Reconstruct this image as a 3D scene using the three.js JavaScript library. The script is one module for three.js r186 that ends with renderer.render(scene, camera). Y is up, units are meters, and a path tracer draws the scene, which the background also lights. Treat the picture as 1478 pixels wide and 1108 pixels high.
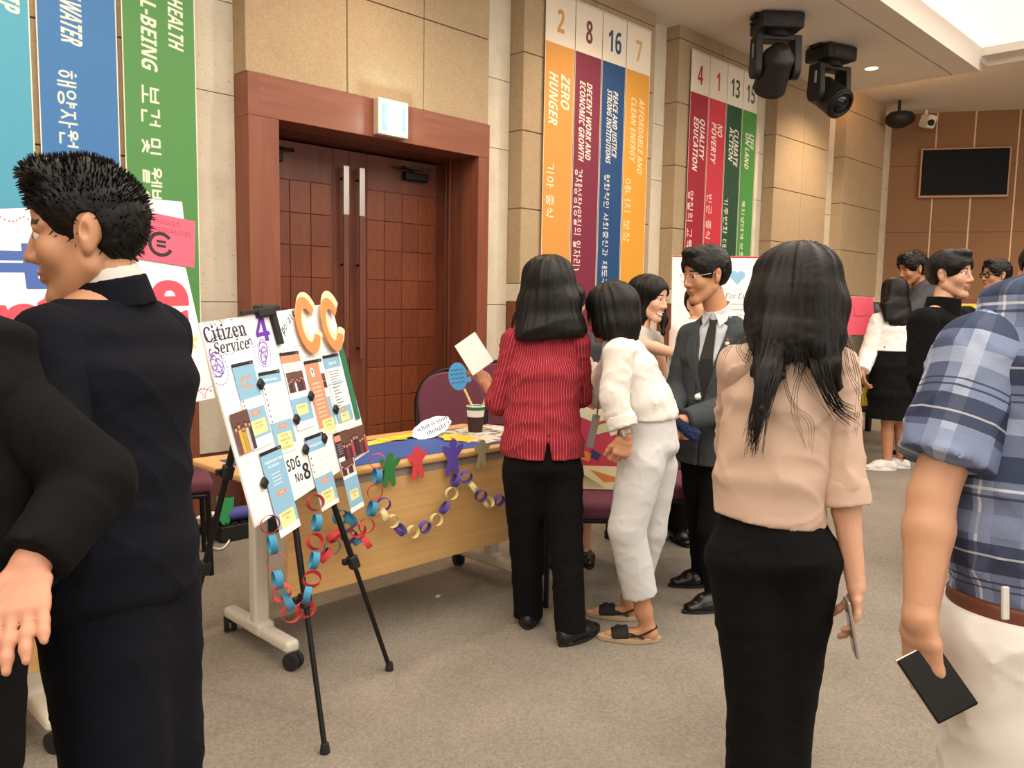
import * as THREE from 'three';
import { RoundedBoxGeometry } from 'three/addons/geometries/RoundedBoxGeometry.js';
import { mergeGeometries } from 'three/addons/utils/BufferGeometryUtils.js';
import { RectAreaLightUniformsLib } from 'three/addons/lights/RectAreaLightUniformsLib.js';

RectAreaLightUniformsLib.init();
const scene = new THREE.Scene();
scene.background = new THREE.Color(0x050505);
const renderer = new THREE.WebGLRenderer({ antialias: true });
renderer.toneMapping = THREE.LinearToneMapping;
renderer.toneMappingExposure = 0.67;
renderer.shadowMap.enabled = true;

// ---------------------------------------------------------------- camera
// x runs along the long wall, z out of it, y up; the wall direction makes 44.3 degrees with the view.
const FPX = 1190, CX = 739, CY = 554, EYE = 1.38;
const PITCH = 5.9 * Math.PI / 180, ROLL = 1.01 * Math.PI / 180, ALPHA = 44.3 * Math.PI / 180;
const V3 = (x = 0, y = 0, z = 0) => new THREE.Vector3(x, y, z);
const camF0 = V3(Math.cos(ALPHA), 0, -Math.sin(ALPHA)), camR0 = V3(Math.sin(ALPHA), 0, Math.cos(ALPHA));
const UP = V3(0, 1, 0);
const camF = camF0.clone().multiplyScalar(Math.cos(PITCH)).addScaledVector(UP, -Math.sin(PITCH));
const camU0 = UP.clone().multiplyScalar(Math.cos(PITCH)).addScaledVector(camF0, Math.sin(PITCH));
const camR = camR0.clone().multiplyScalar(Math.cos(ROLL)).addScaledVector(camU0, Math.sin(ROLL));
const camU = camU0.clone().multiplyScalar(Math.cos(ROLL)).addScaledVector(camR0, -Math.sin(ROLL));
const EYEP = V3(0, EYE, 0);
const camera = new THREE.PerspectiveCamera(2 * Math.atan(CY / FPX) * 180 / Math.PI, 1478 / 1108, 0.05, 60);
camera.matrixAutoUpdate = true;
camera.position.copy(EYEP);
camera.quaternion.setFromRotationMatrix(new THREE.Matrix4().makeBasis(camR, camU, camF.clone().negate()));
camera.updateMatrixWorld(true);
const rayOf = (u, v) => camF.clone().addScaledVector(camR, (u - CX) / FPX).addScaledVector(camU, -(v - CY) / FPX);
const W = (u, v, d) => EYEP.clone().addScaledVector(rayOf(u, v), d);                                   // point at a depth along the view axis
const onY = (u, v, y = 0) => { const r = rayOf(u, v); return EYEP.clone().addScaledVector(r, (y - EYE) / r.y); };
const onZ = (u, v, z) => { const r = rayOf(u, v); return EYEP.clone().addScaledVector(r, z / r.z); };
const onPlane = (u, v, p, n) => { const r = rayOf(u, v); return EYEP.clone().addScaledVector(r, p.clone().sub(EYEP).dot(n) / r.dot(n)); };

// ---------------------------------------------------------------- light
const CEIL = 3.99, COVE = 4.24;
function areaLight(color, intensity, w, h, pos, dir) {
  const l = new THREE.RectAreaLight(color, intensity, w, h);
  l.position.copy(pos); l.lookAt(pos.clone().add(dir)); scene.add(l); return l;
}
// the luminous recessed ceiling field over the middle of the hall
areaLight(0xfff5e8, 3.0, 11.0, 5.6, V3(4.6, COVE - 0.03, 0.2), V3(0, -1, 0));
areaLight(0xfff5e8, 3.0, 6.0, 5.6, V3(-4.4, COVE - 0.03, 0.2), V3(0, -1, 0));
// fill light on backs and ceiling, from invented windows behind the camera
const FILLX = [-3.2, 0.6, 4.4, 8.2];
for (const x of FILLX) areaLight(0xfff8ee, 3.6, 2.6, 2.4, V3(x, 2.1, 6.42), V3(0, 0, -1));
function spot(x, y, z, color, power, angle, tx, ty, tz) {
  const l = new THREE.SpotLight(color, power, 0, angle, 0.7, 2);
  l.position.set(x, y, z); l.target.position.set(tx, ty, tz); l.castShadow = true; l.shadow.radius = 3;
  scene.add(l); scene.add(l.target); return l;
}

// ---------------------------------------------------------------- helpers
let seedState = 12345;
const rnd = () => { seedState = (seedState + 0x6d2b79f5) | 0; let t = Math.imul(seedState ^ (seedState >>> 15), 1 | seedState); t = (t + Math.imul(t ^ (t >>> 7), 61 | t)) ^ t; return ((t ^ (t >>> 14)) >>> 0) / 4294967296; };
const rr = (a, b) => a + (b - a) * rnd();
const usedNames = new Map();
const numbered = (n) => { const k = usedNames.get(n) || 0; usedNames.set(n, k + 1); return k ? n + '_' + String(k).padStart(3, '0') : n; };
function tag(o, label, category, group, kind) {
  o.userData.label = label; if (category) o.userData.category = category; if (group) o.userData.group = group; if (kind) o.userData.kind = kind; return o;
}
function shade(o) { o.traverse((m) => { if (m.isMesh) { m.castShadow = true; m.receiveShadow = true; } }); return o; }
function thing(name, label, category, pos = V3(), turn = 0, group) {
  const o = new THREE.Group(); o.name = numbered(name); o.position.copy(pos); o.rotation.y = turn; scene.add(o);
  return tag(o, label, category, group);
}
function part(name, geo, mat, parent, pos, rot) {
  const m = new THREE.Mesh(geo, mat); m.name = name; m.castShadow = m.receiveShadow = true;
  if (pos) m.position.copy(pos); if (rot) m.rotation.set(...rot); parent.add(m); return m;
}
function solo(name, geo, mat, label, category, pos, rot, group) {
  const m = part(numbered(name), geo, mat, scene, pos, rot); return tag(m, label, category, group);
}
function structure(name, geo, mat, pos) {
  const m = geo ? new THREE.Mesh(geo, mat) : new THREE.Group(); m.name = name; m.castShadow = m.receiveShadow = true;
  if (pos) m.position.copy(pos); m.userData.kind = 'structure'; m.userData.label = name.replace(/_/g, ' ') + ' of the hall'; scene.add(m); return m;
}
const box = (w, h, d) => new THREE.BoxGeometry(w, h, d);
const rbox = (w, h, d, r = 0.006, s = 1) => new RoundedBoxGeometry(w, h, d, s, Math.min(r, w / 2.05, h / 2.05, d / 2.05));
const move = (g, x, y, z) => g.translate(x, y, z);
// box between two corner triples, uv in metres
function span(x0, y0, z0, x1, y1, z1, r = 0) {
  const g = r ? rbox(x1 - x0, y1 - y0, z1 - z0, r) : box(x1 - x0, y1 - y0, z1 - z0);
  return metreUV(g.translate((x0 + x1) / 2, (y0 + y1) / 2, (z0 + z1) / 2));
}
function metreUV(g, s = 1) {
  const p = g.attributes.position, n = g.attributes.normal, uv = new Float32Array(p.count * 2);
  for (let i = 0; i < p.count; i++) {
    const ax = Math.abs(n.getX(i)), ay = Math.abs(n.getY(i)), az = Math.abs(n.getZ(i));
    let u, v;
    if (az >= ax && az >= ay) { u = p.getX(i); v = p.getY(i); } else if (ax >= ay) { u = p.getZ(i); v = p.getY(i); } else { u = p.getX(i); v = p.getZ(i); }
    uv[2 * i] = u * s; uv[2 * i + 1] = v * s;
  }
  g.setAttribute('uv', new THREE.BufferAttribute(uv, 2)); return g;
}
// rod between two points
function rod(a, b, ra, rb = ra, seg = 10) {
  const d = b.clone().sub(a), g = new THREE.CylinderGeometry(rb, ra, d.length(), seg);
  g.applyQuaternion(new THREE.Quaternion().setFromUnitVectors(UP, d.normalize())); return g.translate((a.x + b.x) / 2, (a.y + b.y) / 2, (a.z + b.z) / 2);
}
function tube(pts, r, seg = 24, rad = 6) { return new THREE.TubeGeometry(new THREE.CatmullRomCurve3(pts), seg, r, rad); }
// a lens-like tapered strand
function strand(pts, r0, r1, seg = 14, rad = 4) {
  const g = new THREE.TubeGeometry(new THREE.CatmullRomCurve3(pts), seg, 1, rad), p = g.attributes.position, c = new THREE.CatmullRomCurve3(pts);
  for (let i = 0; i <= seg; i++) {
    const t = i / seg, q = c.getPointAt(t), r = r0 + (r1 - r0) * t;
    for (let j = 0; j <= rad; j++) { const k = i * (rad + 1) + j; p.setXYZ(k, q.x + (p.getX(k) - q.x) * r, q.y + (p.getY(k) - q.y) * r, q.z + (p.getZ(k) - q.z) * r); }
  }
  return g;
}
function merged(list) { return mergeGeometries(list.map((g) => { const h = g.index ? g.toNonIndexed() : g; for (const k of Object.keys(h.attributes)) if (!['position', 'normal', 'uv'].includes(k)) h.deleteAttribute(k); if (!h.attributes.uv) h.setAttribute('uv', new THREE.BufferAttribute(new Float32Array(h.attributes.position.count * 2), 2)); return h; })); }
function extrude(shape, depth, bevel = 0, seg = 10) {
  return new THREE.ExtrudeGeometry(shape, { depth, bevelEnabled: bevel > 0, bevelSize: bevel, bevelThickness: bevel, bevelSegments: 1, curveSegments: seg });
}
// frame from an x axis and a normal
function frameQuat(xAxis, zAxis) {
  const z = zAxis.clone().normalize(), y = z.clone().cross(xAxis).normalize(), x = y.clone().cross(z);
  return new THREE.Quaternion().setFromRotationMatrix(new THREE.Matrix4().makeBasis(x, y, z));
}

// ---------------------------------------------------------------- textures and materials
function valueNoise(seed) {
  const t = new Float32Array(65536); let s = seed | 0;
  for (let i = 0; i < 65536; i++) { s = (Math.imul(s, 1664525) + 1013904223) | 0; t[i] = (s >>> 8) / 16777216; }
  return (x, y, per) => {
    const xi = Math.floor(x), yi = Math.floor(y), fx = x - xi, fy = y - yi, u = fx * fx * (3 - 2 * fx), v = fy * fy * (3 - 2 * fy);
    const w = (a, b) => t[((((a % per) + per) % per) + (((b % per) + per) % per) * 251) & 65535];
    return (w(xi, yi) * (1 - u) + w(xi + 1, yi) * u) * (1 - v) + (w(xi, yi + 1) * (1 - u) + w(xi + 1, yi + 1) * u) * v;
  };
}
function noiseTex(size, repeat, fn, srgb = true) {
  const data = new Uint8Array(size * size * 4);
  for (let y = 0; y < size; y++) for (let x = 0; x < size; x++) {
    const c = fn(x / size, y / size), i = (y * size + x) * 4;
    data[i] = Math.max(0, Math.min(255, c[0])); data[i + 1] = Math.max(0, Math.min(255, c[1])); data[i + 2] = Math.max(0, Math.min(255, c[2])); data[i + 3] = 255;
  }
  const t = new THREE.DataTexture(data, size, size); t.wrapS = t.wrapT = THREE.RepeatWrapping; t.magFilter = THREE.LinearFilter; t.minFilter = THREE.LinearMipmapLinearFilter; t.generateMipmaps = true;
  if (srgb) t.colorSpace = THREE.SRGBColorSpace; t.repeat.set(repeat, repeat); t.needsUpdate = true; return t;
}
const n1 = valueNoise(7), n2 = valueNoise(99), n3 = valueNoise(2024);
const fbm = (n, x, y, per, oct = 4) => { let a = 0, w = 0.5, p = per; for (let o = 0; o < oct; o++) { a += w * n(x * p, y * p, p); w *= 0.5; p *= 2; } return a / (1 - Math.pow(0.5, oct)); };
const mat = (color, roughness = 0.8, o = {}) => new THREE.MeshStandardMaterial({ color, roughness, ...o });
const grainTex = noiseTex(256, 1, (x, y) => { const v = 128 + 90 * (fbm(n1, x, y, 64, 2) - 0.5) + 60 * (rnd() - 0.5); return [v, v, v]; }, false);
const bumpAt = (rep) => { const t = grainTex.clone(); t.repeat.set(rep, rep); t.needsUpdate = true; return t; };
const weaveTex = noiseTex(128, 1, (x, y) => { const v = 128 + 50 * Math.sin(x * 128 * Math.PI / 2) * Math.sin(y * 128 * Math.PI / 2) + 50 * (rnd() - 0.5); return [v, v, v]; }, false);
const weaveAt = (rep) => { const t = weaveTex.clone(); t.repeat.set(rep, rep); t.needsUpdate = true; return t; };
const fabric = (color, o = {}) => mat(color, 0.92, { bumpMap: weaveAt(6), bumpScale: 0.0006, ...o });
function canvasTex(w, h, draw) {
  const c = document.createElement('canvas'); c.width = w; c.height = h; const g = c.getContext('2d'); draw(g, w, h);
  const t = new THREE.CanvasTexture(c); t.colorSpace = THREE.SRGBColorSpace; t.anisotropy = 8; return t;
}
const carpetTex = noiseTex(1024, 0.5, (x, y) => {
  const f = (fbm(n1, x, y, 256, 2) - 0.5) * 46 + (rnd() - 0.5) * 30, c = (fbm(n2, x, y, 6, 4) - 0.5) * 26;
  return [134 + f * 0.6 + c * 0.8, 127 + f * 0.6 + c * 0.8, 116 + f * 0.58 + c * 0.8];
});
const stoneTex = noiseTex(1024, 0.8, (x, y) => {
  const b = (fbm(n2, x, y, 8, 4) - 0.5) * 26, s = n3(x * 230, y * 230, 230), s2 = n1(x * 120, y * 120, 120);
  let k = b + (rnd() - 0.5) * 10; if (s > 0.86) k -= (s - 0.86) * 420; if (s2 > 0.9) k -= (s2 - 0.9) * 300;
  return [222 + k, 213 + k, 193 + k];
});
const panelTex = noiseTex(512, 1.2, (x, y) => { const k = (rnd() - 0.5) * 16 + (fbm(n1, x, y, 128, 2) - 0.5) * 24 + (fbm(n2, x, y, 5, 3) - 0.5) * 8; return [178 + k, 157 + k, 127 + k]; });
function woodTex(c, rep, along = 'y', amp = 1) {
  return noiseTex(512, rep, (x, y) => {
    const a = along === 'y' ? x : y, b = along === 'y' ? y : x;
    const k = ((fbm(n1, a * 1, b * 0.06, 48, 3) - 0.5) * 36 + (fbm(n2, a, b * 0.2, 12, 3) - 0.5) * 26 + (rnd() - 0.5) * 6) * amp;
    return [c[0] + k, c[1] + k * 0.85, c[2] + k * 0.7];
  });
}
const M = {
  carpet: mat(0xffffff, 0.97, { map: carpetTex, bumpMap: bumpAt(6), bumpScale: 0.003 }),
  stone: mat(0xffffff, 0.75, { map: stoneTex, bumpMap: bumpAt(3), bumpScale: 0.0012 }),
  panel: mat(0xffffff, 0.95, { map: panelTex, bumpMap: weaveAt(9), bumpScale: 0.001 }),
  joint: mat(0x77654e, 0.95),
  mahogany: mat(0xffffff, 0.42, { map: woodTex([112, 62, 44], 0.8, 'y', 0.7) }),
  mahoganyX: mat(0xffffff, 0.42, { map: woodTex([134, 76, 54], 0.8, 'x', 0.6) }),
  frame: mat(0xffffff, 0.45, { map: woodTex([134, 76, 54], 0.8, 'y', 0.6) }),
  tile: mat(0xffffff, 0.38, { map: woodTex([126, 66, 40], 0.9, 'y', 0.7) }),
  tile2: mat(0xffffff, 0.38, { map: woodTex([118, 60, 36], 0.9, 'y', 0.7) }),
  wainscot: mat(0xffffff, 0.5, { map: woodTex([128, 72, 48], 0.8, 'y', 0.7) }),
  plinth: mat(0x6d4434, 0.7, { bumpMap: bumpAt(3), bumpScale: 0.0005 }),
  ceiling: mat(0xe2dcd3, 0.9, { bumpMap: bumpAt(3), bumpScale: 0.0004 }),
  plaster: mat(0xd8cfc0, 0.9), oak: mat(0xffffff, 0.45, { map: woodTex([206, 164, 106], 0.9, 'x', 0.5) }),
  blackMetal: mat(0x111112, 0.45, { metalness: 0.3 }), blackPlastic: mat(0x161617, 0.55), chrome: mat(0xd8d4cc, 0.28, { metalness: 0.9 }),
  cream: mat(0xd9d3c4, 0.5), purple: fabric(0x6b3a4c), white: mat(0xf2f0ec, 0.7), rubber: mat(0x1c1c1c, 0.85),
};
// ---------------------------------------------------------------- the hall
const ZS = -4.716, ZP = -4.57, XEND = 12.68, XBACK = -7.5, ZBACK = 6.5;
structure('floor', span(XBACK - 0.2, -0.2, ZS - 1.2, 20.5, 0, ZBACK + 0.2), M.carpet);
// long wall: backing pieces with the door opening left free, then slabs, panels and wainscot on it
const wallLong = structure('wall_left');
const DX0 = 2.63, DX1 = 4.27, DTOP = 2.42, BX0 = 2.43, BX1 = 4.38, BTOP = 2.665, ZLEAF = -5.02;
for (const b of [[XBACK - 0.2, 0, ZS - 0.5, DX0, CEIL + 0.6, ZS - 0.012], [DX1, 0, ZS - 0.5, XEND + 0.6, CEIL + 0.6, ZS - 0.012], [DX0, DTOP, ZS - 0.5, DX1, CEIL + 0.6, ZS - 0.012]])
  part('backing', span(...b), M.joint, wallLong);
const stoneJoints = [0.42, 1.33, 2.545, 3.07, CEIL + 0.25];
function stoneStrip(x0, x1) {
  part('plinth', span(x0, 0, ZS - 0.02, x1, 0.415, ZS + 0.004), M.plinth, wallLong);
  for (let i = 0; i < stoneJoints.length - 1; i++) part('stone_slab', span(x0 + 0.001, stoneJoints[i] + 0.002, ZS - 0.02, x1 - 0.001, stoneJoints[i + 1] - 0.002, ZS, 0.003), M.stone, wallLong);
}
for (const [a, b] of [[2.11, 2.44], [4.37, 4.75], [6.49, 6.88], [8.44, 8.88], [10.27, 10.76], [12.06, XEND], [-0.35, 0.02]]) stoneStrip(a, b);
const rows = [1.5, 2.09, 2.69, 3.28, 3.87, CEIL + 0.25];
function panelBay(x0, x1, cols) {
  part('core', span(x0 + 0.006, 0, ZS - 0.02, x1 - 0.006, CEIL + 0.25, ZP - 0.012), M.joint, wallLong);
  const step = (x1 - x0) / cols;
  for (let r = 0; r < rows.length - 1; r++) for (let c = 0; c < cols; c++)
    part('fabric_panel', span(x0 + c * step + (c ? 0.003 : 0), rows[r] + 0.003, ZS - 0.01, x0 + (c + 1) * step - (c < cols - 1 ? 0.003 : 0), rows[r + 1] - 0.003, ZP, 0.006), M.panel, wallLong);
  part('ledge', span(x0 - 0.004, 1.36, ZS - 0.01, x1 + 0.004, 1.497, ZP + 0.006, 0.004), M.stone, wallLong);
  for (let c = 0; c < cols; c++) part('wainscot_panel', span(x0 + c * step + (c ? 0.002 : 0), 0.1, ZS - 0.01, x0 + (c + 1) * step - 0.002, 1.357, ZP + 0.004, 0.004), M.wainscot, wallLong);
}
panelBay(0.02, 2.11, 2); panelBay(4.75, 6.49, 2); panelBay(6.88, 8.44, 2); panelBay(8.88, 10.27, 2); panelBay(10.76, 12.06, 1); panelBay(-2.5, -0.35, 2);
// fabric over the door: three columns
{
  const xs = [BX0, 3.13, 3.76, BX1];
  part('core', span(BX0 + 0.006, BTOP, ZS - 0.02, BX1 - 0.006, CEIL + 0.05, ZP - 0.012), M.joint, wallLong);
  for (const [y0, y1] of [[BTOP + 0.003, 3.28], [3.283, CEIL]]) for (let c = 0; c < 3; c++)
    part('fabric_panel', span(xs[c] + (c ? 0.003 : 0), y0, ZS - 0.01, xs[c + 1] - (c < 2 ? 0.003 : 0), y1 - 0.003, ZP, 0.006), M.panel, wallLong);
}
part('backing', span(-7.5, 0, ZS - 0.02, -2.5, CEIL, ZP), M.panel, wallLong);
const base1 = structure('baseboard_left', merged([span(4.75, 0, ZP, 6.49, 0.1, ZP + 0.014), span(6.88, 0, ZP, 8.44, 0.1, ZP + 0.014), span(8.88, 0, ZP, 10.27, 0.1, ZP + 0.014), span(0.02, 0, ZP, 2.11, 0.1, ZP + 0.014)]), M.plinth);

// ---- double door
const door = structure('door_1'); door.userData.label = 'mahogany double door in its deep reddish frame';
const ZF = ZP + 0.02;
part('door_jamb', span(BX0, 0, ZS - 0.02, DX0, DTOP, ZF, 0.004), M.frame, door);
part('door_jamb', span(DX1, 0, ZS - 0.02, BX1, DTOP, ZF, 0.004), M.frame, door);
part('door_lintel', span(BX0, DTOP, ZS - 0.02, BX1, BTOP, ZF, 0.004), M.mahoganyX, door);
part('jamb_lining', span(DX0 - 0.02, 0, ZLEAF - 0.12, DX0 + 0.004, DTOP, ZS - 0.02), M.mahogany, door);
part('jamb_lining', span(DX1 - 0.004, 0, ZLEAF - 0.12, DX1 + 0.02, DTOP, ZS - 0.02), M.mahogany, door);
part('head_lining', span(DX0 - 0.02, DTOP - 0.004, ZLEAF - 0.12, DX1 + 0.02, DTOP + 0.03, ZS - 0.02), M.mahogany, door);
for (const zz of [-4.86, -4.9]) part('stop_bead', span(DX1 - 0.02, 0, zz - 0.008, DX1, DTOP, zz + 0.008, 0.003), M.mahogany, door);
part('door_backing', span(DX0 - 0.3, 0, ZLEAF - 0.2, DX1 + 0.3, DTOP + 0.3, ZLEAF - 0.12), M.joint, door);
const DC = 3.45;
function leaf(x0, x1, hingeLeft) {
  const lf = part('door_leaf', span(x0, 0.01, ZLEAF - 0.05, x1, DTOP - 0.02, ZLEAF - 0.006, 0.003), M.mahogany, door);
  const stile = 0.13, tx0 = hingeLeft ? x0 + 0.02 : x0 + stile + 0.02, tx1 = hingeLeft ? x1 - stile - 0.02 : x1 - 0.02;
  const hx = hingeLeft ? x1 - stile : x0;                                        // meeting stile
  part('stile', span(hx, 0.01, ZLEAF - 0.02, hx + stile, DTOP - 0.02, ZLEAF, 0.002), M.mahogany, lf);
  part('stile', span(hingeLeft ? x0 : x1 - 0.02, 0.01, ZLEAF - 0.02, hingeLeft ? x0 + 0.02 : x1, DTOP - 0.02, ZLEAF, 0.002), M.mahogany, lf);
  part('top_rail', span(tx0, 2.15, ZLEAF - 0.02, tx1, DTOP - 0.02, ZLEAF, 0.002), M.mahogany, lf);
  part('bottom_rail', span(tx0, 0.01, ZLEAF - 0.02, tx1, 0.2, ZLEAF, 0.002), M.mahogany, lf);
  const cols = hingeLeft ? 4 : 4, w = (tx1 - tx0) / cols, rowsN = 9, h = (2.15 - 0.2) / rowsN;
  for (let r = 0; r < rowsN; r++) for (let c = 0; c < cols; c++) {
    const t = part('door_tile', rbox(w - 0.004, h - 0.004, 0.02, 0.004), rnd() < 0.5 ? M.tile : M.tile2, lf, V3(tx0 + (c + 0.5) * w, 0.2 + (r + 0.5) * h, ZLEAF - 0.008));
    t.rotation.x = rr(-0.012, 0.012); t.rotation.y = rr(-0.01, 0.01);
  }
  const px = hingeLeft ? x1 - 0.065 : x0 + 0.065;
  const bar = part('pull_handle', rbox(0.045, 1.35, 0.014, 0.004), M.mahogany, lf, V3(px, 1.6, ZLEAF + 0.06));
  part('pull_handle_cap', rbox(0.047, 0.34, 0.016, 0.004), M.chrome, lf, V3(px, 2.115, ZLEAF + 0.061));
  for (const y of [2.2, 1.6, 1.0]) part('handle_mount', rod(V3(px, y, ZLEAF), V3(px, y, ZLEAF + 0.06), 0.008), M.blackMetal, lf);
  const cx = hingeLeft ? x0 + 0.16 : x1 - 0.24;
  part('door_closer', rbox(0.22, 0.06, 0.05, 0.01), M.blackMetal, lf, V3(cx, 2.28, ZLEAF + 0.03));
  part('closer_arm', rbox(0.3, 0.016, 0.02, 0.004), M.blackMetal, lf, V3(cx - (hingeLeft ? -0.06 : 0.06), 2.335, ZLEAF + 0.07), [0, hingeLeft ? 0.3 : -0.3, 0]);
  part('closer_arm', rod(V3(cx, 2.3, ZLEAF + 0.04), V3(cx - (hingeLeft ? -0.16 : 0.16), 2.335, ZLEAF + 0.09), 0.007), M.blackMetal, lf);
}
leaf(DX0, DC - 0.002, true); leaf(DC + 0.002, DX1, false);

// ---- far wall, at an angle to the long wall
const farC = V3(XEND, 0, ZS), farD = V3(0.484, 0, 0.875).normalize(), farN = V3(-farD.z, 0, farD.x);
const farWall = structure('wall_far'); farWall.position.copy(farC); farWall.quaternion.copy(frameQuat(farD, farN));
part('backing', span(-0.5, 0, -0.4, 13, CEIL + 0.6, -0.02), M.joint, farWall);
const fx = [-0.05, 0.6, 1.1, 1.66, 2.22, 2.8, 3.4, 4.0, 4.6, 5.2, 5.8, 6.4, 7.0, 7.6, 8.2, 8.8, 9.4, 10, 10.6, 11.2, 11.8, 12.4, 13];
const farMat = mat(0x906d50, 0.95, { bumpMap: weaveAt(9), bumpScale: 0.001 }), stripMat = mat(0xe2c3a0, 0.7);
for (let i = 0; i < fx.length - 1; i++) {
  const push = i % 2 ? 0.012 : 0;
  for (const [y0, y1] of [[1.5, 2.45], [2.453, 3.4], [3.403, CEIL + 0.4]]) part('fabric_panel', span(fx[i] + 0.012, y0, -0.03, fx[i + 1] - 0.012, y1, push, 0.004), farMat, farWall);
  part('metal_strip', span(fx[i + 1] - 0.011, 1.5, -0.03, fx[i + 1] + 0.011, CEIL + 0.4, 0.004), stripMat, farWall);
  part('wainscot_panel', span(fx[i] + 0.002, 0, -0.03, fx[i + 1] - 0.002, 1.39, 0.01, 0.004), M.wainscot, farWall);
}
part('ledge', span(-0.05, 1.392, -0.03, 13, 1.498, 0.015), M.stone, farWall);
// ---- remaining sides of the hall
const wb0 = structure('wall_back', span(XBACK - 0.2, 0, ZBACK, 20.5, CEIL + 0.6, ZBACK + 0.2), M.panel);
FILLX.forEach((x, i) => {   // invented windows, glowing panes added to go with the fill light
  const w = structure('added_window_' + (i + 1), null, null, V3(x, 2.1, ZBACK)); w.userData.label = 'added tall window with glowing pane for fill light';
  part('added_window_pane', box(2.6, 2.4, 0.02), new THREE.MeshStandardMaterial({ color: 0xf2f4f8, emissive: 0xf2f5ff, emissiveIntensity: 1.0 }), w, V3(0, 0, -0.04));
  for (const [a, b, c, d] of [[0, 1.24, 2.76, 0.08], [0, -1.24, 2.76, 0.08], [-1.34, 0, 0.08, 2.56], [1.34, 0, 0.08, 2.56], [0, 0, 0.05, 2.4]]) part('added_window_frame', box(c, d, 0.08), M.cream, w, V3(a, b, -0.04));
});
structure('wall_side', span(XBACK - 0.2, 0, ZS - 0.5, XBACK, CEIL + 0.6, ZBACK + 0.2), M.panel);
// ---- ceiling: soffit along the wall, luminous recess, strip before the far wall
const SOFZ = -2.94, GRZ = -3.22, XO = 10.36, ZR = 3.2, XL = -7.4;
const ceil = structure('ceiling');
part('soffit', span(XBACK - 0.2, CEIL, ZS - 0.5, XO, CEIL + 0.12, GRZ - 0.012), M.ceiling, ceil);
part('soffit_edge', span(XBACK - 0.2, CEIL - 0.004, GRZ + 0.012, XO, CEIL + 0.12, SOFZ), M.ceiling, ceil);
part('groove', span(XBACK - 0.2, CEIL + 0.05, GRZ - 0.02, XO, CEIL + 0.1, GRZ + 0.02), M.ceiling, ceil);
part('far_strip', span(XO + 0.02, CEIL + 0.16, ZS - 0.5, 20.5, CEIL + 0.28, ZBACK + 0.2), M.ceiling, ceil);
part('step_face', span(XO - 0.02, CEIL - 0.002, ZS - 0.5, XO + 0.02, CEIL + 0.28, SOFZ), M.ceiling, ceil);
part('right_soffit', span(XBACK - 0.2, CEIL, ZR, XO + 0.02, CEIL + 0.12, ZBACK + 0.2), M.ceiling, ceil);
part('recess_side', span(XBACK, CEIL + 0.1, SOFZ - 0.03, XO + 0.3, COVE + 0.1, SOFZ - 0.005), M.ceiling, ceil);
part('recess_side', span(XBACK, CEIL + 0.1, ZR + 0.005, XO + 0.3, COVE + 0.1, ZR + 0.03), M.ceiling, ceil);
part('recess_side', span(XO + 0.26, CEIL + 0.1, SOFZ - 0.03, XO + 0.3, COVE + 0.1, ZR + 0.03), M.ceiling, ceil);
part('roof_slab', span(XBACK - 0.2, COVE + 0.06, ZS - 0.5, 20.5, COVE + 0.2, ZBACK + 0.2), M.plaster, ceil);
const glow = new THREE.MeshStandardMaterial({ color: 0xfff6ea, roughness: 0.9, emissive: 0xfff0dd, emissiveIntensity: 1.6 });
part('luminous_panel', span(XBACK, COVE, SOFZ, XO + 0.25, COVE + 0.04, ZR), glow, ceil);
// added warm light line, hidden by the step, to brighten the far ceiling
const fillStrip = thing('added_light_strip', 'added warm light line hidden behind the ceiling step before far wall', 'added light strip', V3(XO + 0.05, CEIL + 0.02, -3.85));
part('tube', rbox(0.02, 0.02, 1.3, 0.004), new THREE.MeshStandardMaterial({ color: 0xffffff, emissive: 0xffc98e, emissiveIntensity: 3 }), fillStrip);
areaLight(0xffc48a, 60, 1.3, 0.04, V3(XO + 0.075, CEIL + 0.03, -3.85), V3(1, 0.12, 0));
// ---- recessed downlights along the soffit
const lampGlow = new THREE.MeshStandardMaterial({ color: 0xffffff, emissive: 0xffe2b8, emissiveIntensity: 6 });
function downlight(x, z, power, y = CEIL) {
  const d = thing('ceiling_downlight', 'round recessed warm downlight in the ceiling soffit', 'downlight', V3(x, y, z), 0, 'recessed downlights along the soffit');
  part('trim_ring', new THREE.TorusGeometry(0.075, 0.008, 6, 24).rotateX(Math.PI / 2), M.white, d, V3(0, -0.002, 0));
  part('lens', new THREE.CylinderGeometry(0.07, 0.07, 0.006, 24), lampGlow, d, V3(0, -0.004, 0));
  spot(x, y - 0.02, z, 0xffdcb4, power * 0.5, 1.15, x, 0, z - 0.1);
}
const dl = onY(1258, 98, CEIL);
downlight(dl.x, dl.z, 60);
for (const x of [1.0, 3.2, 5.4]) downlight(x, dl.z + 0.1, 30);  // further lamps added out of view to light the long wall
downlight(12.4, -0.9, 150, CEIL + 0.16); downlight(13.4, 0.9, 150, CEIL + 0.16);  // two lamps added out of view for the warm glow by the far wall
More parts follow.
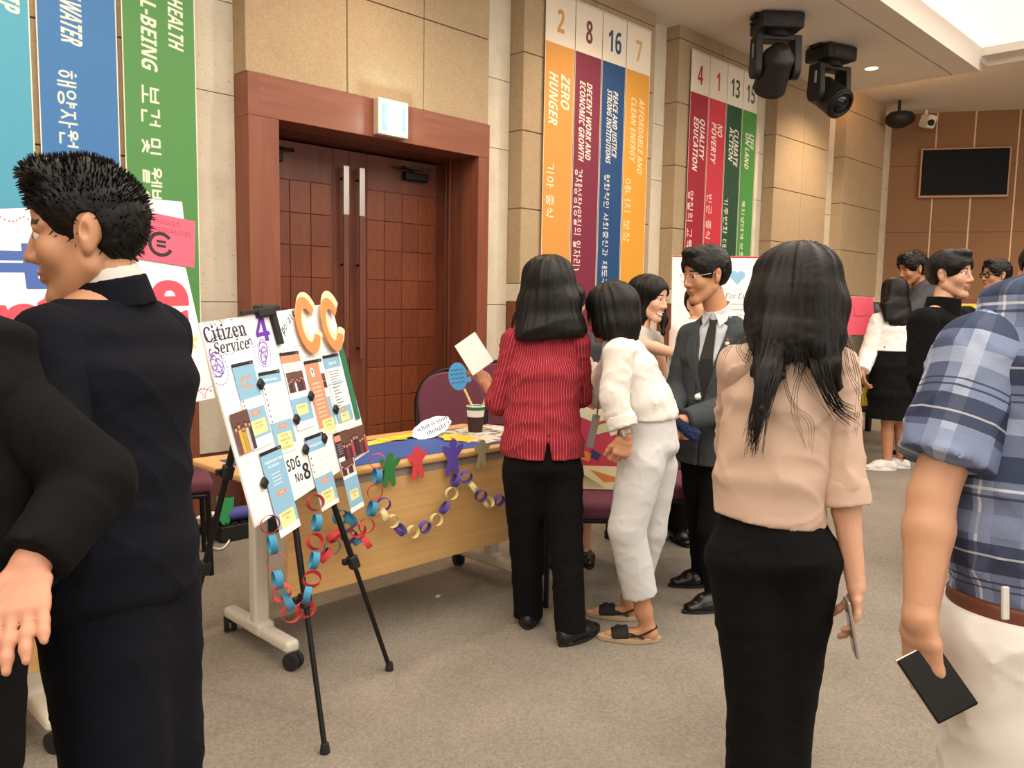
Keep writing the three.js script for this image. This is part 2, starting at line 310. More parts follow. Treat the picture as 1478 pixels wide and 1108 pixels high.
// ---------------------------------------------------------------- figures: distance fields meshed into continuous surfaces
const lerp = (a, b, t) => a + (b - a) * t;
const mix = (a, b, t) => a.clone().lerp(b, t);
const hash3 = (x, y, z) => { let h = Math.imul(x, 374761393) ^ Math.imul(y, 668265263) ^ Math.imul(z, 2147483647 ^ 0x5bd1e995); h = Math.imul(h ^ (h >>> 13), 1274126177); return ((h ^ (h >>> 16)) >>> 0) / 4294967296; };
function noise3(x, y, z) {
  const xi = Math.floor(x), yi = Math.floor(y), zi = Math.floor(z), fx = x - xi, fy = y - yi, fz = z - zi;
  const u = fx * fx * (3 - 2 * fx), v = fy * fy * (3 - 2 * fy), w = fz * fz * (3 - 2 * fz);
  const c = (i, j, k) => hash3(xi + i, yi + j, zi + k);
  return lerp(lerp(lerp(c(0, 0, 0), c(1, 0, 0), u), lerp(c(0, 1, 0), c(1, 1, 0), u), v), lerp(lerp(c(0, 0, 1), c(1, 0, 1), u), lerp(c(0, 1, 1), c(1, 1, 1), u), v), w) * 2 - 1;
}
class Field {
  constructor(k = 0.03) { this.k = k; this.p = []; this.cuts = []; this.subs = []; this.disp = null; this.region = 'torso'; }
  add(d, c, r, info = {}) { this.p.push({ d, x: c.x, y: c.y, z: c.z, r, region: this.region, ...info }); return this; }
  cone(a, b, ra, rb = ra) {
    const bx = b.x - a.x, by = b.y - a.y, bz = b.z - a.z, ll = bx * bx + by * by + bz * bz || 1e-9;
    return this.add((x, y, z) => {
      const px = x - a.x, py = y - a.y, pz = z - a.z; let h = (px * bx + py * by + pz * bz) / ll; h = h < 0 ? 0 : h > 1 ? 1 : h;
      const qx = px - bx * h, qy = py - by * h, qz = pz - bz * h; return Math.sqrt(qx * qx + qy * qy + qz * qz) - (ra + (rb - ra) * h);
    }, mix(a, b, 0.5), Math.sqrt(ll) / 2 + Math.max(ra, rb), { a, b, rad: (ra + rb) / 2 });
  }
  coneCut(a, b, ra, rb) {
    const n = b.clone().sub(a).normalize(), b2 = b.clone().addScaledVector(n, 0.02); this.cone(a, b2, ra, rb); const q = this.p[this.p.length - 1], d = q.d;
    q.d = (x, y, z) => Math.max(d(x, y, z), (x - b.x) * n.x + (y - b.y) * n.y + (z - b.z) * n.z); return this;
  }
  // elliptical tapering segment: radii [lateral, depth] at both ends, lat = lateral direction
  seg(a, b, r0, r1, lat, cap = 0.6) {
    const ax = b.clone().sub(a), len = ax.length() || 1e-6; ax.divideScalar(len);
    const L = lat.clone().addScaledVector(ax, -lat.dot(ax)).normalize(), D = ax.clone().cross(L), mr = Math.max(...r0, ...r1);
    return this.add((x, y, z) => {
      const px = x - a.x, py = y - a.y, pz = z - a.z; const t = px * ax.x + py * ax.y + pz * ax.z; let h = t / len; h = h < 0 ? 0 : h > 1 ? 1 : h;
      const rx = r0[0] + (r1[0] - r0[0]) * h, ry = r0[1] + (r1[1] - r0[1]) * h, rz = Math.min(rx, ry) * cap;
      const q = px * L.x + py * L.y + pz * L.z, w = px * D.x + py * D.y + pz * D.z, e = t - h * len;
      const k0 = Math.sqrt(q * q / (rx * rx) + w * w / (ry * ry) + e * e / (rz * rz)), k1 = Math.sqrt(q * q / (rx * rx * rx * rx) + w * w / (ry * ry * ry * ry) + e * e / (rz * rz * rz * rz));
      return k1 < 1e-6 ? -Math.min(rx, ry) : k0 * (k0 - 1) / k1;
    }, mix(a, b, 0.5), len / 2 + mr, { a, b, L, D, rad: (r0[0] + r1[0] + r0[1] + r1[1]) / 4 });
  }
  ell(c, rx, ry, rz, q) {
    const iq = q ? q.clone().invert() : null, t = V3();
    return this.add((x, y, z) => {
      t.set(x - c.x, y - c.y, z - c.z); if (iq) t.applyQuaternion(iq);
      const a = t.x / rx, b = t.y / ry, d = t.z / rz, k0 = Math.sqrt(a * a + b * b + d * d), k1 = Math.sqrt(a * a / (rx * rx) + b * b / (ry * ry) + d * d / (rz * rz));
      return k1 < 1e-6 ? -Math.min(rx, ry, rz) : k0 * (k0 - 1) / k1;
    }, c, Math.max(rx, ry, rz), { a: c, b: c, rad: rx });
  }
  group(sub) { const b = sub.box(0), c = b.getCenter(V3()); return this.add((x, y, z) => sub.at(x, y, z), c, b.getSize(V3()).length() / 2); }
  as(region) { this.region = region; return this; }
  cut(p, n, region) { this.cuts.push([p, n.clone().normalize(), region]); return this; }
  carve(f, k = 0.01) { this.subs.push([f, k]); return this; }
  at(x, y, z) {
    let d = 1e3; const k = this.k;
    for (const q of this.p) {
      const ex = x - q.x, ey = y - q.y, ez = z - q.z, lb = Math.sqrt(ex * ex + ey * ey + ez * ez) - q.r; if (lb > d + k) continue;
      const e = q.d(x, y, z); const h = Math.max(k - Math.abs(d - e), 0) / k; d = Math.min(d, e) - h * h * k * 0.25;
    }
    if (this.disp && d < 0.025 && d > -0.025) d += this.disp(x, y, z);
    for (const [p, n] of this.cuts) { const e = (x - p.x) * n.x + (y - p.y) * n.y + (z - p.z) * n.z; if (e > d) d = e; }
    for (const [f, kk] of this.subs) { const e = -f(x, y, z); const h = Math.max(kk - Math.abs(d - e), 0) / kk; d = Math.max(d, e) + h * h * kk * 0.25; }
    return d;
  }
  nearest(x, y, z) { let best = 1e9, r = this.p[0]; for (const q of this.p) { const e = q.d(x, y, z); if (e < best) { best = e; r = q; } } return r; }
  box(pad = 0.03) {
    const b = new THREE.Box3(); for (const q of this.p) { b.expandByPoint(V3(q.x - q.r, q.y - q.r, q.z - q.r)); b.expandByPoint(V3(q.x + q.r, q.y + q.r, q.z + q.r)); }
    b.expandByScalar(pad);
    for (const [p, n] of this.cuts) { if (n.y > 0.98) b.max.y = Math.min(b.max.y, p.y + pad); if (n.y < -0.98) b.min.y = Math.max(b.min.y, p.y - pad); }
    return b;
  }
  mesh(cell) {
    const b = this.box(), nx = Math.ceil((b.max.x - b.min.x) / cell) + 1, ny = Math.ceil((b.max.y - b.min.y) / cell) + 1, nz = Math.ceil((b.max.z - b.min.z) / cell) + 1;
    const g = new Float32Array(nx * ny * nz), S = 5, half = S * cell * 0.87 * 1.5 + 0.012;
    for (let k = 0; k < nz; k += S) for (let j = 0; j < ny; j += S) for (let i = 0; i < nx; i += S) {
      const c = this.at(b.min.x + (i + S / 2) * cell, b.min.y + (j + S / 2) * cell, b.min.z + (k + S / 2) * cell), skip = Math.abs(c) > half;
      for (let kk = k; kk < Math.min(k + S, nz); kk++) for (let jj = j; jj < Math.min(j + S, ny); jj++) for (let ii = i; ii < Math.min(i + S, nx); ii++)
        g[ii + nx * (jj + ny * kk)] = skip ? c : this.at(b.min.x + ii * cell, b.min.y + jj * cell, b.min.z + kk * cell);
    }
    const pos = [], idx = [], vi = new Int32Array(nx * ny * nz).fill(-1), sx = 1, sy = nx, sz = nx * ny;
    const E = [[0, 0, 0, 1, 0, 0], [0, 1, 0, 1, 1, 0], [0, 0, 1, 1, 0, 1], [0, 1, 1, 1, 1, 1], [0, 0, 0, 0, 1, 0], [1, 0, 0, 1, 1, 0], [0, 0, 1, 0, 1, 1], [1, 0, 1, 1, 1, 1], [0, 0, 0, 0, 0, 1], [1, 0, 0, 1, 0, 1], [0, 1, 0, 0, 1, 1], [1, 1, 0, 1, 1, 1]];
    for (let k = 0; k < nz - 1; k++) for (let j = 0; j < ny - 1; j++) for (let i = 0; i < nx - 1; i++) {
      const o = i + nx * (j + ny * k); let neg = 0;
      if (g[o] < 0) neg++; if (g[o + sx] < 0) neg++; if (g[o + sy] < 0) neg++; if (g[o + sx + sy] < 0) neg++; if (g[o + sz] < 0) neg++; if (g[o + sx + sz] < 0) neg++; if (g[o + sy + sz] < 0) neg++; if (g[o + sx + sy + sz] < 0) neg++;
      if (!neg || neg === 8) continue;
      let X = 0, Y = 0, Z = 0, n = 0;
      for (const e of E) {
        const a = g[o + e[0] + e[1] * sy + e[2] * sz], c = g[o + e[3] + e[4] * sy + e[5] * sz]; if ((a < 0) === (c < 0)) continue;
        const t = a / (a - c); X += e[0] + t * (e[3] - e[0]); Y += e[1] + t * (e[4] - e[1]); Z += e[2] + t * (e[5] - e[2]); n++;
      }
      vi[o] = pos.length / 3; pos.push(b.min.x + (i + X / n) * cell, b.min.y + (j + Y / n) * cell, b.min.z + (k + Z / n) * cell);
    }
    const quad = (a, c, d, e, flip) => { if (a < 0 || c < 0 || d < 0 || e < 0) return; if (flip) idx.push(a, d, c, a, e, d); else idx.push(a, c, d, a, d, e); };
    for (let k = 1; k < nz - 1; k++) for (let j = 1; j < ny - 1; j++) for (let i = 1; i < nx - 1; i++) {
      const o = i + nx * (j + ny * k), a = g[o] < 0;
      if (a !== (g[o + sx] < 0)) quad(vi[o - sy - sz], vi[o - sz], vi[o], vi[o - sy], !a);
      if (a !== (g[o + sy] < 0)) quad(vi[o - sx - sz], vi[o - sx], vi[o], vi[o - sz], !a);
      if (a !== (g[o + sz] < 0)) quad(vi[o - sx - sy], vi[o - sy], vi[o], vi[o - sx], !a);
    }
    const geo = new THREE.BufferGeometry(); geo.setAttribute('position', new THREE.Float32BufferAttribute(pos, 3)); geo.setIndex(idx); geo.computeVertexNormals(); return geo;
  }
  // uv in metres around and along the nearest segment, region by region (one region per triangle so that patterns do not smear)
  meshUV(cell, frames = {}) {
    const g = this.mesh(cell).toNonIndexed(), p = g.attributes.position, uv = new Float32Array(p.count * 2);
    for (let i = 0; i < p.count; i += 3) {
      const cx = (p.getX(i) + p.getX(i + 1) + p.getX(i + 2)) / 3, cy = (p.getY(i) + p.getY(i + 1) + p.getY(i + 2)) / 3, cz = (p.getZ(i) + p.getZ(i + 1) + p.getZ(i + 2)) / 3;
      const fr = frames[this.nearest(cx, cy, cz).region] || frames.torso; let first = 0;
      for (let j = 0; j < 3; j++) {
        const q = V3(p.getX(i + j), p.getY(i + j), p.getZ(i + j)).sub(fr.o), v = q.dot(fr.axis); let an = Math.atan2(q.dot(fr.x), q.dot(fr.z));
        if (j && an - first > Math.PI) an -= 2 * Math.PI; if (j && an - first < -Math.PI) an += 2 * Math.PI; if (!j) first = an;
        uv[2 * (i + j)] = an * fr.r; uv[2 * (i + j) + 1] = v;
      }
    }
    g.setAttribute('uv', new THREE.BufferAttribute(uv, 2)); return g;
  }
}
const uvFrame = (a, b, x, r) => { const axis = b.clone().sub(a).normalize(), xx = x.clone().addScaledVector(axis, -x.dot(axis)).normalize(); return { o: a, axis, x: xx, z: axis.clone().cross(xx), r }; };

const SKIN = { a: new THREE.Color(0xc98f6c), b: new THREE.Color(0xd9a585), c: new THREE.Color(0xb57a56), d: new THREE.Color(0xe3b294) };
const skinMat = mat(0xffffff, 0.5, { vertexColors: true, bumpMap: bumpAt(40), bumpScale: 0.0002 });
const hairMat = new THREE.MeshPhysicalMaterial({ color: 0x080606, roughness: 0.46, specularIntensity: 0.55, bumpMap: bumpAt(8), bumpScale: 0.0004 });
const hairBrown = new THREE.MeshPhysicalMaterial({ color: 0x0c0806, roughness: 0.46, specularIntensity: 0.55, bumpMap: bumpAt(8), bumpScale: 0.0004 });
const eyeWhite = mat(0xe9e4de, 0.25), eyeDark = mat(0x140c08, 0.15);
function paint(geo, fn) {
  const p = geo.attributes.position, c = new Float32Array(p.count * 3);
  for (let i = 0; i < p.count; i++) { const k = fn(p.getX(i), p.getY(i), p.getZ(i)); c[3 * i] = k.r; c[3 * i + 1] = k.g; c[3 * i + 2] = k.b; }
  geo.setAttribute('color', new THREE.BufferAttribute(c, 3)); return geo;
}
// head in its own frame: +z face, +x the person's left, origin in the skull at eye height + 1 cm; unit = metre at scale 1 (0.235 m tall)
function headField(o = {}) {
  const f = new Field(0.022), j = o.jaw ?? 1;
  f.ell(V3(0, 0.03, -0.016), 0.076, 0.09, 0.095); f.ell(V3(0, -0.03, 0.022), 0.058 * j, 0.078, 0.068); f.ell(V3(0, 0.052, 0.04), 0.062, 0.05, 0.05);
  for (const s of [-1, 1]) { f.cone(V3(s * 0.052 * j, -0.05, 0.0), V3(s * 0.02 * j, -0.098, 0.064), 0.021, 0.015); f.ell(V3(s * 0.038, -0.022, 0.062), 0.026, 0.026, 0.024); }
  f.ell(V3(0, -0.1, 0.07), 0.021 * j, 0.017, 0.018);
  const fine = new Field(0.01);
  const base = { at: (x, y, z) => f.at(x, y, z) };
  fine.add(base.at, V3(0, -0.02, 0), 0.16);
  fine.cone(V3(0, 0.012, 0.088), V3(0, -0.026, 0.106), 0.0075, 0.0105);
  for (const s of [-1, 1]) {
    fine.ell(V3(s * 0.0125, -0.031, 0.094), 0.009, 0.008, 0.01);
    fine.cone(V3(s * 0.016, 0.026, 0.084), V3(s * 0.05, 0.024, 0.068), 0.007, 0.006);
    fine.ell(V3(s * 0.031, 0.0175, 0.0765), 0.0165, 0.006, 0.011); fine.ell(V3(s * 0.031, -0.0045, 0.075), 0.016, 0.006, 0.01);
    // ear
    const q = new THREE.Quaternion().setFromEuler(new THREE.Euler(-0.2, s * 0.35, 0));
    fine.ell(V3(s * 0.08, 0.004, -0.012), 0.0085, 0.031, 0.018, q); fine.ell(V3(s * 0.076, -0.022, -0.004), 0.008, 0.011, 0.009, q);
  }
  const smile = o.smile || 0;
  fine.ell(V3(0, -0.0555, 0.087 + 0.002), 0.022 + smile * 0.006, 0.0055, 0.009); fine.ell(V3(0, -0.067 - smile * 0.008, 0.085), 0.019 + smile * 0.004, 0.0065, 0.009);
  const eyes = [-1, 1].map((s) => (x, y, z) => Math.hypot((x - s * 0.031) / 1.3, (y - 0.0065) / 0.62, z - 0.094) - 0.0125);
  for (const e of eyes) fine.carve(e, 0.008);
  for (const s of [-1, 1]) fine.carve((x, y, z) => Math.hypot(x - s * 0.09, (y - 0.006) / 1.7, z + 0.006) - 0.0075, 0.004);
  fine.carve((x, y, z) => Math.hypot(x / (2.6 + smile * 1.2), (y + 0.0605 + smile * 0.002 - smile * 3.2 * x * x) / (0.35 + smile * 1.1), z - 0.1) - 0.0085, 0.004);
  return fine;
}
const mapHead = (geo, H) => geo.applyMatrix4(H);
// a hand: wrist at origin, fingers along dir, palm faces pn
function handField(wrist, dir, pn, side, curls, s = 1, spread = 0.05, thumb = [0.5, 0.3]) {
  const f = new Field(0.009), y = dir.clone().normalize(), z = pn.clone().addScaledVector(y, -pn.dot(y)).normalize(), x = y.clone().cross(z).multiplyScalar(side === 'R' ? 1 : -1);
  const P = (a, b, c) => wrist.clone().addScaledVector(x, a * s).addScaledVector(y, b * s).addScaledVector(z, c * s);
  f.seg(P(0, -0.005, 0), P(0.002, 0.03, 0), [0.0265 * s, 0.02 * s], [0.036 * s, 0.016 * s], x, 0.8); f.seg(P(0.002, 0.03, 0), P(0.001, 0.082, 0), [0.038 * s, 0.0155 * s], [0.041 * s, 0.012 * s], x, 0.8);
  const bx = [0.031, 0.0105, -0.0105, -0.03], by = [0.088, 0.092, 0.088, 0.08], len = [0.07, 0.079, 0.073, 0.057], rad = [0.0088, 0.009, 0.0086, 0.0077];
  for (let i = 0; i < 4; i++) {
    let p = P(bx[i], by[i] - 0.012, 0), a = 0; const out = (1.4 - i) * spread;
    const seg = [0.45, 0.3, 0.25];
    for (let k = 0; k < 3; k++) {
      a += (curls[i] ?? 0.3) * (k === 0 ? 0.8 : 1.0);
      const d = y.clone().multiplyScalar(Math.cos(a) * Math.cos(out)).addScaledVector(x, Math.sin(out) * Math.cos(a)).addScaledVector(z, Math.sin(a));
      const q = p.clone().addScaledVector(d, (len[i] * seg[k] + (k === 0 ? 0.012 : 0)) * s); f.cone(p, q, rad[i] * s * (1 - k * 0.07), rad[i] * s * (0.95 - k * 0.09)); p = q;
    }
  }
  let p = P(0.024, 0.02, 0.004); const d1 = x.clone().multiplyScalar(Math.sin(thumb[0] + 0.35)).addScaledVector(y, Math.cos(thumb[0] + 0.35)).addScaledVector(z, thumb[1] * 0.7).normalize();
  let q = p.clone().addScaledVector(d1, 0.042 * s); f.cone(p, q, 0.015 * s, 0.0115 * s);
  const d2 = d1.clone().addScaledVector(y, 0.5).addScaledVector(z, thumb[1]).normalize(); p = q; q = p.clone().addScaledVector(d2, 0.03 * s); f.cone(p, q, 0.0112 * s, 0.0098 * s);
  f.cone(q, q.clone().addScaledVector(d2.addScaledVector(y, 0.2).normalize(), 0.022 * s), 0.0098 * s, 0.008 * s);
  return f;
}
const dirOf = (right, fwd) => camR0.clone().multiplyScalar(right).addScaledVector(camF0, fwd).normalize();
// ---- a person: joints from a standing template, any of them replaced by measured points
function person(o) {
  const h = o.h, s = h / 1.7, f = o.f.clone().setY(0).normalize(), l = UP.clone().cross(f).normalize(), base = o.pos.clone();
  const T = (a, b, c) => base.clone().addScaledVector(l, a * s).addScaledVector(UP, b * h).addScaledVector(f, c * s);
  const J = { pelvis: T(0, 0.545, 0), waist: T(0, 0.625, 0.005), chest: T(0, 0.735, 0.005), neck: T(0, 0.835, -0.005), head: T(0, 0.928, 0.025), shL: T(0.175, 0.805, -0.005), shR: T(-0.175, 0.805, -0.005),
    elL: T(0.225, 0.63, -0.02), elR: T(-0.225, 0.63, -0.02), wrL: T(0.235, 0.485, 0.06), wrR: T(-0.235, 0.485, 0.06), hipL: T(0.085, 0.52, 0), hipR: T(-0.085, 0.52, 0), knL: T(0.095, 0.285, 0.02), knR: T(-0.095, 0.285, 0.02),
    anL: T(0.1, 0.05, -0.03), anR: T(-0.1, 0.05, -0.03), footL: f.clone(), footR: f.clone(), ...(o.J || {}) };
  const g = thing('person', o.label, 'person', base, 0, o.group);
  const ctx = { o, h, s, f, l, J, g, T, base, cell: o.cell || 0.009, fine: o.fine || 0.0035 };
  ctx.latS = J.shL.clone().sub(J.shR).normalize(); ctx.latH = J.hipL.clone().sub(J.hipR).normalize();
  ctx.chestF = ctx.latS.clone().cross(J.neck.clone().sub(J.chest).normalize()).normalize();
  ctx.put = (name, geo, m, label) => { const x = part(name, geo.translate(-base.x, -base.y, -base.z), m, g); if (label) x.userData.label = label; return x; };
  // head frame
  const hf = (o.headF || f).clone().normalize(), hl = (o.headUp || UP).clone().cross(hf).normalize(), hu = hf.clone().cross(hl), hs = (o.hs || 1) * s ** 0.5;
  ctx.H = new THREE.Matrix4().makeBasis(hl.clone().multiplyScalar(hs), hu.clone().multiplyScalar(hs), hf.clone().multiplyScalar(hs * (o.hz || 1))).setPosition(J.head);
  ctx.hp = (x, y, z) => V3(x, y, z).applyMatrix4(ctx.H); ctx.hs = hs;
  // continuous body
  const slim = o.slim ?? 1, sk = o.skin || SKIN.a, B = new Field(0.03), q = (a) => a * s * slim;
  B.seg(J.pelvis, J.waist, [q(0.145), q(0.1)], [q(0.12), q(0.09)], ctx.latH); B.seg(J.waist, J.chest, [q(0.12), q(0.09)], [q(0.145), q(0.1)], ctx.latS); B.seg(J.chest, mix(J.chest, J.neck, 0.75), [q(0.145), q(0.1)], [q(0.12), q(0.065)], ctx.latS);
  B.cone(J.neck, ctx.hp(0, -0.06, -0.018), 0.056 * s * (o.neckR || 1), 0.052 * hs * (o.neckR || 1));
  B.cone(J.shL, J.neck, 0.045 * s, 0.05 * s); B.cone(J.shR, J.neck, 0.045 * s, 0.05 * s);
  const ar = o.armR || 1;
  for (const d of ['L', 'R']) {
    const A = new Field(0.012), G = new Field(0.014); A.cone(J['sh' + d], J['el' + d], 0.047 * s * ar, 0.037 * s * ar); A.cone(J['el' + d], mix(J['el' + d], J['wr' + d], 0.28), 0.036 * s * ar, 0.0385 * s * ar); A.cone(mix(J['el' + d], J['wr' + d], 0.28), J['wr' + d], 0.0385 * s * ar, 0.0255 * s * ar); B.group(A);
    G.cone(J['hip' + d], J['kn' + d], 0.078 * s * slim, 0.05 * s); G.cone(J['kn' + d], mix(J['kn' + d], J['an' + d], 0.3), 0.048 * s, 0.051 * s); G.cone(mix(J['kn' + d], J['an' + d], 0.3), J['an' + d], 0.051 * s, 0.034 * s); B.group(G);
    const ft = J['foot' + d].clone().setY(0).normalize(), an = J['an' + d], heel = V3(an.x, base.y + 0.032 * s, an.z).addScaledVector(ft, -0.03 * s), toe = V3(an.x, base.y + 0.02, an.z).addScaledVector(ft, 0.15 * s);
    B.cone(an, heel, 0.034 * s, 0.03 * s); B.cone(heel, toe, 0.03 * s, 0.02 * s);
  }
  const pieces = [paint(B.mesh(Math.max(ctx.cell * 1.25, 0.01)), () => sk)];
  const lip = sk.clone().lerp(new THREE.Color(0x9a3c3a), o.lips ?? 0.45), brow = new THREE.Color(0x1c1310), teeth = new THREE.Color(0xf0ece4);
  const hg = headField(o.face || {}).mesh(o.headCell || ctx.fine);
  const sm = o.face?.smile || 0;
  paint(hg, (x, y, z) => {
    if (z > 0.055) {
      const my = y + 0.061 - sm * 3.2 * x * x;
      if (sm && Math.abs(x) < 0.026 && Math.abs(my + 0.003) < 0.0085 && z < 0.0945) return teeth;
      if (Math.abs(x) < 0.024 + sm * 0.006 && Math.abs(my) < 0.010 + sm * 0.008 && z > 0.07) return lip;
      const ex = Math.abs(x) - 0.033; if (Math.abs(ex) < 0.02 && Math.abs(y - 0.0285 - 0.002 + ex * 0.12) < 0.0042 && o.brows !== false) return brow;
    }
    return sk;
  });
  pieces.push(mapHead(hg, ctx.H));
  for (const [side, hd] of Object.entries(o.hands || {})) {
    const wrist = J['wr' + side], hf2 = handField(wrist, hd.dir, hd.palm, side, hd.curl || [0.35, 0.4, 0.42, 0.45], (hd.s || 1) * s, hd.spread ?? 0.05, hd.thumb);
    hf2.cone(mix(J['el' + side], wrist, 0.9), wrist, 0.0268 * s * ar, 0.0253 * s * ar);
    pieces.push(paint(hf2.mesh(ctx.fine), () => sk));
  }
  ctx.put('body', mergeGeometries(pieces.map((p) => { p.deleteAttribute('uv'); return p; })), skinMat);
  if (o.eyes) for (const sx of [-1, 1]) {
    const e = ctx.put('eye', new THREE.SphereGeometry(0.0118 * hs, 16, 12).applyMatrix4(new THREE.Matrix4().setPosition(ctx.hp(sx * 0.031, 0.0065, 0.0758))), eyeWhite);
    part('iris', new THREE.SphereGeometry(0.0078 * hs, 12, 10).applyMatrix4(new THREE.Matrix4().setPosition(ctx.hp(sx * 0.031 + (o.gaze || 0), 0.0065, 0.0815).sub(base))), eyeDark, e);
  }
  for (const w of o.wear || []) w(ctx);
  return ctx;
}
// ---- garments
// soft waves plus sharp creases that run slanting over the cloth
const wrinkles = (amp, fx, fy, seed = 0) => (x, y, z) => {
  const w = noise3(x * fx * 0.6 + seed, y * fy * 0.6, z * fx * 0.6), a = (x - z) * 0.7, s1 = noise3((a + y * 0.9) * fx * 1.5 + seed, (y - a * 0.6) * fy * 0.45, (x + z) * fx * 0.8), s2 = noise3((a - y * 1.1) * fx * 1.7 - seed, (y + a * 0.5) * fy * 0.5, (x + z) * fx * 0.9 + 7);
  const r1 = 1 - Math.min(1, Math.abs(s1) * 3.2), r2 = 1 - Math.min(1, Math.abs(s2) * 3.6); return amp * (0.5 * w - 1.0 * r1 * r1 - 0.8 * r2 * r2 + 0.25);
};
function torsoInto(F, c, p) {      // p: [[joint or point, halfWidth, halfDepth], ...] from bottom to neck
  F.as('torso'); const n = p.length;
  for (let i = 0; i < n - 1; i++) F.seg(p[i][0], p[i + 1][0], [p[i][1] * c.s, p[i][2] * c.s], [p[i + 1][1] * c.s, p[i + 1][2] * c.s], i < n / 2 ? c.latH : c.latS, 0.5);
}
function topFrames(c) {
  const { J } = c, fr = { torso: uvFrame(J.pelvis, J.chest, c.latS, 0.15) };
  for (const d of ['L', 'R']) fr['arm' + d] = uvFrame(J['sh' + d], J['el' + d], c.latS.clone().negate(), 0.055), fr['fore' + d] = uvFrame(J['el' + d], J['wr' + d], c.latS.clone().negate(), 0.05);
  return fr;
}
// a top: o = {profile, hem, arm:[r0,r1,r2], cuff (0..1 along forearm, <0 above the elbow), mat, name, wr}
function top(o) {
  return (c) => {
    const { J, s } = c, F = new Field(o.k || 0.03), pf = o.profile(J, c); torsoInto(F, c, pf);
    const a = o.arm || [0.066, 0.055, 0.042], fr = topFrames(c), sl = [];
    for (const d of o.sleeves || ['L', 'R']) {
      F.as('torso'); F.cone(mix(J['sh' + d], J.neck, 0.16), J.neck, (o.shR || 0.052) * s, 0.055 * s);
      const S = new Field(0.012); S.as('arm' + d);
      const cu = o.cuff ?? 1, end = cu >= 0 ? mix(J['el' + d], J['wr' + d], cu) : mix(J['el' + d], J['sh' + d], -cu);
      if (cu >= 0) { S.cone(J['sh' + d], J['el' + d], a[0] * s, a[1] * s); S.as('fore' + d); S.coneCut(J['el' + d], end, a[1] * s, lerp(a[1], a[2], cu) * s); } else S.coneCut(J['sh' + d], end, a[0] * s, a[1] * s);
      S.as('arm' + d); S.cone(mix(J['sh' + d], J.neck, 0.22), J['sh' + d], a[0] * 0.78 * s, a[0] * s * 0.98);
      S.disp = o.armDisp || o.disp; sl.push(S);
    }
    if (o.disp) F.disp = o.disp;
    if (o.hem) { const [p, n] = o.hem(J, c); F.cut(p, n); }
    const nk = (o.neck || ((J2, c2) => [mix(J.neck, J.head, 0.18), J.head.clone().sub(J.neck).normalize()]))(J, c); if (nk) { const [p, n] = nk; const R = 0.12; F.carve((x, y, z) => { const px = x - p.x, py = y - p.y, pz = z - p.z, t = px * n.x + py * n.y + pz * n.z; return Math.max(-t, Math.sqrt(px * px + py * py + pz * pz) - R); }, 0.004); }
    for (const k of o.carves ? o.carves(J, c) : []) F.carve(k, 0.003);
    c.topF = F;
    c.put(o.name || 'shirt', F.meshUV(o.cell || c.cell, fr), o.mat, o.label);
    for (const S of sl) c.put('sleeve', S.meshUV(o.cell || c.cell, fr), o.mat);
  };
}
function trousers(o) {
  return (c) => {
    const { J, s } = c, F = new Field(o.k || 0.04), r = o.r || [0.1, 0.075, 0.068, 0.07], W0 = o.waistP || mix(J.pelvis, J.waist, 0.75);
    F.seg(J.pelvis, W0, [(o.hip || 0.155) * s, (o.hipD || 0.118) * s], [(o.waist || 0.135) * s, (o.waistD || 0.105) * s], c.latH, 0.5);
    for (const d of ['L', 'R']) {
      const hp = J['hip' + d], kn = J['kn' + d], an = J['an' + d], end = o.crop ? mix(kn, an, o.crop) : V3(an.x, an.y - 0.02, an.z);
      F.as('leg' + d); const G = new Field(0.012); G.cone(hp, mix(hp, kn, 0.4), r[0] * s, lerp(r[0], r[1], 0.5) * s); G.cone(mix(hp, kn, 0.4), kn, lerp(r[0], r[1], 0.5) * s, r[1] * s); G.coneCut(kn, end, r[2] * s, r[3] * s); F.group(G);
    }
    if (o.disp) F.disp = o.disp;
    if (o.top) { const [p, n] = o.top(J, c); F.cut(p, n); }
    const fr = { torso: uvFrame(J.pelvis, J.waist, c.latH, 0.15) }; for (const d of ['L', 'R']) fr['leg' + d] = uvFrame(J['hip' + d], J['kn' + d], c.latH, 0.08);
    c.put(o.name || 'trousers', F.meshUV(o.cell || c.cell, fr), o.mat, o.label);
  };
}
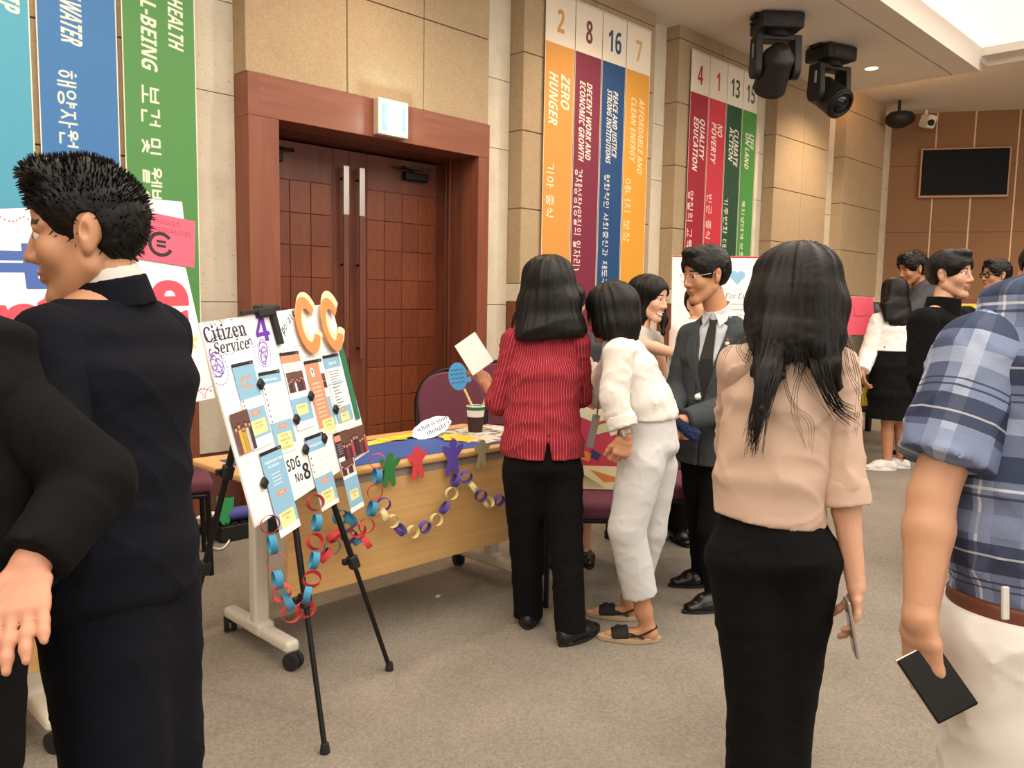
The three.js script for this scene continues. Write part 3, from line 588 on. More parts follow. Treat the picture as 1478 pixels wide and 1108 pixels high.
function shoes(o) {
  return (c) => {
    const { J, s, base } = c;
    for (const d of ['L', 'R']) {
      const ft = J['foot' + d].clone().setY(0).normalize(), an = J['an' + d], sd = UP.clone().cross(ft), P = (a, y, b) => V3(an.x, base.y + y, an.z).addScaledVector(ft, a * s).addScaledVector(sd, b * s);
      const F = new Field(0.03); F.seg(P(-0.045, 0.03, 0), P(0.08, 0.032, 0), [0.036 * s, 0.034 * s], [0.045 * s, 0.034 * s], sd, 1); F.seg(P(0.08, 0.03, 0), P(0.17, 0.022, 0), [0.045 * s, 0.032 * s], [0.032 * s, 0.018 * s], sd, 1);
      F.cone(P(-0.02, 0.06, 0), P(0, (o.high || 0.075), 0), 0.036 * s, 0.038 * s); F.cone(P(0.02, 0.06, 0), P(0.09, 0.04, 0), 0.034 * s, 0.034 * s);
      F.cut(P(0, 0.012, 0), V3(0, -1, 0)); F.cut(P(0, (o.high || 0.075) + 0.012, 0), V3(0, 1, 0));
      const sh = c.put('shoe', F.mesh(Math.max(0.006, c.cell * 0.7)), o.mat);
      const sp = new THREE.Shape(); for (let i = 0; i <= 28; i++) { const t = i / 28 * Math.PI * 2, L = Math.cos(t), w = 0.038 + 0.012 * Math.max(0, Math.sin((L + 1) * 1.7)); const x = 0.062 + L * 0.14, y = Math.sin(t) * w; i ? sp.lineTo(x * s, y * s) : sp.moveTo(x * s, y * s); }
      const sg = extrude(sp, o.sole || 0.012, 0.001, 4).applyMatrix4(new THREE.Matrix4().makeBasis(ft, sd, UP)).translate(an.x - base.x, base.y + 0.001 - base.y, an.z - base.z);
      sg.computeVertexNormals(); part('sole', sg, o.soleMat || M.rubber, sh);
    }
  };
}
// ---- hair. short: cap over the skull; long: falls down the back
function capInto(F, th = 0.012) { F.ell(V3(0, 0.034, -0.018), 0.077 + th, 0.091 + th, 0.096 + th); F.ell(V3(0, 0.055, 0.036), 0.064 + th, 0.05 + th, 0.052 + th); }
const faceCarve = (y0 = -0.03, ry = 0.098, w = 0.071, z0 = 0.1, rz = 0.085) => (x, y, z) => { const a = x / w, b = (y - y0) / ry, c = (z - z0) / rz, k = Math.sqrt(a * a + b * b + c * c); return (k - 1) * 0.07; };
function hairShort(o = {}) {
  return (c) => {
    const F = new Field(0.02); capInto(F, o.th || 0.012); if (o.top) F.ell(V3(0, 0.095, o.topZ ?? 0.0), 0.058, o.top, 0.08); if (o.quiff) F.ell(V3(o.quiffX || 0, 0.112, 0.062), 0.05, 0.022, 0.035);
    F.carve(o.face || faceCarve(), 0.006);
    F.carve((x, y, z) => { const lim = z > 0.0 ? -0.012 + z * 0.2 : (o.nape ?? -0.06) + Math.max(0, (z + 0.045)) * 1.1; return y - lim; }, 0.004);     // nape and sideburn line
    F.carve((x, y, z) => Math.hypot((Math.abs(x) - 0.082) / 1, (y - 0.0) / 1.55, (z + 0.008) / 1.1) - 0.024, 0.004);  // round the ear
    const am = o.rough ?? 0.004; F.disp = (x, y, z) => -am * Math.abs(noise3(x * 120, y * 60, z * 90)) - am * 0.6 * noise3(x * 45, y * 45, z * 45);
    const geos = [F.mesh(c.o.headCell || c.fine)];
    if (o.spikes) { const g0 = geos[0], p = g0.attributes.position, n = g0.attributes.normal; for (let i = 0; i < o.spikes; i++) { const k = Math.floor(rnd() * p.count); const q = V3(p.getX(k), p.getY(k), p.getZ(k)), m = V3(n.getX(k), n.getY(k), n.getZ(k)); if (q.y < (o.spikeY ?? 0.03) && rnd() < 0.8) continue; const L = rr(0.008, o.spikeL || 0.02), d = m.clone().addScaledVector(V3(rr(-0.4, 0.4), rr(-0.1, 0.3), rr(-0.3, 0.5)), 0.8).normalize(); geos.push(strand([q.clone().addScaledVector(m, -0.004), q.clone().addScaledVector(d, L * 0.6), q.clone().addScaledVector(d, L)], 0.0024, 0.0004, 3, 3)); } }
    c.put('hair', merged(geos).applyMatrix4(c.H), o.mat || hairMat);
  };
}
// long hair: rows = [[point, halfWidth, halfDepth], ...] in world from crown down
function hairLong(o) {
  return (c) => {
    const F = new Field(0.03), Hq = new THREE.Quaternion().setFromRotationMatrix(new THREE.Matrix4().extractRotation(c.H)), th = o.th || 0.014, hs = c.hs;
    F.ell(c.hp(0, 0.034, -0.018), (0.077 + th) * hs, (0.091 + th) * hs, (0.096 + th) * hs, Hq); F.ell(c.hp(0, 0.055, 0.03), (0.064 + th) * hs, (0.05 + th) * hs, (0.05 + th) * hs, Hq);
    for (const rows2 of o.falls) for (let i = 0; i < rows2.length - 1; i++) F.seg(rows2[i][0], rows2[i + 1][0], [rows2[i][1], rows2[i][2]], [rows2[i + 1][1], rows2[i + 1][2]], o.lat || c.latS, 0.7);
    const Hi = c.H.clone().invert(), t = V3(), fc = o.face || faceCarve(-0.035, 0.1, 0.066, 0.1, 0.085);
    F.carve((x, y, z) => { t.set(x, y, z).applyMatrix4(Hi); return Math.max(fc(t.x, t.y, t.z), -0.2); }, 0.006);
    if (o.end) { const [p, n] = o.end; F.cut(p, n); }
    const am = o.groove ?? 0.0035; F.disp = (x, y, z) => { t.set(x, y, z).applyMatrix4(Hi); const an = Math.atan2(t.x, -t.z - 0.0 + 1e-6); return am * (noise3(an * 9, y * 4, 3.1) + 0.7 * noise3(an * 26, y * 6, 9.7) + (o.ragged && y < o.ragged ? 0.9 * noise3(an * 34, y * 5, 1.2) : 0)); };
    const geos = [F.mesh(o.cell || Math.max(0.005, c.fine))];
    for (const st of o.strands || []) geos.push(strand(st.p, st.r0 || 0.003, st.r1 || 0.0006, 16, 4));
    c.put('hair', merged(geos), o.mat || hairMat, o.label);
  };
}
// ---------------------------------------------------------------- lettering
const JC = { 'ㄱ': [[.1, .15, .85, .15, .78, .9]], 'ㄴ': [[.15, .1, .15, .85, .9, .85]], 'ㄷ': [[.88, .15, .15, .15, .15, .85, .9, .85]], 'ㄹ': [[.12, .12, .86, .12, .86, .48, .14, .48, .14, .88, .9, .88]], 'ㅁ': [[.15, .15, .85, .15, .85, .87, .15, .87, .15, .15]], 'ㅂ': [[.15, .08, .15, .9, .85, .9, .85, .08], [.15, .48, .85, .48]], 'ㅅ': [[.5, .1, .44, .45, .08, .92], [.48, .42, .92, .92]], 'ㅇ': ['o', .5, .52, .38], 'ㅈ': [[.1, .14, .9, .14], [.52, .14, .45, .5, .08, .92], [.48, .48, .92, .92]], 'ㅊ': [[.35, .02, .65, .02], [.1, .25, .9, .25], [.52, .25, .45, .55, .08, .95], [.48, .55, .92, .95]], 'ㅋ': [[.1, .15, .85, .15, .78, .9], [.12, .5, .82, .5]], 'ㅌ': [[.88, .12, .15, .12, .15, .88, .9, .88], [.15, .5, .85, .5]], 'ㅍ': [[.08, .15, .92, .15], [.05, .86, .95, .86], [.33, .15, .33, .86], [.67, .15, .67, .86]], 'ㅎ': [[.35, .03, .65, .03], [.08, .25, .92, .25]] };
const LJ = 'ㄱㄲㄴㄷㄸㄹㅁㅂㅃㅅㅆㅇㅈㅉㅊㅋㅌㅍㅎ', TJ = ['', 'ㄱ', 'ㄱ', 'ㄱ', 'ㄴ', 'ㄴ', 'ㄴ', 'ㄷ', 'ㄹ', 'ㄹ', 'ㄹ', 'ㄹ', 'ㄹ', 'ㄹ', 'ㄹ', 'ㄹ', 'ㅁ', 'ㅂ', 'ㅂ', 'ㅅ', 'ㅅ', 'ㅇ', 'ㅈ', 'ㅊ', 'ㅋ', 'ㅌ', 'ㅍ', 'ㅎ'];
// vowel: [horizontal strokes], [vertical strokes]
const VV = { 'ㅏ': [[.35, 0, .35, 1], [.35, .45, .95, .45]], 'ㅐ': [[.25, 0, .25, 1], [.75, 0, .75, 1], [.25, .45, .75, .45]], 'ㅑ': [[.35, 0, .35, 1], [.35, .33, .95, .33], [.35, .6, .95, .6]], 'ㅓ': [[.7, 0, .7, 1], [.1, .45, .7, .45]], 'ㅔ': [[.45, 0, .45, 1], [.85, 0, .85, 1], [.05, .45, .45, .45]], 'ㅕ': [[.7, 0, .7, 1], [.1, .33, .7, .33], [.1, .6, .7, .6]], 'ㅖ': [[.45, 0, .45, 1], [.85, 0, .85, 1], [.05, .33, .45, .33], [.05, .6, .45, .6]], 'ㅣ': [[.5, 0, .5, 1]] };
const VH = { 'ㅗ': [[.05, .8, .95, .8], [.5, .1, .5, .8]], 'ㅜ': [[.05, .2, .95, .2], [.5, .2, .5, .95]], 'ㅠ': [[.05, .2, .95, .2], [.35, .2, .35, .95], [.65, .2, .65, .95]], 'ㅛ': [[.05, .8, .95, .8], [.35, .1, .35, .8], [.65, .1, .65, .8]], 'ㅡ': [[.05, .5, .95, .5]] };
const VI = [['', 'ㅏ'], ['', 'ㅐ'], ['', 'ㅑ'], ['', 'ㅐ'], ['', 'ㅓ'], ['', 'ㅔ'], ['', 'ㅕ'], ['', 'ㅖ'], ['ㅗ', ''], ['ㅗ', 'ㅏ'], ['ㅗ', 'ㅐ'], ['ㅗ', 'ㅣ'], ['ㅛ', ''], ['ㅜ', ''], ['ㅜ', 'ㅓ'], ['ㅜ', 'ㅔ'], ['ㅜ', 'ㅣ'], ['ㅠ', ''], ['ㅡ', ''], ['ㅡ', 'ㅣ'], ['', 'ㅣ']];
function strokesIn(g, st, x, y, w, h) {
  if (st[0] === 'o') { g.beginPath(); g.ellipse(x + st[1] * w, y + st[2] * h, st[3] * w, st[3] * h, 0, 0, 7); g.stroke(); return; }
  for (const s of st) { g.beginPath(); for (let i = 0; i < s.length; i += 2) g[i ? 'lineTo' : 'moveTo'](x + s[i] * w, y + s[i + 1] * h); g.stroke(); }
}
function hangul(g, text, x, y, size, weight = 0.1) {   // y = top of the line; returns the end
  g.lineWidth = size * weight; g.lineCap = 'butt'; g.lineJoin = 'miter';
  for (const ch of text) {
    const code = ch.charCodeAt(0) - 0xac00; if (ch === ' ') { x += size * 0.38; continue; }
    if (code < 0 || code > 11171) { g.font = `bold ${size}px sans-serif`; g.textBaseline = 'alphabetic'; g.fillText(ch, x, y + size * 0.85); x += g.measureText(ch).width; continue; }
    const l = LJ[Math.floor(code / 588)], [vh, vv] = VI[Math.floor(code % 588 / 28)], t = TJ[code % 28], S = size * 0.9, H = t ? S * 0.58 : S;
    const cw = vv ? S * 0.55 : S, chh = vh ? H * 0.55 : H;
    const cons = (j, a, b, c, d) => { strokesIn(g, JC[j], a, b, c, d); if (j === 'ㅎ') { g.beginPath(); g.ellipse(a + c / 2, b + d * 0.66, c * 0.28, d * 0.27, 0, 0, 7); g.stroke(); } };
    cons(l, x + S * 0.03, y, cw * 0.94, chh * (vh ? 0.95 : 0.94));
    if (vh) strokesIn(g, VH[vh], x, y + H * 0.55, vv ? S * 0.66 : S, H * 0.42); if (vv) strokesIn(g, VV[vv], x + S * 0.6, y, S * 0.42, H);
    if (t) cons(t, x + S * 0.12, y + S * 0.64, S * 0.76, S * 0.36);
    x += size * 0.98;
  }
  return x;
}
// vertical banner: width w metres, from y1 down to y0; px per metre PM; lettering turned a quarter clockwise
const PM = 340;
function banner(x0, x1, color, num, numColor, lines, size, starts, korean, kSize, kOff, label, o = {}) {
  const y1 = 3.81, yc = 3.41, y0 = o.y0 ?? 0.95, w = x1 - x0, h = y1 - y0, W_ = Math.round(w * PM), H_ = Math.round(h * PM);
  const tex = canvasTex(W_, H_, (g) => {
    g.fillStyle = '#f3ead8'; g.fillRect(0, 0, W_, H_); g.fillStyle = color; g.fillRect(2, (y1 - yc) * PM, W_ - 4, H_);
    g.fillStyle = numColor; g.textAlign = 'center'; g.textBaseline = 'middle'; g.save(); g.translate(W_ / 2, 0.22 * PM); g.scale(0.72, 1); g.font = `bold ${0.25 * PM}px sans-serif`; g.fillText(num, 0, 0); g.restore();
    g.fillStyle = o.ink || '#f7efe0'; g.strokeStyle = o.ink || '#f7efe0'; g.textAlign = 'left'; g.textBaseline = 'middle';
    lines.forEach((t, i) => { g.save(); g.translate(W_ * starts[i], (y1 - 3.185) * PM + (o.shift || 0) * PM); g.rotate(Math.PI / 2); g.transform(1, 0, -0.18, 1, 0, 0); g.font = `bold ${size * PM}px sans-serif`; const mw = g.measureText(t).width, want = (o.len ? o.len[i] : null); g.scale(want ? want * PM / mw : 0.86, 1); g.fillText(t, 0, 0); g.restore(); });
    g.save(); g.translate(W_ * kOff + kSize * PM / 2, (y1 - 2.475) * PM); g.rotate(Math.PI / 2); if (o.kLen) { const n = [...korean].reduce((a, c) => a + (c === ' ' ? 0.38 : 0.98), 0) * kSize; g.scale(o.kLen / n, 1); } hangul(g, korean, 0, 0, kSize * PM, 0.095); g.restore();
  });
  const b = thing('banner', label, 'banner', V3((x0 + x1) / 2, y0, ZP + 0.022), 0, 'goal banners on the wall panels');
  const m = mat(0xffffff, 0.55, { map: tex }), g = new THREE.BoxGeometry(w - 0.006, h, 0.004); part('sheet', g, m, b, V3(0, h / 2, 0));
  part('top_bar', rbox(w, 0.02, 0.012, 0.004), M.cream, b, V3(0, h - 0.01, -0.002)); part('bottom_bar', rbox(w, 0.02, 0.012, 0.004), M.cream, b, V3(0, 0.01, -0.002));
}
banner(4.965, 5.327, '#d99a4a', '2', '#d79a5c', ['ZERO', 'HUNGER'], 0.15, [0.7, 0.3], '기아 종식', 0.105, 0.24, 'ochre banner numbered 2 reading ZERO HUNGER', { len: [0.27, 0.41] });
banner(5.33, 5.683, '#7c2742', '8', '#7a3a3e', ['DECENT WORK AND', 'ECONOMIC GROWTH'], 0.1, [0.56, 0.3], '경제성장(양질의 일자리)', 0.11, 0.22, 'maroon banner numbered 8 reading DECENT WORK AND ECONOMIC GROWTH', { len: [0.63, 0.65], kLen: 0.95 });
banner(5.686, 6.02, '#1c4a80', '16', '#1d4673', ['PEACE AND JUSTICE', 'STRONG INSTITUTIONS'], 0.095, [0.6, 0.34], '평화적인 사회증진과 제도구축', 0.085, 0.32, 'navy banner numbered 16 reading PEACE AND JUSTICE STRONG INSTITUTIONS', { len: [0.56, 0.62], kLen: 1.05 });
banner(6.023, 6.386, '#e3a33c', '7', '#e8b06a', ['AFFORDABLE AND', 'CLEAN ENERGY'], 0.11, [0.68, 0.36], '에너지 보장', 0.11, 0.2, 'yellow banner numbered 7 reading AFFORDABLE AND CLEAN ENERGY', { len: [0.66, 0.56], ink: '#f6dfb4' });
banner(7.06, 7.397, '#a5263a', '4', '#a8323c', ['QUALITY', 'EDUCATION'], 0.125, [0.7, 0.36], '양질의 교육', 0.11, 0.2, 'crimson banner numbered 4 reading QUALITY EDUCATION', { len: [0.39, 0.52] });
banner(7.4, 7.738, '#d23a4b', '1', '#c8454f', ['NO', 'POVERTY'], 0.13, [0.68, 0.34], '빈곤 종식', 0.11, 0.22, 'bright red banner numbered 1 reading NO POVERTY', { len: [0.13, 0.4] });
banner(7.741, 8.066, '#27513a', '13', '#37493a', ['CLIMATE', 'ACTION'], 0.125, [0.68, 0.36], '기후변화 대응', 0.1, 0.2, 'dark green banner numbered 13 reading CLIMATE ACTION', { len: [0.38, 0.34] });
banner(8.069, 8.383, '#4d9a4a', '15', '#56695a', ['LIFE', 'ON LAND'], 0.12, [0.7, 0.4], '육지생태계 보호', 0.085, 0.3, 'leaf green banner numbered 15 reading LIFE ON LAND', { len: [0.16, 0.38] });
banner(1.727, 2.124, '#4f8f4d', '3', '#4f8f4d', ['GOOD HEALTH', '& WELL-BEING'], 0.115, [0.72, 0.35], '보건 및 웰빙', 0.115, 0.34, 'green banner reading HEALTH and WELL-BEING beside stone pillar', { len: [0.5, 0.64] });
banner(1.327, 1.708, '#3a78b8', '14', '#3a78b8', ['LIFE BELOW WATER', ''], 0.14, [0.42, 0.4], '해양자원 보호', 0.1, 0.33, 'blue banner reading WATER between green and cyan banners', { len: [0.59, 0.1] });
banner(0.925, 1.306, '#4fa6c6', '17', '#4fa6c6', ['PARTNERSHIP', ''], 0.14, [0.76, 0.4], '', 0.1, 0.3, 'cyan banner whose lettering ends in IP', { len: [0.5, 0.1] });

// ---------------------------------------------------------------- fittings
{ // exit sign
  const p = onZ(567, 171, ZF + 0.05), e = thing('exit_sign', 'lit white and teal exit sign over the double door', 'exit sign', V3(p.x, p.y - 0.11, ZF));
  part('housing', rbox(0.25, 0.235, 0.06, 0.008), M.cream, e, V3(0, 0.11, 0.03));
  const t = canvasTex(128, 128, (g) => { g.fillStyle = '#eefaf6'; g.fillRect(0, 0, 128, 128); g.fillStyle = '#5fbcb4'; g.fillRect(8, 14, 26, 106); g.fillRect(100, 20, 20, 90); g.fillStyle = '#bfe9e2'; g.fillRect(48, 100, 40, 10); g.fillStyle = '#3b4a48'; g.fillRect(12, 4, 8, 4); g.fillRect(58, 4, 18, 4); });
  part('face', new THREE.BoxGeometry(0.225, 0.205, 0.004), new THREE.MeshStandardMaterial({ color: 0xffffff, map: t, emissive: 0xffffff, emissiveMap: t, emissiveIntensity: 0.55 }), e, V3(0, 0.108, 0.062));
  const pl = new THREE.PointLight(0xd8fff6, 0.5, 0, 2); pl.position.set(p.x, p.y, ZF + 0.14); pl.castShadow = true; scene.add(pl);
}
{ // television on the far wall
  const tv = thing('television', 'black flat screen television on the panelled far wall', 'television', onPlane(1390, 250, farC, farN).addScaledVector(farN, 0.05)); tv.quaternion.copy(farWall.quaternion);
  part('bezel', rbox(1.17, 0.7, 0.06, 0.008), mat(0xb98e6c, 0.5), tv); part('screen', rbox(1.12, 0.645, 0.01, 0.003), new THREE.MeshPhysicalMaterial({ color: 0x040505, roughness: 0.5, specularIntensity: 0.3 }), tv, V3(0, 0.005, 0.03)); part('wall_mount', box(0.3, 0.3, 0.05), M.blackMetal, tv, V3(0, 0, -0.04));
}
{ // camera and loudspeaker near the corner
  const p = onPlane(1337, 161, farC.clone().addScaledVector(farN, 0.25), farN), c = thing('security_camera', 'small white security camera under the ceiling by far wall', 'camera', V3(p.x, CEIL + 0.15, p.z));
  part('bracket', rod(V3(0, 0, 0), V3(0, -0.08, 0), 0.02), M.white, c); part('housing', rbox(0.13, 0.18, 0.22, 0.03, 3), M.white, c, V3(0, -0.16, 0.03), [0.3, -0.6, 0]); part('lens', new THREE.CylinderGeometry(0.045, 0.045, 0.03, 16).rotateX(Math.PI / 2), M.blackPlastic, c, V3(-0.08, -0.2, 0.1), [0.3, -0.6, 0]);
  const q = W(1297, 172, 11.2), s = thing('loudspeaker', 'black wedge-shaped loudspeaker in the ceiling corner', 'loudspeaker', q); const F = new Field(0.03); F.ell(V3(0, 0, 0), 0.17, 0.12, 0.17); F.ell(V3(0.05, 0.02, 0.05), 0.19, 0.1, 0.14); F.cut(V3(0, 0.09, 0), V3(0, 1, 0)); part('cabinet', F.mesh(0.012), M.blackPlastic, s); part('bracket', rod(V3(0, 0.08, 0), V3(0, CEIL + 0.155 - q.y, 0), 0.02), M.blackMetal, s);
}
function movingHead(u, v, d, turn, tilt, label) {   // lamp hanging from the soffit
  const q = W(u, v, d), g = thing('moving_head_light', label, 'stage light', V3(q.x, CEIL, q.z), turn), k = 0.92; g.scale.setScalar(1.2);
  const m = M.blackPlastic; part('base', rbox(0.36 * k, 0.13 * k, 0.3 * k, 0.02, 2), m, g, V3(0, -0.075 * k, 0)); part('mount_plate', rbox(0.42 * k, 0.03, 0.12, 0.004), M.blackMetal, g, V3(0, -0.015, 0));
  for (const s of [-1, 1]) part('base_handle', tube([V3(s * 0.18 * k, -0.05, -0.07), V3(s * 0.22 * k, -0.07, 0), V3(s * 0.18 * k, -0.05, 0.07)], 0.009, 10, 6), m, g);
  part('base_panel', rbox(0.2, 0.06, 0.006, 0.002), mat(0x2a2c30, 0.3), g, V3(0, -0.075, 0.139));
  part('yoke_hub', new THREE.CylinderGeometry(0.09, 0.1, 0.05, 20), m, g, V3(0, -0.16 * k, 0));
  const arm = new THREE.Shape(); arm.moveTo(-0.06, 0); arm.lineTo(0.06, 0); arm.lineTo(0.075, -0.22); arm.quadraticCurveTo(0.07, -0.3, 0, -0.3); arm.quadraticCurveTo(-0.07, -0.3, -0.075, -0.22);
  for (const s of [-1, 1]) part('yoke_arm', extrude(arm, 0.045, 0.006).rotateY(Math.PI / 2).translate(s * 0.15 - 0.022, -0.165, 0), m, g);
  part('yoke_bridge', rbox(0.32, 0.04, 0.13, 0.01), m, g, V3(0, -0.18, 0));
  const F = new Field(0.03); F.seg(V3(0, 0.1, 0), V3(0, -0.16, 0), [0.115, 0.12], [0.125, 0.13], V3(1, 0, 0), 0.5); F.seg(V3(0, 0.1, 0), V3(0, 0.17, 0), [0.11, 0.115], [0.07, 0.08], V3(1, 0, 0), 0.4); F.cut(V3(0, -0.17, 0), V3(0, -1, 0));
  const hd = part('lamp_head', F.mesh(0.011), m, g, V3(0, -0.4, 0), [tilt, 0, 0]); part('lens_ring', new THREE.TorusGeometry(0.1, 0.016, 8, 28).rotateX(Math.PI / 2), M.blackMetal, hd, V3(0, -0.172, 0)); part('lens', new THREE.SphereGeometry(0.095, 20, 8, 0, 7, 0, 0.9).rotateX(Math.PI).translate(0, 0.05, 0), mat(0x1b2026, 0.08, { metalness: 0.3 }), hd, V3(0, -0.16, 0));
  part('name_plate', rbox(0.01, 0.1, 0.02, 0.002), mat(0x9a9a9a, 0.4), g, V3(-0.182, -0.27, 0.02));
}
{ const a = onY(1122, 22, CEIL), b = onY(1200, 68, CEIL); movingHead(1122, 22, a.clone().sub(EYEP).dot(camF), -0.75, 0.75, 'black moving head stage light hanging before red banners'); movingHead(1200, 68, b.clone().sub(EYEP).dot(camF), -0.35, -0.95, 'black moving head stage light hanging nearer the round downlight'); }
// ---------------------------------------------------------------- tables
const TT = 0.72;
function makeTable(x0, x1, label, seed) {
  const cx = (x0 + x1) / 2, w = x1 - x0, t = thing('folding_table', label, 'table', V3(cx, 0, -2.9), 0);
  part('table_top', rbox(w, 0.03, 0.6, 0.012, 3), M.oak, t, V3(0, TT - 0.015, 0));
  part('edge_rail', rbox(w - 0.12, 0.035, 0.03, 0.004), mat(0x8f887c, 0.6), t, V3(0, TT - 0.05, 0.265));
  part('modesty_panel', rbox(w - 0.2, 0.395, 0.016, 0.003), M.oak, t, V3(0, 0.458, 0.272));
  for (const s of [-1, 1]) {
    const lx = s * (w / 2 - 0.115), lg = part('leg', rbox(0.065, 0.6, 0.05, 0.012, 2), M.cream, t, V3(lx, 0.39, 0.04));
    part('foot_bar', merged([rbox(0.06, 0.05, 0.5, 0.02, 3).translate(0, 0, 0), rbox(0.075, 0.06, 0.12, 0.02, 3).translate(0, 0.01, 0)]), M.cream, lg, V3(0, -0.305, 0));
    part('top_bracket', rbox(0.06, 0.03, 0.44, 0.004), M.cream, lg, V3(0, 0.285, 0));
    for (const z of [-1, 1]) { const c = part('caster', merged([new THREE.CylinderGeometry(0.032, 0.032, 0.02, 20).rotateZ(Math.PI / 2).translate(-0.014, 0, 0), new THREE.CylinderGeometry(0.032, 0.032, 0.02, 20).rotateZ(Math.PI / 2).translate(0.014, 0, 0), rbox(0.018, 0.03, 0.03, 0.004).translate(0, 0.02, 0)]), M.rubber, lg, V3(0, -0.357, z * 0.245), [0, 0.4 * z, 0]); }
  }
  return t;
}
makeTable(1.43, 2.92, 'light oak folding table hung with paper chains and paper dolls');
makeTable(-0.96, 0.86, 'light oak folding table behind the two suited men');
makeTable(4.3, 6.1, 'light oak folding table behind the man in grey suit');

// ---------------------------------------------------------------- chairs
function makeChair(label) {
  const c = thing('banquet_chair', label, 'chair', V3(), 0, 'purple banquet chairs');
  part('seat', rbox(0.43, 0.075, 0.42, 0.03, 3), M.purple, c, V3(0, 0.445, 0.01));
  const back = new THREE.Shape(); back.moveTo(-0.185, 0); back.lineTo(-0.205, 0.24); back.quadraticCurveTo(-0.2, 0.43, 0, 0.43); back.quadraticCurveTo(0.2, 0.43, 0.205, 0.24); back.lineTo(0.185, 0); back.closePath();
  part('backrest', extrude(back, 0.03, 0.012, 16).translate(0, 0.5, -0.245), M.purple, c, V3(), [-0.1, 0, 0]);
  const arc = []; for (let i = 0; i <= 16; i++) { const t = Math.PI * i / 16; arc.push(V3(Math.cos(t) * 0.222, 0.73 + Math.sin(t) * 0.225, -0.23).applyAxisAngle(V3(1, 0, 0), -0.1)); }
  part('back_frame', tube([V3(0.205, 0.44, -0.19).applyAxisAngle(V3(1, 0, 0), -0.1), ...arc, V3(-0.205, 0.44, -0.19).applyAxisAngle(V3(1, 0, 0), -0.1)], 0.014, 40, 8), M.blackMetal, c);
  part('seat_frame', merged([rod(V3(-0.205, 0.4, -0.19), V3(-0.205, 0.4, 0.19), 0.012), rod(V3(0.205, 0.4, -0.19), V3(0.205, 0.4, 0.19), 0.012), rod(V3(-0.205, 0.4, 0.19), V3(0.205, 0.4, 0.19), 0.012), rod(V3(-0.205, 0.4, -0.19), V3(0.205, 0.4, -0.19), 0.012)]), M.blackMetal, c);
  for (const s of [-1, 1]) { part('leg', rod(V3(s * 0.205, 0.002, 0.2), V3(s * 0.205, 0.42, 0.19), 0.013), M.blackMetal, c); part('leg', rod(V3(s * 0.205, 0.002, -0.25), V3(s * 0.205, 0.46, -0.2), 0.013), M.blackMetal, c); }
  return c;
}
const chair0 = makeChair('purple upholstered chair with the seated white-shirted person');
function chairAt(pos, f, label, k = 1) { const c = label === null ? chair0 : chair0.clone(); if (label !== null) { c.name = numbered('banquet_chair'); c.userData = { ...chair0.userData, label }; scene.add(c); } c.position.copy(pos); c.rotation.y = Math.atan2(f.x, f.z); c.scale.setScalar(k); return c; }
chairAt(atFloor(236, 700, 4.12), dirOf(0.75, 0.35), null);
chairAt(atFloor(657, 600, 4.95), dirOf(0.15, -1), 'purple round-backed chair behind the table, below paper speech bubble');
chairAt(atFloor(728, 600, 5.7), dirOf(0.15, -1), 'purple round-backed chair behind the paper cup');
chairAt(atFloor(852, 700, 3.86), dirOf(0, -1), 'purple chair holding up the pink sticker board');
chairAt(atFloor(978, 680, 4.26), dirOf(-0.1, -1), 'purple chair between white trousers and dark suit legs');
chairAt(atFloor(1222, 600, 7.4), dirOf(0.2, -1), 'purple chair with a yellow paper on its seat', 1.16);
function atFloor(u, v, d) { const p = W(u, v, d); p.y = 0; return p; }

// ---------------------------------------------------------------- easels and boards
function makeEasel(A, feet, label) {
  const e = thing('tripod_easel', label, 'easel', V3(A.x, 0, A.z)), o = V3(A.x, 0, A.z);
  feet.forEach((f, i) => {
    const a = A.clone().sub(o), b = f.clone().sub(o); b.y = 0.012; const k1 = mix(a, b, 0.42), k2 = mix(a, b, 0.68);
    const l = part('leg', merged([rod(a, k1, 0.0125, 0.0125, 12), rod(k1, k2, 0.0105, 0.0105, 12), rod(k2, b, 0.0085, 0.0085, 12)]), M.blackMetal, e);
    for (const k of [k1, k2]) { const j = part('leg_lock', rbox(0.034, 0.05, 0.034, 0.006, 2), M.blackPlastic, l, k); j.quaternion.setFromUnitVectors(UP, a.clone().sub(b).normalize()); part('lock_lever', rbox(0.028, 0.022, 0.02, 0.005, 2), M.blackPlastic, l, k.clone().addScaledVector(camR0, -0.026)); }
    part('rubber_foot', new THREE.CylinderGeometry(0.012, 0.016, 0.03, 12), M.rubber, l, b.clone().setY(0.016));
  });
  part('head', rbox(0.11, 0.035, 0.05, 0.01, 2), M.blackPlastic, e, A.clone().sub(o), [0, 0.6, 0]); return e;
}
const eL = onY(256, 986), eF = onY(469, 1086), eR = onY(562, 967), eM = mix(eF, eR, 0.5);
const eA = onPlane(385, 447, eM, eL.clone().sub(eM).cross(UP).normalize());
makeEasel(eA, [eL, eF, eR], 'black tripod easel holding the tilted white project board');
const bN = eF.clone().sub(eA).cross(eR.clone().sub(eA)).normalize(); if (bN.z < 0) bN.negate();
const bP = eA.clone().addScaledVector(bN, 0.03), bTL = onPlane(283, 468, bP, bN), bTR = onPlane(475, 437, bP, bN), bBL = onPlane(373, 757, bP, bN), bBR = onPlane(536, 650, bP, bN);
const bX = bTR.clone().sub(bTL).add(bBR.clone().sub(bBL)).normalize(), bY = bN.clone().cross(bX).normalize();
const bO = bTL.clone().add(bTR).add(bBL).add(bBR).multiplyScalar(0.25), bW = bTR.distanceTo(bTL) / 2 + bBR.distanceTo(bBL) / 2, bH = bTL.distanceTo(bBL) / 2 + bTR.distanceTo(bBR) / 2;
const onBoard = (u, v) => { const p = onPlane(u, v, bP, bN).sub(bO); return [p.dot(bX), p.dot(bY)]; };
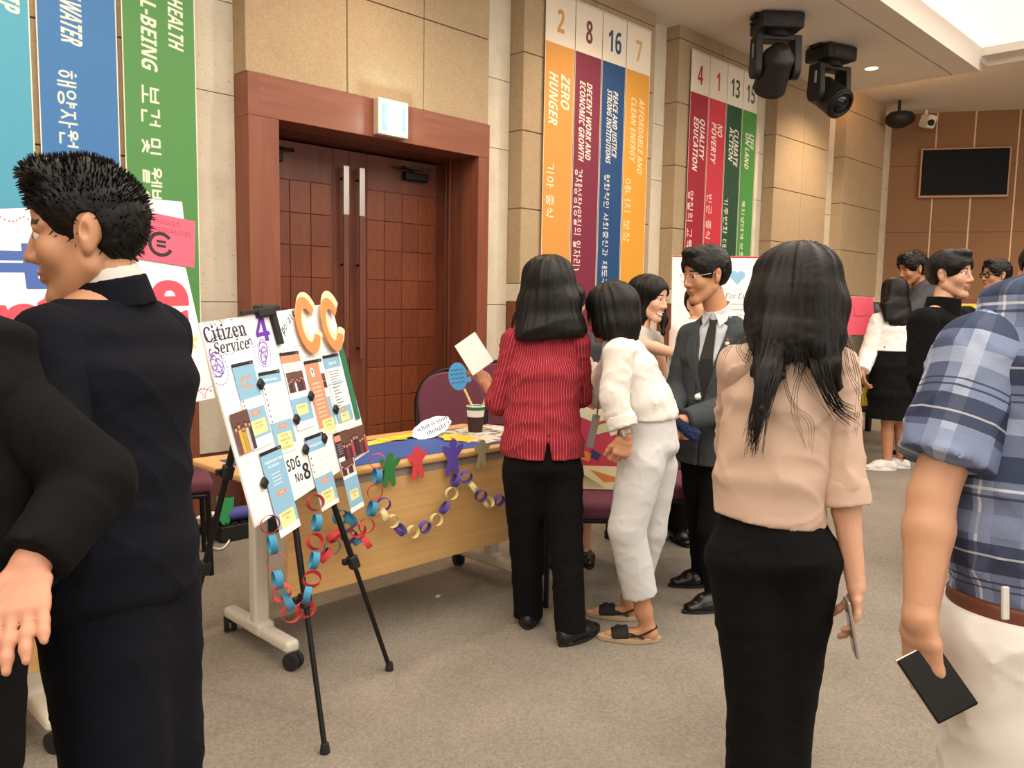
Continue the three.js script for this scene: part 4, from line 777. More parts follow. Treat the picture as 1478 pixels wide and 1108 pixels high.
const z4 = (x, y) => onBoard(270 + x / 2.917, 400 + y / 2.917);       // measured in an enlarged crop
const boardQ = new THREE.Quaternion().setFromRotationMatrix(new THREE.Matrix4().makeBasis(bX, bY, bN));
const board = thing('project_board', 'white project board of phone screen prints leaning on black easel', 'poster board', bO); board.quaternion.copy(boardQ);
const BP = 1150;
const boardTex = canvasTex(Math.round(bW * BP), Math.round(bH * BP), (g, w, h) => {
  const P = (x, y) => { const [a, b] = z4(x, y); return [(a + bW / 2) * BP, (bH / 2 - b) * BP]; };
  g.fillStyle = '#f7f8fb'; g.fillRect(0, 0, w, h);
  const txt = (t, x, y, font, col, rot = 0, sx = 1) => { const [a, b] = P(x, y); g.save(); g.translate(a, b); g.rotate(rot); g.scale(sx, 1); g.font = font; g.fillStyle = col; g.textAlign = 'center'; g.textBaseline = 'middle'; g.fillText(t, 0, 0); g.restore(); };
  const fit = (t, x0, y0, x1, y1, hz, style, col) => { const [a0, b0] = P(x0, y0), [a1, b1] = P(x1, y1), [a2, b2] = P(x0, y0 + hz), L = Math.hypot(a1 - a0, b1 - b0), size = Math.hypot(a2 - a0, b2 - b0) / 0.72; g.save(); g.translate(a0, b0); g.rotate(Math.atan2(b1 - b0, a1 - a0)); g.font = `${style.replace('#', Math.round(size))}`; const m = g.measureText(t).width; g.scale(L / m, 1); g.fillStyle = col; g.textAlign = 'left'; g.textBaseline = 'middle'; g.fillText(t, 0, 0); g.restore(); };
  fit('Citizen', 66, 246, 246, 214, 62, 'bold #px serif', '#2e2946'); g.strokeStyle = '#3a3a40'; g.lineWidth = 2.5;
  for (let i = 0; i < 46; i++) { const [a, b] = P(78 + (i % 23) * 7.4, 205 - (i % 23) * 1.4 + (i > 22 ? 58 : -18)); g.beginPath(); g.arc(a + rr(-8, 8), b + rr(-8, 8), rr(3, 8), rr(0, 3), rr(3, 6)); g.stroke(); }
  fit('Service', 108, 302, 258, 276, 46, 'italic bold #px serif', '#2e2e38'); g.lineWidth = 5; let [a, b] = P(102, 318); g.beginPath(); g.arc(a, b, 12, 0.5, 5); g.stroke(); [a, b] = P(266, 272); g.beginPath(); g.arc(a, b, 11, 2.5, 7.5); g.stroke();
  fit('4', 284, 222, 344, 212, 104, 'bold #px sans-serif', '#6a34b4');
  for (const [x, y] of [[130, 385], [317, 315]]) { const [u, v] = P(x, y); g.strokeStyle = '#7a58b8'; g.lineWidth = 4; for (let k = 0; k < 5; k++) { g.beginPath(); g.ellipse(u + rr(-20, 20), v + rr(-22, 22), rr(16, 42), rr(14, 34), k, 0, 6); g.stroke(); } g.beginPath(); g.ellipse(u, v, 56, 54, 0, 0, 7); g.setLineDash([6, 7]); g.stroke(); g.setLineDash([]); }
  'corporate'.split('').forEach((ch, i) => txt(ch, 378 + i * 8.4, 262 - i * 14, 'bold 44px sans-serif', ['#8a8fa0', '#c0485a', '#2c4a8c', '#303030', '#3a9ac0', '#b0b4be', '#4a62b0', '#7a9a50', '#303030'][i], -0.5));
fit('SDG', 420, 800, 476, 772, 46, 'bold #px sans-serif', '#23232a'); fit('No', 455, 850, 488, 834, 36, 'bold #px sans-serif', '#23232a'); fit('8', 488, 826, 518, 808, 66, 'bold #px sans-serif', '#23232a');
  for (let i = 0; i < 60; i++) { const [u, v] = P(120 + i * 8, 340 - (i % 24) * 2.6 + Math.sin(i) * 3); g.fillStyle = '#55555c'; g.beginPath(); g.arc(u, v, 2.4, 0, 7); g.fill(); }
  txt('INFOGRAPHICS', 712, 752, 'bold 34px sans-serif', '#555', -0.1);
});
part('foam_board', rbox(bW, bH, 0.006, 0.001), [M.white, M.white, M.white, M.white, mat(0xffffff, 0.6, { map: boardTex }), M.white][0], board, V3(0, 0, -0.004));
part('printed_face', new THREE.BoxGeometry(bW - 0.002, bH - 0.002, 0.001), mat(0xffffff, 0.6, { map: boardTex }), board, V3(0, 0, -0.0005));
function quadOn(TL, TR, BR) { const a = z4(...TL), b = z4(...TR), c = z4(...BR), w = Math.hypot(b[0] - a[0], b[1] - a[1]), h = Math.hypot(c[0] - b[0], c[1] - b[1]), r = Math.atan2(b[1] - a[1], b[0] - a[0]); return { w, h, r, x: (a[0] + c[0]) / 2, y: (a[1] + c[1]) / 2 }; }
const noteMat = mat(0xf3ea9a, 0.8);
function note(g, x, y, w, h, t) { g.fillStyle = '#f4eda6'; g.fillRect(x, y, w, h); g.fillStyle = '#5a5640'; g.font = '11px sans-serif'; g.textAlign = 'center'; t.split('|').forEach((s, i) => g.fillText(s, x + w / 2, y + 16 + i * 15)); }
function print(TL, TR, BR, draw, zz = 0.002) {
  const q = quadOn(TL, TR, BR), tex = canvasTex(160, Math.round(160 * q.h / q.w), (g, w, h) => { g.fillStyle = '#fbfbfd'; g.fillRect(0, 0, w, h); g.fillStyle = '#17191d'; g.fillRect(0, 0, w, 13); g.fillStyle = '#dfe4ea'; g.font = '8px sans-serif'; g.fillText('12:30', w - 30, 9); draw(g, w, h); });
  return part('screen_print', rbox(q.w, q.h, 0.0012, 0.0003), mat(0xffffff, 0.55, { map: tex }), board, V3(q.x, q.y, zz + rnd() * 0.0012), [0, 0, q.r]);
}
const BL = '#8fc1e0', OR = '#ee9a76', pill = (g, x, y, w) => { g.fillStyle = OR; g.fillRect(x - w / 2, y - 8, w, 16); g.fillStyle = '#f6e0d6'; g.fillRect(x - w / 4, y - 2, w / 2, 3); }, rowsOf = (g, w, y, n, s) => { for (let i = 0; i < n; i++) { g.fillStyle = '#2b2c30'; g.beginPath(); g.arc(14, y + i * s + 8, 4, 0, 7); g.fill(); g.fillStyle = '#c9ccd2'; g.fillRect(0, y + i * s + s - 3, w, 1.5); } };
const crowd = (g, x, y, w, h, n, cols) => { g.fillStyle = '#6a4a40'; g.fillRect(x, y, w, h); for (let i = 0; i < n; i++) { const px = x + (i + 0.5) * w / n, ph = h * rr(0.55, 0.8); g.fillStyle = cols[i % cols.length]; g.fillRect(px - w / n * 0.45, y + h - ph * 0.75, w / n * 0.9, ph * 0.75); g.fillStyle = '#d2a184'; g.beginPath(); g.arc(px, y + h - ph * 0.85, w / n * 0.28, 0, 7); g.fill(); g.fillStyle = '#221a18'; g.beginPath(); g.arc(px, y + h - ph * 0.92, w / n * 0.28, 3, 6.4); g.fill(); } };
print([172, 372], [262, 352], [370, 690], (g, w, h) => { g.fillStyle = BL; g.fillRect(0, 13, w, h * 0.38); g.strokeStyle = OR; g.lineWidth = 9; g.lineCap = 'round'; for (const k of [0, 1]) { g.beginPath(); g.arc(58 + k * 42, h * 0.23, 20, 0.9, 5.2); g.stroke(); } rowsOf(g, w, h * 0.41, 3, 18); g.fillStyle = BL; g.fillRect(0, h * 0.54, w, h * 0.34); pill(g, 80, h * 0.6, 70); note(g, 22, h * 0.68, 120, 56, 'HOME PAGE|FOR CITIZENS'); });
print([293, 404], [381, 388], [468, 716], (g, w, h) => { g.fillStyle = BL; g.fillRect(0, 13, w, 34); g.fillStyle = '#eef6fb'; g.font = 'bold 15px sans-serif'; g.fillText('Citizen Services', 14, 36); rowsOf(g, w, 54, 8, h * 0.066); g.fillStyle = BL; g.fillRect(0, h * 0.62, w, h * 0.3); pill(g, 80, h * 0.68, 66); note(g, 24, h * 0.76, 112, 64, 'LIST OF THE|NATIONAL DEPT|FOR|REGISTRATION'); });
print([375, 323], [455, 312], [548, 618], (g, w, h) => { g.fillStyle = OR; g.fillRect(0, 13, w, 30); g.fillStyle = '#ccc'; for (let i = 0; i < 3; i++) g.fillRect(10, 52 + i * 9, w - 30, 3); crowd(g, 8, h * 0.26, w - 16, h * 0.26, 8, ['#5a2a34', '#2d3140', '#803a46', '#e6e2da', '#3a3a44']); g.fillStyle = BL; g.fillRect(0, h * 0.6, w, h * 0.3); note(g, 30, h * 0.68, 96, 42, 'MAIN PAGE'); });
print([556, 337], [622, 324], [708, 585], (g, w, h) => { g.fillStyle = BL; g.fillRect(0, 13, w, 44); g.fillStyle = '#eef6fb'; g.font = 'bold 18px sans-serif'; g.fillText('About Us', 40, 42); g.fillStyle = '#9aa2ac'; for (let i = 0; i < 7; i++) g.fillRect(14 + (i % 3) * 6, 70 + i * 11, w - 50 - (i % 4) * 9, 4); g.fillStyle = BL; g.fillRect(0, h * 0.42, w, 4); g.fillStyle = '#777'; for (let i = 0; i < 7; i++) g.fillRect(26, h * 0.48 + i * 13, 40 + (i % 3) * 18, 4); g.fillStyle = BL; g.fillRect(0, h * 0.78, w, h * 0.22); pill(g, 70, h * 0.82, 50); note(g, 34, h * 0.87, 90, 36, 'ABOUT US'); });
print([480, 358], [553, 344], [640, 640], (g, w, h) => { g.fillStyle = OR; g.fillRect(0, 13, w * 0.78, h * 0.86); g.fillStyle = '#f4f6fa'; g.beginPath(); g.ellipse(52, h * 0.16, 15, 20, 0, 0, 7); g.fill(); g.fillStyle = '#5c82b8'; g.beginPath(); g.arc(52, h * 0.15, 8, 0, 7); g.fill(); g.fillStyle = '#f6cdb8'; for (let i = 0; i < 9; i++) { g.fillRect(22, h * 0.3 + i * h * 0.055, 78, 6); } crowd(g, w * 0.79, h * 0.2, w * 0.2, h * 0.2, 2, ['#5a2a34', '#2d3140']); g.fillStyle = BL; g.fillRect(w * 0.78, h * 0.52, w * 0.22, h * 0.4); note(g, 34, h * 0.8, 110, 56, 'IN THE MENU|OPTIONS'); });
print([290, 748], [380, 710], [480, 1040], (g, w, h) => { g.fillStyle = BL; g.fillRect(0, 13, w, h * 0.87); g.fillStyle = '#eaf4fa'; g.font = 'bold 15px sans-serif'; g.fillText('Requirement Page', 18, 46); g.fillText('for Services', 34, 64); for (let i = 0; i < 4; i++) g.fillRect(44, h * 0.28 + i * 13, 66, 3); pill(g, 84, h * 0.52, 70); note(g, 26, h * 0.74, 112, 54, 'REQUIREMENT|PAGE'); }, 0.004);
print([483, 680], [560, 652], [640, 942], (g, w, h) => { g.fillStyle = BL; g.fillRect(0, 13, w, 46); g.fillStyle = '#eaf4fa'; g.font = 'bold 14px sans-serif'; g.fillText('The Registration', 20, 42); rowsOf(g, w, h * 0.26, 4, 26); g.fillStyle = BL; g.fillRect(0, h * 0.56, w, h * 0.38); pill(g, 80, h * 0.63, 60); note(g, 24, h * 0.76, 110, 50, 'INFORMATION|DETAIL'); }, 0.004);
print([580, 692], [640, 670], [764, 928], (g, w, h) => { g.fillStyle = OR; g.fillRect(0, 13, w, 28); g.fillStyle = '#3c3440'; g.fillRect(0, 41, w, h * 0.2); g.fillStyle = '#b9aab0'; for (let i = 0; i < 5; i++) g.fillRect(12, 54 + i * 11, w - 60, 3); crowd(g, 4, h * 0.36, w - 10, h * 0.18, 6, ['#5a2a34', '#2d3140', '#d8d2c8']); g.fillStyle = BL; g.fillRect(0, h * 0.58, w, h * 0.36); note(g, 30, h * 0.74, 100, 46, 'NOTIFICATION|PAGE'); }, 0.005);
for (const [TL, TR, BR, n, cols] of [[[178, 580], [250, 553], [282, 720], 5, ['#7a4a50', '#d9b34a', '#c9a23a', '#cfc6b8', '#3a3c4c']], [[634, 655], [735, 620], [760, 730], 9, ['#30323e', '#8a2a38', '#3a3440', '#c04a50', '#2a2c3a']]]) {
  const q = quadOn(TL, TR, BR), tex = canvasTex(256, Math.round(256 * q.h / q.w), (g, w, h) => crowd(g, 0, 0, w, h, n, cols)); part('group_photo', rbox(q.w, q.h, 0.0012, 0.0003), mat(0xffffff, 0.5, { map: tex }), board, V3(q.x, q.y, 0.0062), [0, 0, q.r]);
}
{ const q = quadOn([622, 282], [640, 279], [734, 588]); part('green_strip', rbox(q.w, q.h, 0.0015, 0.0004), mat(0x1f7a55, 0.7), board, V3(q.x, q.y, 0.0035), [0, 0, q.r]); }
for (const [x, y] of [[300, 452], [452, 600], [513, 502], [618, 558], [315, 868], [490, 727], [569, 680]]) { const [a, b] = z4(x, y); part('binder_clip', rbox(0.03, 0.026, 0.012, 0.004, 2), M.blackPlastic, board, V3(a, b, 0.009), [0, 0, 0.6]); }
{ const [a, b] = z4(320, 150); part('top_clip', merged([rbox(0.11, 0.03, 0.024, 0.006, 2), rbox(0.03, 0.11, 0.016, 0.004).translate(0.045, -0.055, 0), rbox(0.2, 0.012, 0.012, 0.003).translate(-0.05, 0.008, 0)]), M.blackPlastic, board, V3(a, b, 0.008)); }
{ // the two big letters cut from card, orange over cream
  const letter = (cx, cy, k, m, zz, w) => { const s = new THREE.Shape(), n = 26, a0 = 0.62, a1 = 5.75; const pt = (t, r) => { const a = a0 + (a1 - a0) * t, [x, y] = [Math.cos(a) * r * 0.82, Math.sin(a) * r]; return [x, y]; };
    for (let i = 0; i <= n; i++) { const [x, y] = pt(i / n, k); i ? s.lineTo(x, y) : s.moveTo(x, y); } const [ex, ey] = pt(1, k - w / 2); s.quadraticCurveTo(ex + w * 0.9, ey + w * 0.2, ...pt(1, k - w)); for (let i = n; i >= 0; i--) s.lineTo(...pt(i / n, k - w)); s.closePath();
    const [a, b] = z4(cx, cy); part('card_letter', extrude(s, 0.003, 0.0006, 6), m, board, V3(a, b, zz), [0, 0, -0.12]); };
  const om = mat(0xe2945a, 0.75, { bumpMap: bumpAt(6), bumpScale: 0.0003 }), cm = mat(0xf4e6b8, 0.8);
  letter(506, 190, 0.108, cm, 0.006, 0.05); letter(604, 178, 0.108, cm, 0.008, 0.05); letter(494, 206, 0.102, om, 0.012, 0.042); letter(592, 204, 0.102, om, 0.016, 0.042);
}
// left poster on a second easel
const pBR = onZ(311, 574, -3.3), pTR0 = onZ(248, 293, -3.45), pN = V3(0, 0.18, 1).normalize();
{
  const p0 = pBR, TR = onPlane(247, 293, p0, pN), yv = TR.clone().sub(p0), h = yv.length(); yv.normalize(); const xv = yv.clone().cross(pN).normalize(), w = 1.15, O = p0.clone().addScaledVector(yv, h / 2).addScaledVector(xv, -w / 2);
  const loc = (u, v) => { const p = onPlane(u, v, p0, pN).sub(O); return [p.dot(xv), p.dot(yv)]; }, K = 900;
  const tex = canvasTex(Math.round(w * K), Math.round(h * K), (g, cw, ch) => {
    const P = (u, v) => { const [a, b] = loc(u, v); return [(a + w / 2) * K, (h / 2 - b) * K]; }; g.fillStyle = '#fafafa'; g.fillRect(0, 0, cw, ch);
    const t = (s, u, v, size, col, rot = 0) => { const [x, y] = P(u, v); g.save(); g.translate(x, y); g.rotate(rot); g.fillStyle = col; g.strokeStyle = col; g.lineWidth = 10; g.lineJoin = 'round'; g.font = `bold ${size}px sans-serif`; g.textAlign = 'center'; g.textBaseline = 'middle'; g.fillText(s, 0, 0); g.strokeText(s, 0, 0); g.restore(); };
    t('n', 28, 468, 300, '#e04a5e', 0.1); t('t', 82, 455, 270, '#e04a5e', 0.1); t('u', 140, 450, 270, '#e04a5e', 0.1); t('r', 190, 445, 270, '#e04a5e', 0.1); t('e', 245, 428, 270, '#e04a5e', 0.1); t('=', 22, 378, 210, '#3f62ae', 0.1); t('E', 55, 385, 200, '#3f62ae', 0.1); t('Q', 165, 378, 130, '#3f62ae', 0.1);
    g.fillStyle = '#d0607a'; for (let i = 0; i < 90; i++) { const x = i / 90 * cw; g.beginPath(); g.arc(x, 26 + Math.abs(Math.sin(i * 0.55)) * 16, 3, 0, 7); g.fill(); g.beginPath(); g.arc(x, ch - 24 - Math.abs(Math.sin(i * 0.42)) * 18, 4, 0, 7); g.fill(); }
    g.strokeStyle = '#c98aa0'; g.lineWidth = 3; for (let i = 0; i < 14; i++) { g.beginPath(); g.arc(i * cw / 13, ch - 6, 38, Math.PI, 2 * Math.PI); g.stroke(); }
    g.fillStyle = '#f2e23a'; for (let i = 0; i < 40; i++) { g.save(); g.translate(rr(0.45, 1) * cw, rr(0.55, 0.95) * ch); g.rotate(rr(0, 3)); g.fillRect(-9, -5, 18, 10); g.restore(); }
  });
  const b = thing('poster_board', 'large white poster with red and blue letters behind navy suited man', 'poster board', O); b.quaternion.setFromRotationMatrix(new THREE.Matrix4().makeBasis(xv, yv, pN));
  part('foam_board', rbox(w, h, 0.006, 0.001), M.white, b, V3(0, 0, -0.004)); part('printed_face', new THREE.BoxGeometry(w - 0.002, h - 0.002, 0.001), mat(0xffffff, 0.6, { map: tex }), b, V3(0, 0, -0.0005));
  const a = loc(182, 300), c2 = loc(285, 321), d = loc(276, 386), cw = Math.hypot(c2[0] - a[0], c2[1] - a[1]), chh = Math.hypot(d[0] - c2[0], d[1] - c2[1]);
  const ct = canvasTex(512, Math.round(512 * chh / cw), (g, ww, hh) => { g.fillStyle = '#e4627c'; g.fillRect(0, 0, ww, hh); g.fillStyle = '#2b2024'; g.font = 'bold 92px sans-serif'; g.fillText('10', 24, 92); g.fillStyle = '#8e3048'; g.font = '46px sans-serif'; g.fillText('REDUCED', 200, 70); g.fillText('INEQUALITIES', 190, 128); g.strokeStyle = '#2b2024'; g.lineWidth = 26; g.beginPath(); g.arc(262, 220, 78, 0.4, 5.6); g.stroke(); g.fillStyle = '#2b2024'; g.fillRect(232, 190, 66, 20); g.fillRect(232, 222, 66, 20); });
  part('pink_card', rbox(cw, chh, 0.002, 0.0005), mat(0xffffff, 0.7, { map: ct }), b, V3((a[0] + d[0]) / 2, (a[1] + d[1]) / 2, 0.006), [0, 0, Math.atan2(c2[1] - a[1], c2[0] - a[0])]);
  const wA = loc(228, 300); part('white_card', rbox(0.3, 0.12, 0.002, 0.0005), M.white, b, V3(wA[0] - 0.05, wA[1] - 0.02, 0.002), [0, 0, -0.12]);
  const ap = O.clone().addScaledVector(yv, h / 2 - 0.1).addScaledVector(pN, -0.05); makeEasel(ap, [V3(ap.x - 0.28, 0, ap.z + 0.3), V3(ap.x + 0.16, 0, ap.z + 0.3), V3(ap.x - 0.05, 0, ap.z - 0.45)], 'black tripod easel holding the white poster with red letters');
}
// ---------------------------------------------------------------- paper chains, one mesh per link
const linkGeo = new THREE.LatheGeometry([[0.0262, -0.0105], [0.0275, -0.0105], [0.0275, 0.0105], [0.0262, 0.0105], [0.0262, -0.0105]].map((p) => new THREE.Vector2(...p)), 26);
const paper = { r: mat(0xd9464c, 0.75), b: mat(0x3f8fb4, 0.75), p: mat(0x5b4a9e, 0.75), c: mat(0xe9dfa8, 0.75) };
function chain(label, list, to, k = 1) {   // list: [x, y, colour, tilt, turn] as measured; to(x, y) gives the place
  const pts = list.map((a) => to(a[0], a[1])), c = thing('paper_chain', label, 'paper chain', pts[0].clone(), 0, 'paper chains on table and board');
  list.forEach((a, i) => { const m = part('chain_link', linkGeo, paper[a[2]], c, pts[i].clone().sub(pts[0])); m.scale.set(k, k, k * 0.92); const dir = pts[Math.min(i + 1, pts.length - 1)].clone().sub(pts[Math.max(i - 1, 0)]).normalize(); const side = (i % 2 ? camR0.clone().addScaledVector(camF0, 0.6) : camF0.clone().multiplyScalar(-1).addScaledVector(camR0, 0.45 + rr(-0.3, 0.3))).addScaledVector(UP, rr(-0.25, 0.25)); side.addScaledVector(dir, -side.dot(dir)).normalize(); m.quaternion.setFromUnitVectors(UP, side); });
}
const ZT = -2.572, z6 = (x, y) => onZ(500 + x / 3.077, 500 + y / 3.077, ZT);
chain('purple and cream paper chain swagged across the table panel', [[165, 700, 'p'], [168, 745, 'c'], [205, 775, 'c'], [240, 812, 'p'], [296, 822, 'c'], [347, 802, 'p'], [400, 768, 'c'], [436, 716, 'p'], [467, 652, 'c'], [486, 594, 'p']], z6, 1.02);
chain('short purple and cream paper chain below the purple paper doll', [[530, 578, 'p'], [562, 622, 'c'], [597, 662, 'p'], [632, 690, 'c'], [678, 682, 'p'], [722, 672, 'c']], z6, 1.02);
const edge = (k) => (x, y) => onPlane(230 + x / 2.408, 640 + y / 2.408, bP.clone().addScaledVector(bN, k), bN);
chain('red and blue paper chain hanging from the board corner', [[385, 280, 'r'], [393, 350, 'b'], [407, 412, 'r'], [411, 473, 'b'], [425, 517, 'r'], [447, 549, 'b'], [458, 590, 'r']], edge(0.03), 1);
chain('red and blue paper chain hanging below the SDG lettering', [[543, 205, 'r'], [547, 275, 'b'], [542, 340, 'r'], [538, 406, 'b'], [531, 470, 'r'], [514, 527, 'b'], [508, 575, 'r']], edge(0.03), 1);
chain('red and blue paper chain looping from the board to the table', [[757, 60, 'r'], [757, 112, 'b'], [750, 168, 'r'], [740, 226, 'b'], [720, 285, 'r'], [696, 334, 'b'], [660, 322, 'p'], [607, 322, 'r'], [601, 358, 'b'], [577, 388, 'r']], (x, y) => onZ(230 + x / 2.408, 640 + y / 2.408, -2.545), 1.1);
chain('short blue and red paper chain under the hanging prints', [[630, 256, 'b'], [664, 262, 'b'], [690, 300, 'r'], [718, 340, 'r']], (x, y) => onZ(230 + x / 2.408, 640 + y / 2.408, -2.52), 1.1);
// ---------------------------------------------------------------- paper dolls over the table edge
const dollShape = (() => { const s = new THREE.Shape(); s.moveTo(-0.012, 0.03); s.quadraticCurveTo(-0.05, 0.055, -0.055, 0.04); s.quadraticCurveTo(-0.06, 0.02, -0.025, -0.002); s.quadraticCurveTo(-0.03, -0.03, -0.036, -0.07); s.quadraticCurveTo(-0.03, -0.086, -0.014, -0.08); s.lineTo(-0.002, -0.04); s.lineTo(0.016, -0.08); s.quadraticCurveTo(0.034, -0.084, 0.036, -0.066); s.quadraticCurveTo(0.028, -0.03, 0.026, -0.002); s.quadraticCurveTo(0.06, 0.026, 0.056, 0.044); s.quadraticCurveTo(0.046, 0.056, 0.014, 0.03); s.quadraticCurveTo(0.034, 0.066, 0, 0.07); s.quadraticCurveTo(-0.034, 0.066, -0.012, 0.03); return s; })();
for (const [x, y, col, word, rot, k] of [[208, 545, 0x2d7d3c, 'green', -0.05, 0.92], [330, 515, 0xd8434a, 'red', 0.08, 0.92], [487, 490, 0x5c49ab, 'purple', -0.02, 1.06], [617, 476, 0xa39a72, 'olive beige', -0.05, 0.85]]) { const p = z6(x, y); const m = solo('paper_doll', extrude(dollShape, 0.0014, 0, 10).scale(k, k, 1), mat(col, 0.8), `${word} paper doll cut-out stuck over the table edge`, 'paper doll', p.clone().setZ(-2.595), [0, 0, rot], 'paper dolls on the table edge'); }
// ---------------------------------------------------------------- on the table
solo('table_cover', rbox(1.3, 0.003, 0.44, 0.001), mat(0x33529a, 0.8), 'blue paper cover spread over the oak table top', 'paper cover', V3(2.15, TT + 0.0015, -2.86));
function onTop(u, v) { return onY(u, v, TT + 0.006); }
{ // yellow card strips along the far edge, cloud sign, collage sheet
  for (const [u, v, w, r, e] of [[541, 638, 0.17, 0.2, 0], [565, 634, 0.13, -0.25, 1], [583, 631, 0.15, 0.12, 2]]) { const p = onTop(u, v); p.y = TT + 0.0055 + e * 0.003; solo('yellow_card', rbox(w, 0.002, 0.07, 0.0005), mat(0xf0c83a, 0.75), 'torn yellow card strip along the blue table cover', 'card', p, [0, r, 0], 'yellow cards on the table'); }
  const st = (n, r1, r2) => { const s = new THREE.Shape(); for (let i = 0; i < n * 2; i++) { const a = i * Math.PI / n, r = i % 2 ? r2 : r1; s[i ? 'lineTo' : 'moveTo'](Math.cos(a) * r, Math.sin(a) * r); } s.closePath(); return s; };
  for (const [u, v, col] of [[655, 633, 0xf0c02e], [672, 634, 0xf2b63a]]) { const p = onTop(u, v); p.y += 0.004; solo('yellow_star', extrude(st(7, 0.075, 0.052), 0.002), mat(col, 0.75), 'yellow star-shaped card lying beside the collage sheet', 'card', p, [-Math.PI / 2 + 0.12, 0, u], 'yellow star cards'); }
  const cs = new THREE.Shape(); for (let i = 0; i <= 40; i++) { const a = i / 40 * Math.PI * 2, r = 1 + 0.09 * Math.abs(Math.sin(a * 4.5)); cs[i ? 'lineTo' : 'moveTo'](Math.cos(a) * 0.1 * r, Math.sin(a) * 0.046 * r); }
  const ctex = canvasTex(512, 256, (g) => { g.fillStyle = '#fbfbfc'; g.fillRect(0, 0, 512, 256); g.fillStyle = '#2a3a80'; g.font = 'italic bold 62px serif'; g.fillText('what is your', 92, 112); g.fillText('thought ?', 160, 186); });
  const cg = extrude(cs, 0.002); { const p = cg.attributes.position, uv = cg.attributes.uv; for (let i = 0; i < p.count; i++) uv.setXY(i, p.getX(i) / 0.23 + 0.5, p.getY(i) / 0.12 + 0.5); }
  const cp = onTop(623, 630), cl = thing('cloud_sign', 'white cloud-shaped card sign with handwritten thought question', 'card sign', V3(cp.x, TT + 0.004, cp.z)); part('card', cg, mat(0xffffff, 0.75, { map: ctex }), cl, V3(0, 0.045, 0), [-0.75, -0.35, 0.12]); part('stand', rbox(0.04, 0.05, 0.06, 0.004), mat(0x8a8a88, 0.6), cl, V3(0.02, 0.026, -0.05));
  const tp = onTop(690, 627), col = canvasTex(256, 160, (g) => { g.fillStyle = '#d8d2c4'; g.fillRect(0, 0, 256, 160); for (let i = 0; i < 90; i++) { g.fillStyle = ['#8a8478', '#b8b0a0', '#f0ece2', '#6f6a60', '#b06a50', '#5a6a8a'][i % 6]; g.fillRect(rr(0, 250), rr(0, 155), rr(6, 34), rr(4, 20)); } });
  solo('collage_sheet', rbox(0.44, 0.004, 0.36, 0.001), mat(0xffffff, 0.6, { map: col }), 'printed collage sheet lying under the paper cup', 'paper', V3(tp.x + 0.06, TT + 0.006, tp.z), [0, 0.1, 0]);
  const kp = onY(686, 622, TT + 0.01), cup = thing('paper_cup', 'white paper cup with brown sleeve and green band on the table', 'cup', V3(kp.x, TT + 0.0085, kp.z)), lat = (pts) => new THREE.LatheGeometry(pts.map((p) => new THREE.Vector2(...p)), 32);
  part('sleeve', lat([[0, 0], [0.034, 0], [0.035, 0.004], [0.041, 0.075]]), mat(0x3c2620, 0.7), cup); part('upper_wall', lat([[0.0405, 0.075], [0.044, 0.12], [0.042, 0.12], [0.038, 0.07]]), M.white, cup); part('green_band', lat([[0.0435, 0.108], [0.045, 0.12], [0.0452, 0.124], [0.0438, 0.124]]), mat(0x1d7a55, 0.6), cup); part('rim', new THREE.TorusGeometry(0.0447, 0.0022, 6, 32).rotateX(Math.PI / 2), M.white, cup, V3(0, 0.126, 0));
  const d = kp.clone().sub(EYEP).dot(camF), a = W(688, 600, d), t1 = W(670, 561, d), st1 = thing('speech_bubble_sign', 'blue paper speech bubble on a wooden stick in the cup', 'paper sign', a);
  part('stick', rod(V3(), t1.clone().sub(a), 0.006, 0.006, 6), mat(0xe8cf96, 0.7), st1); const bs = new THREE.Shape(); for (let i = 0; i <= 36; i++) { const an = i / 36 * Math.PI * 2; const k = Math.abs(an - 6.05) < 0.16 ? 1.4 : 1; bs[i ? 'lineTo' : 'moveTo'](Math.cos(an) * 0.048 * k, Math.sin(an) * 0.068 * k); }
  const btex = canvasTex(128, 160, (g) => { g.fillStyle = '#4c9bd0'; g.fillRect(0, 0, 128, 160); g.strokeStyle = '#23406a'; g.lineWidth = 3; for (let i = 0; i < 4; i++) { g.beginPath(); for (let j = 0; j < 8; j++) g.lineTo(26 + j * 10, 42 + i * 22 + (j % 2) * 7); g.stroke(); } });
  const bg = extrude(bs, 0.002, 0.0004, 8); { const p = bg.attributes.position, uv = bg.attributes.uv; for (let i = 0; i < p.count; i++) uv.setXY(i, p.getX(i) / 0.13 + 0.5, p.getY(i) / 0.15 + 0.5); }
  const bb = part('bubble', bg, mat(0xffffff, 0.75, { map: btex }), st1, W(661, 543, d - 0.01).sub(a)); bb.quaternion.copy(camera.quaternion); bb.rotateY(0.35); bb.rotateZ(0.12);
  const s2 = W(692, 600, d), e2 = W(704, 566, d); solo('wooden_stick', rod(V3(), e2.sub(s2), 0.006, 0.006, 6), mat(0xe8cf96, 0.7), 'plain wooden stick standing in the paper cup', 'stick', s2);
}
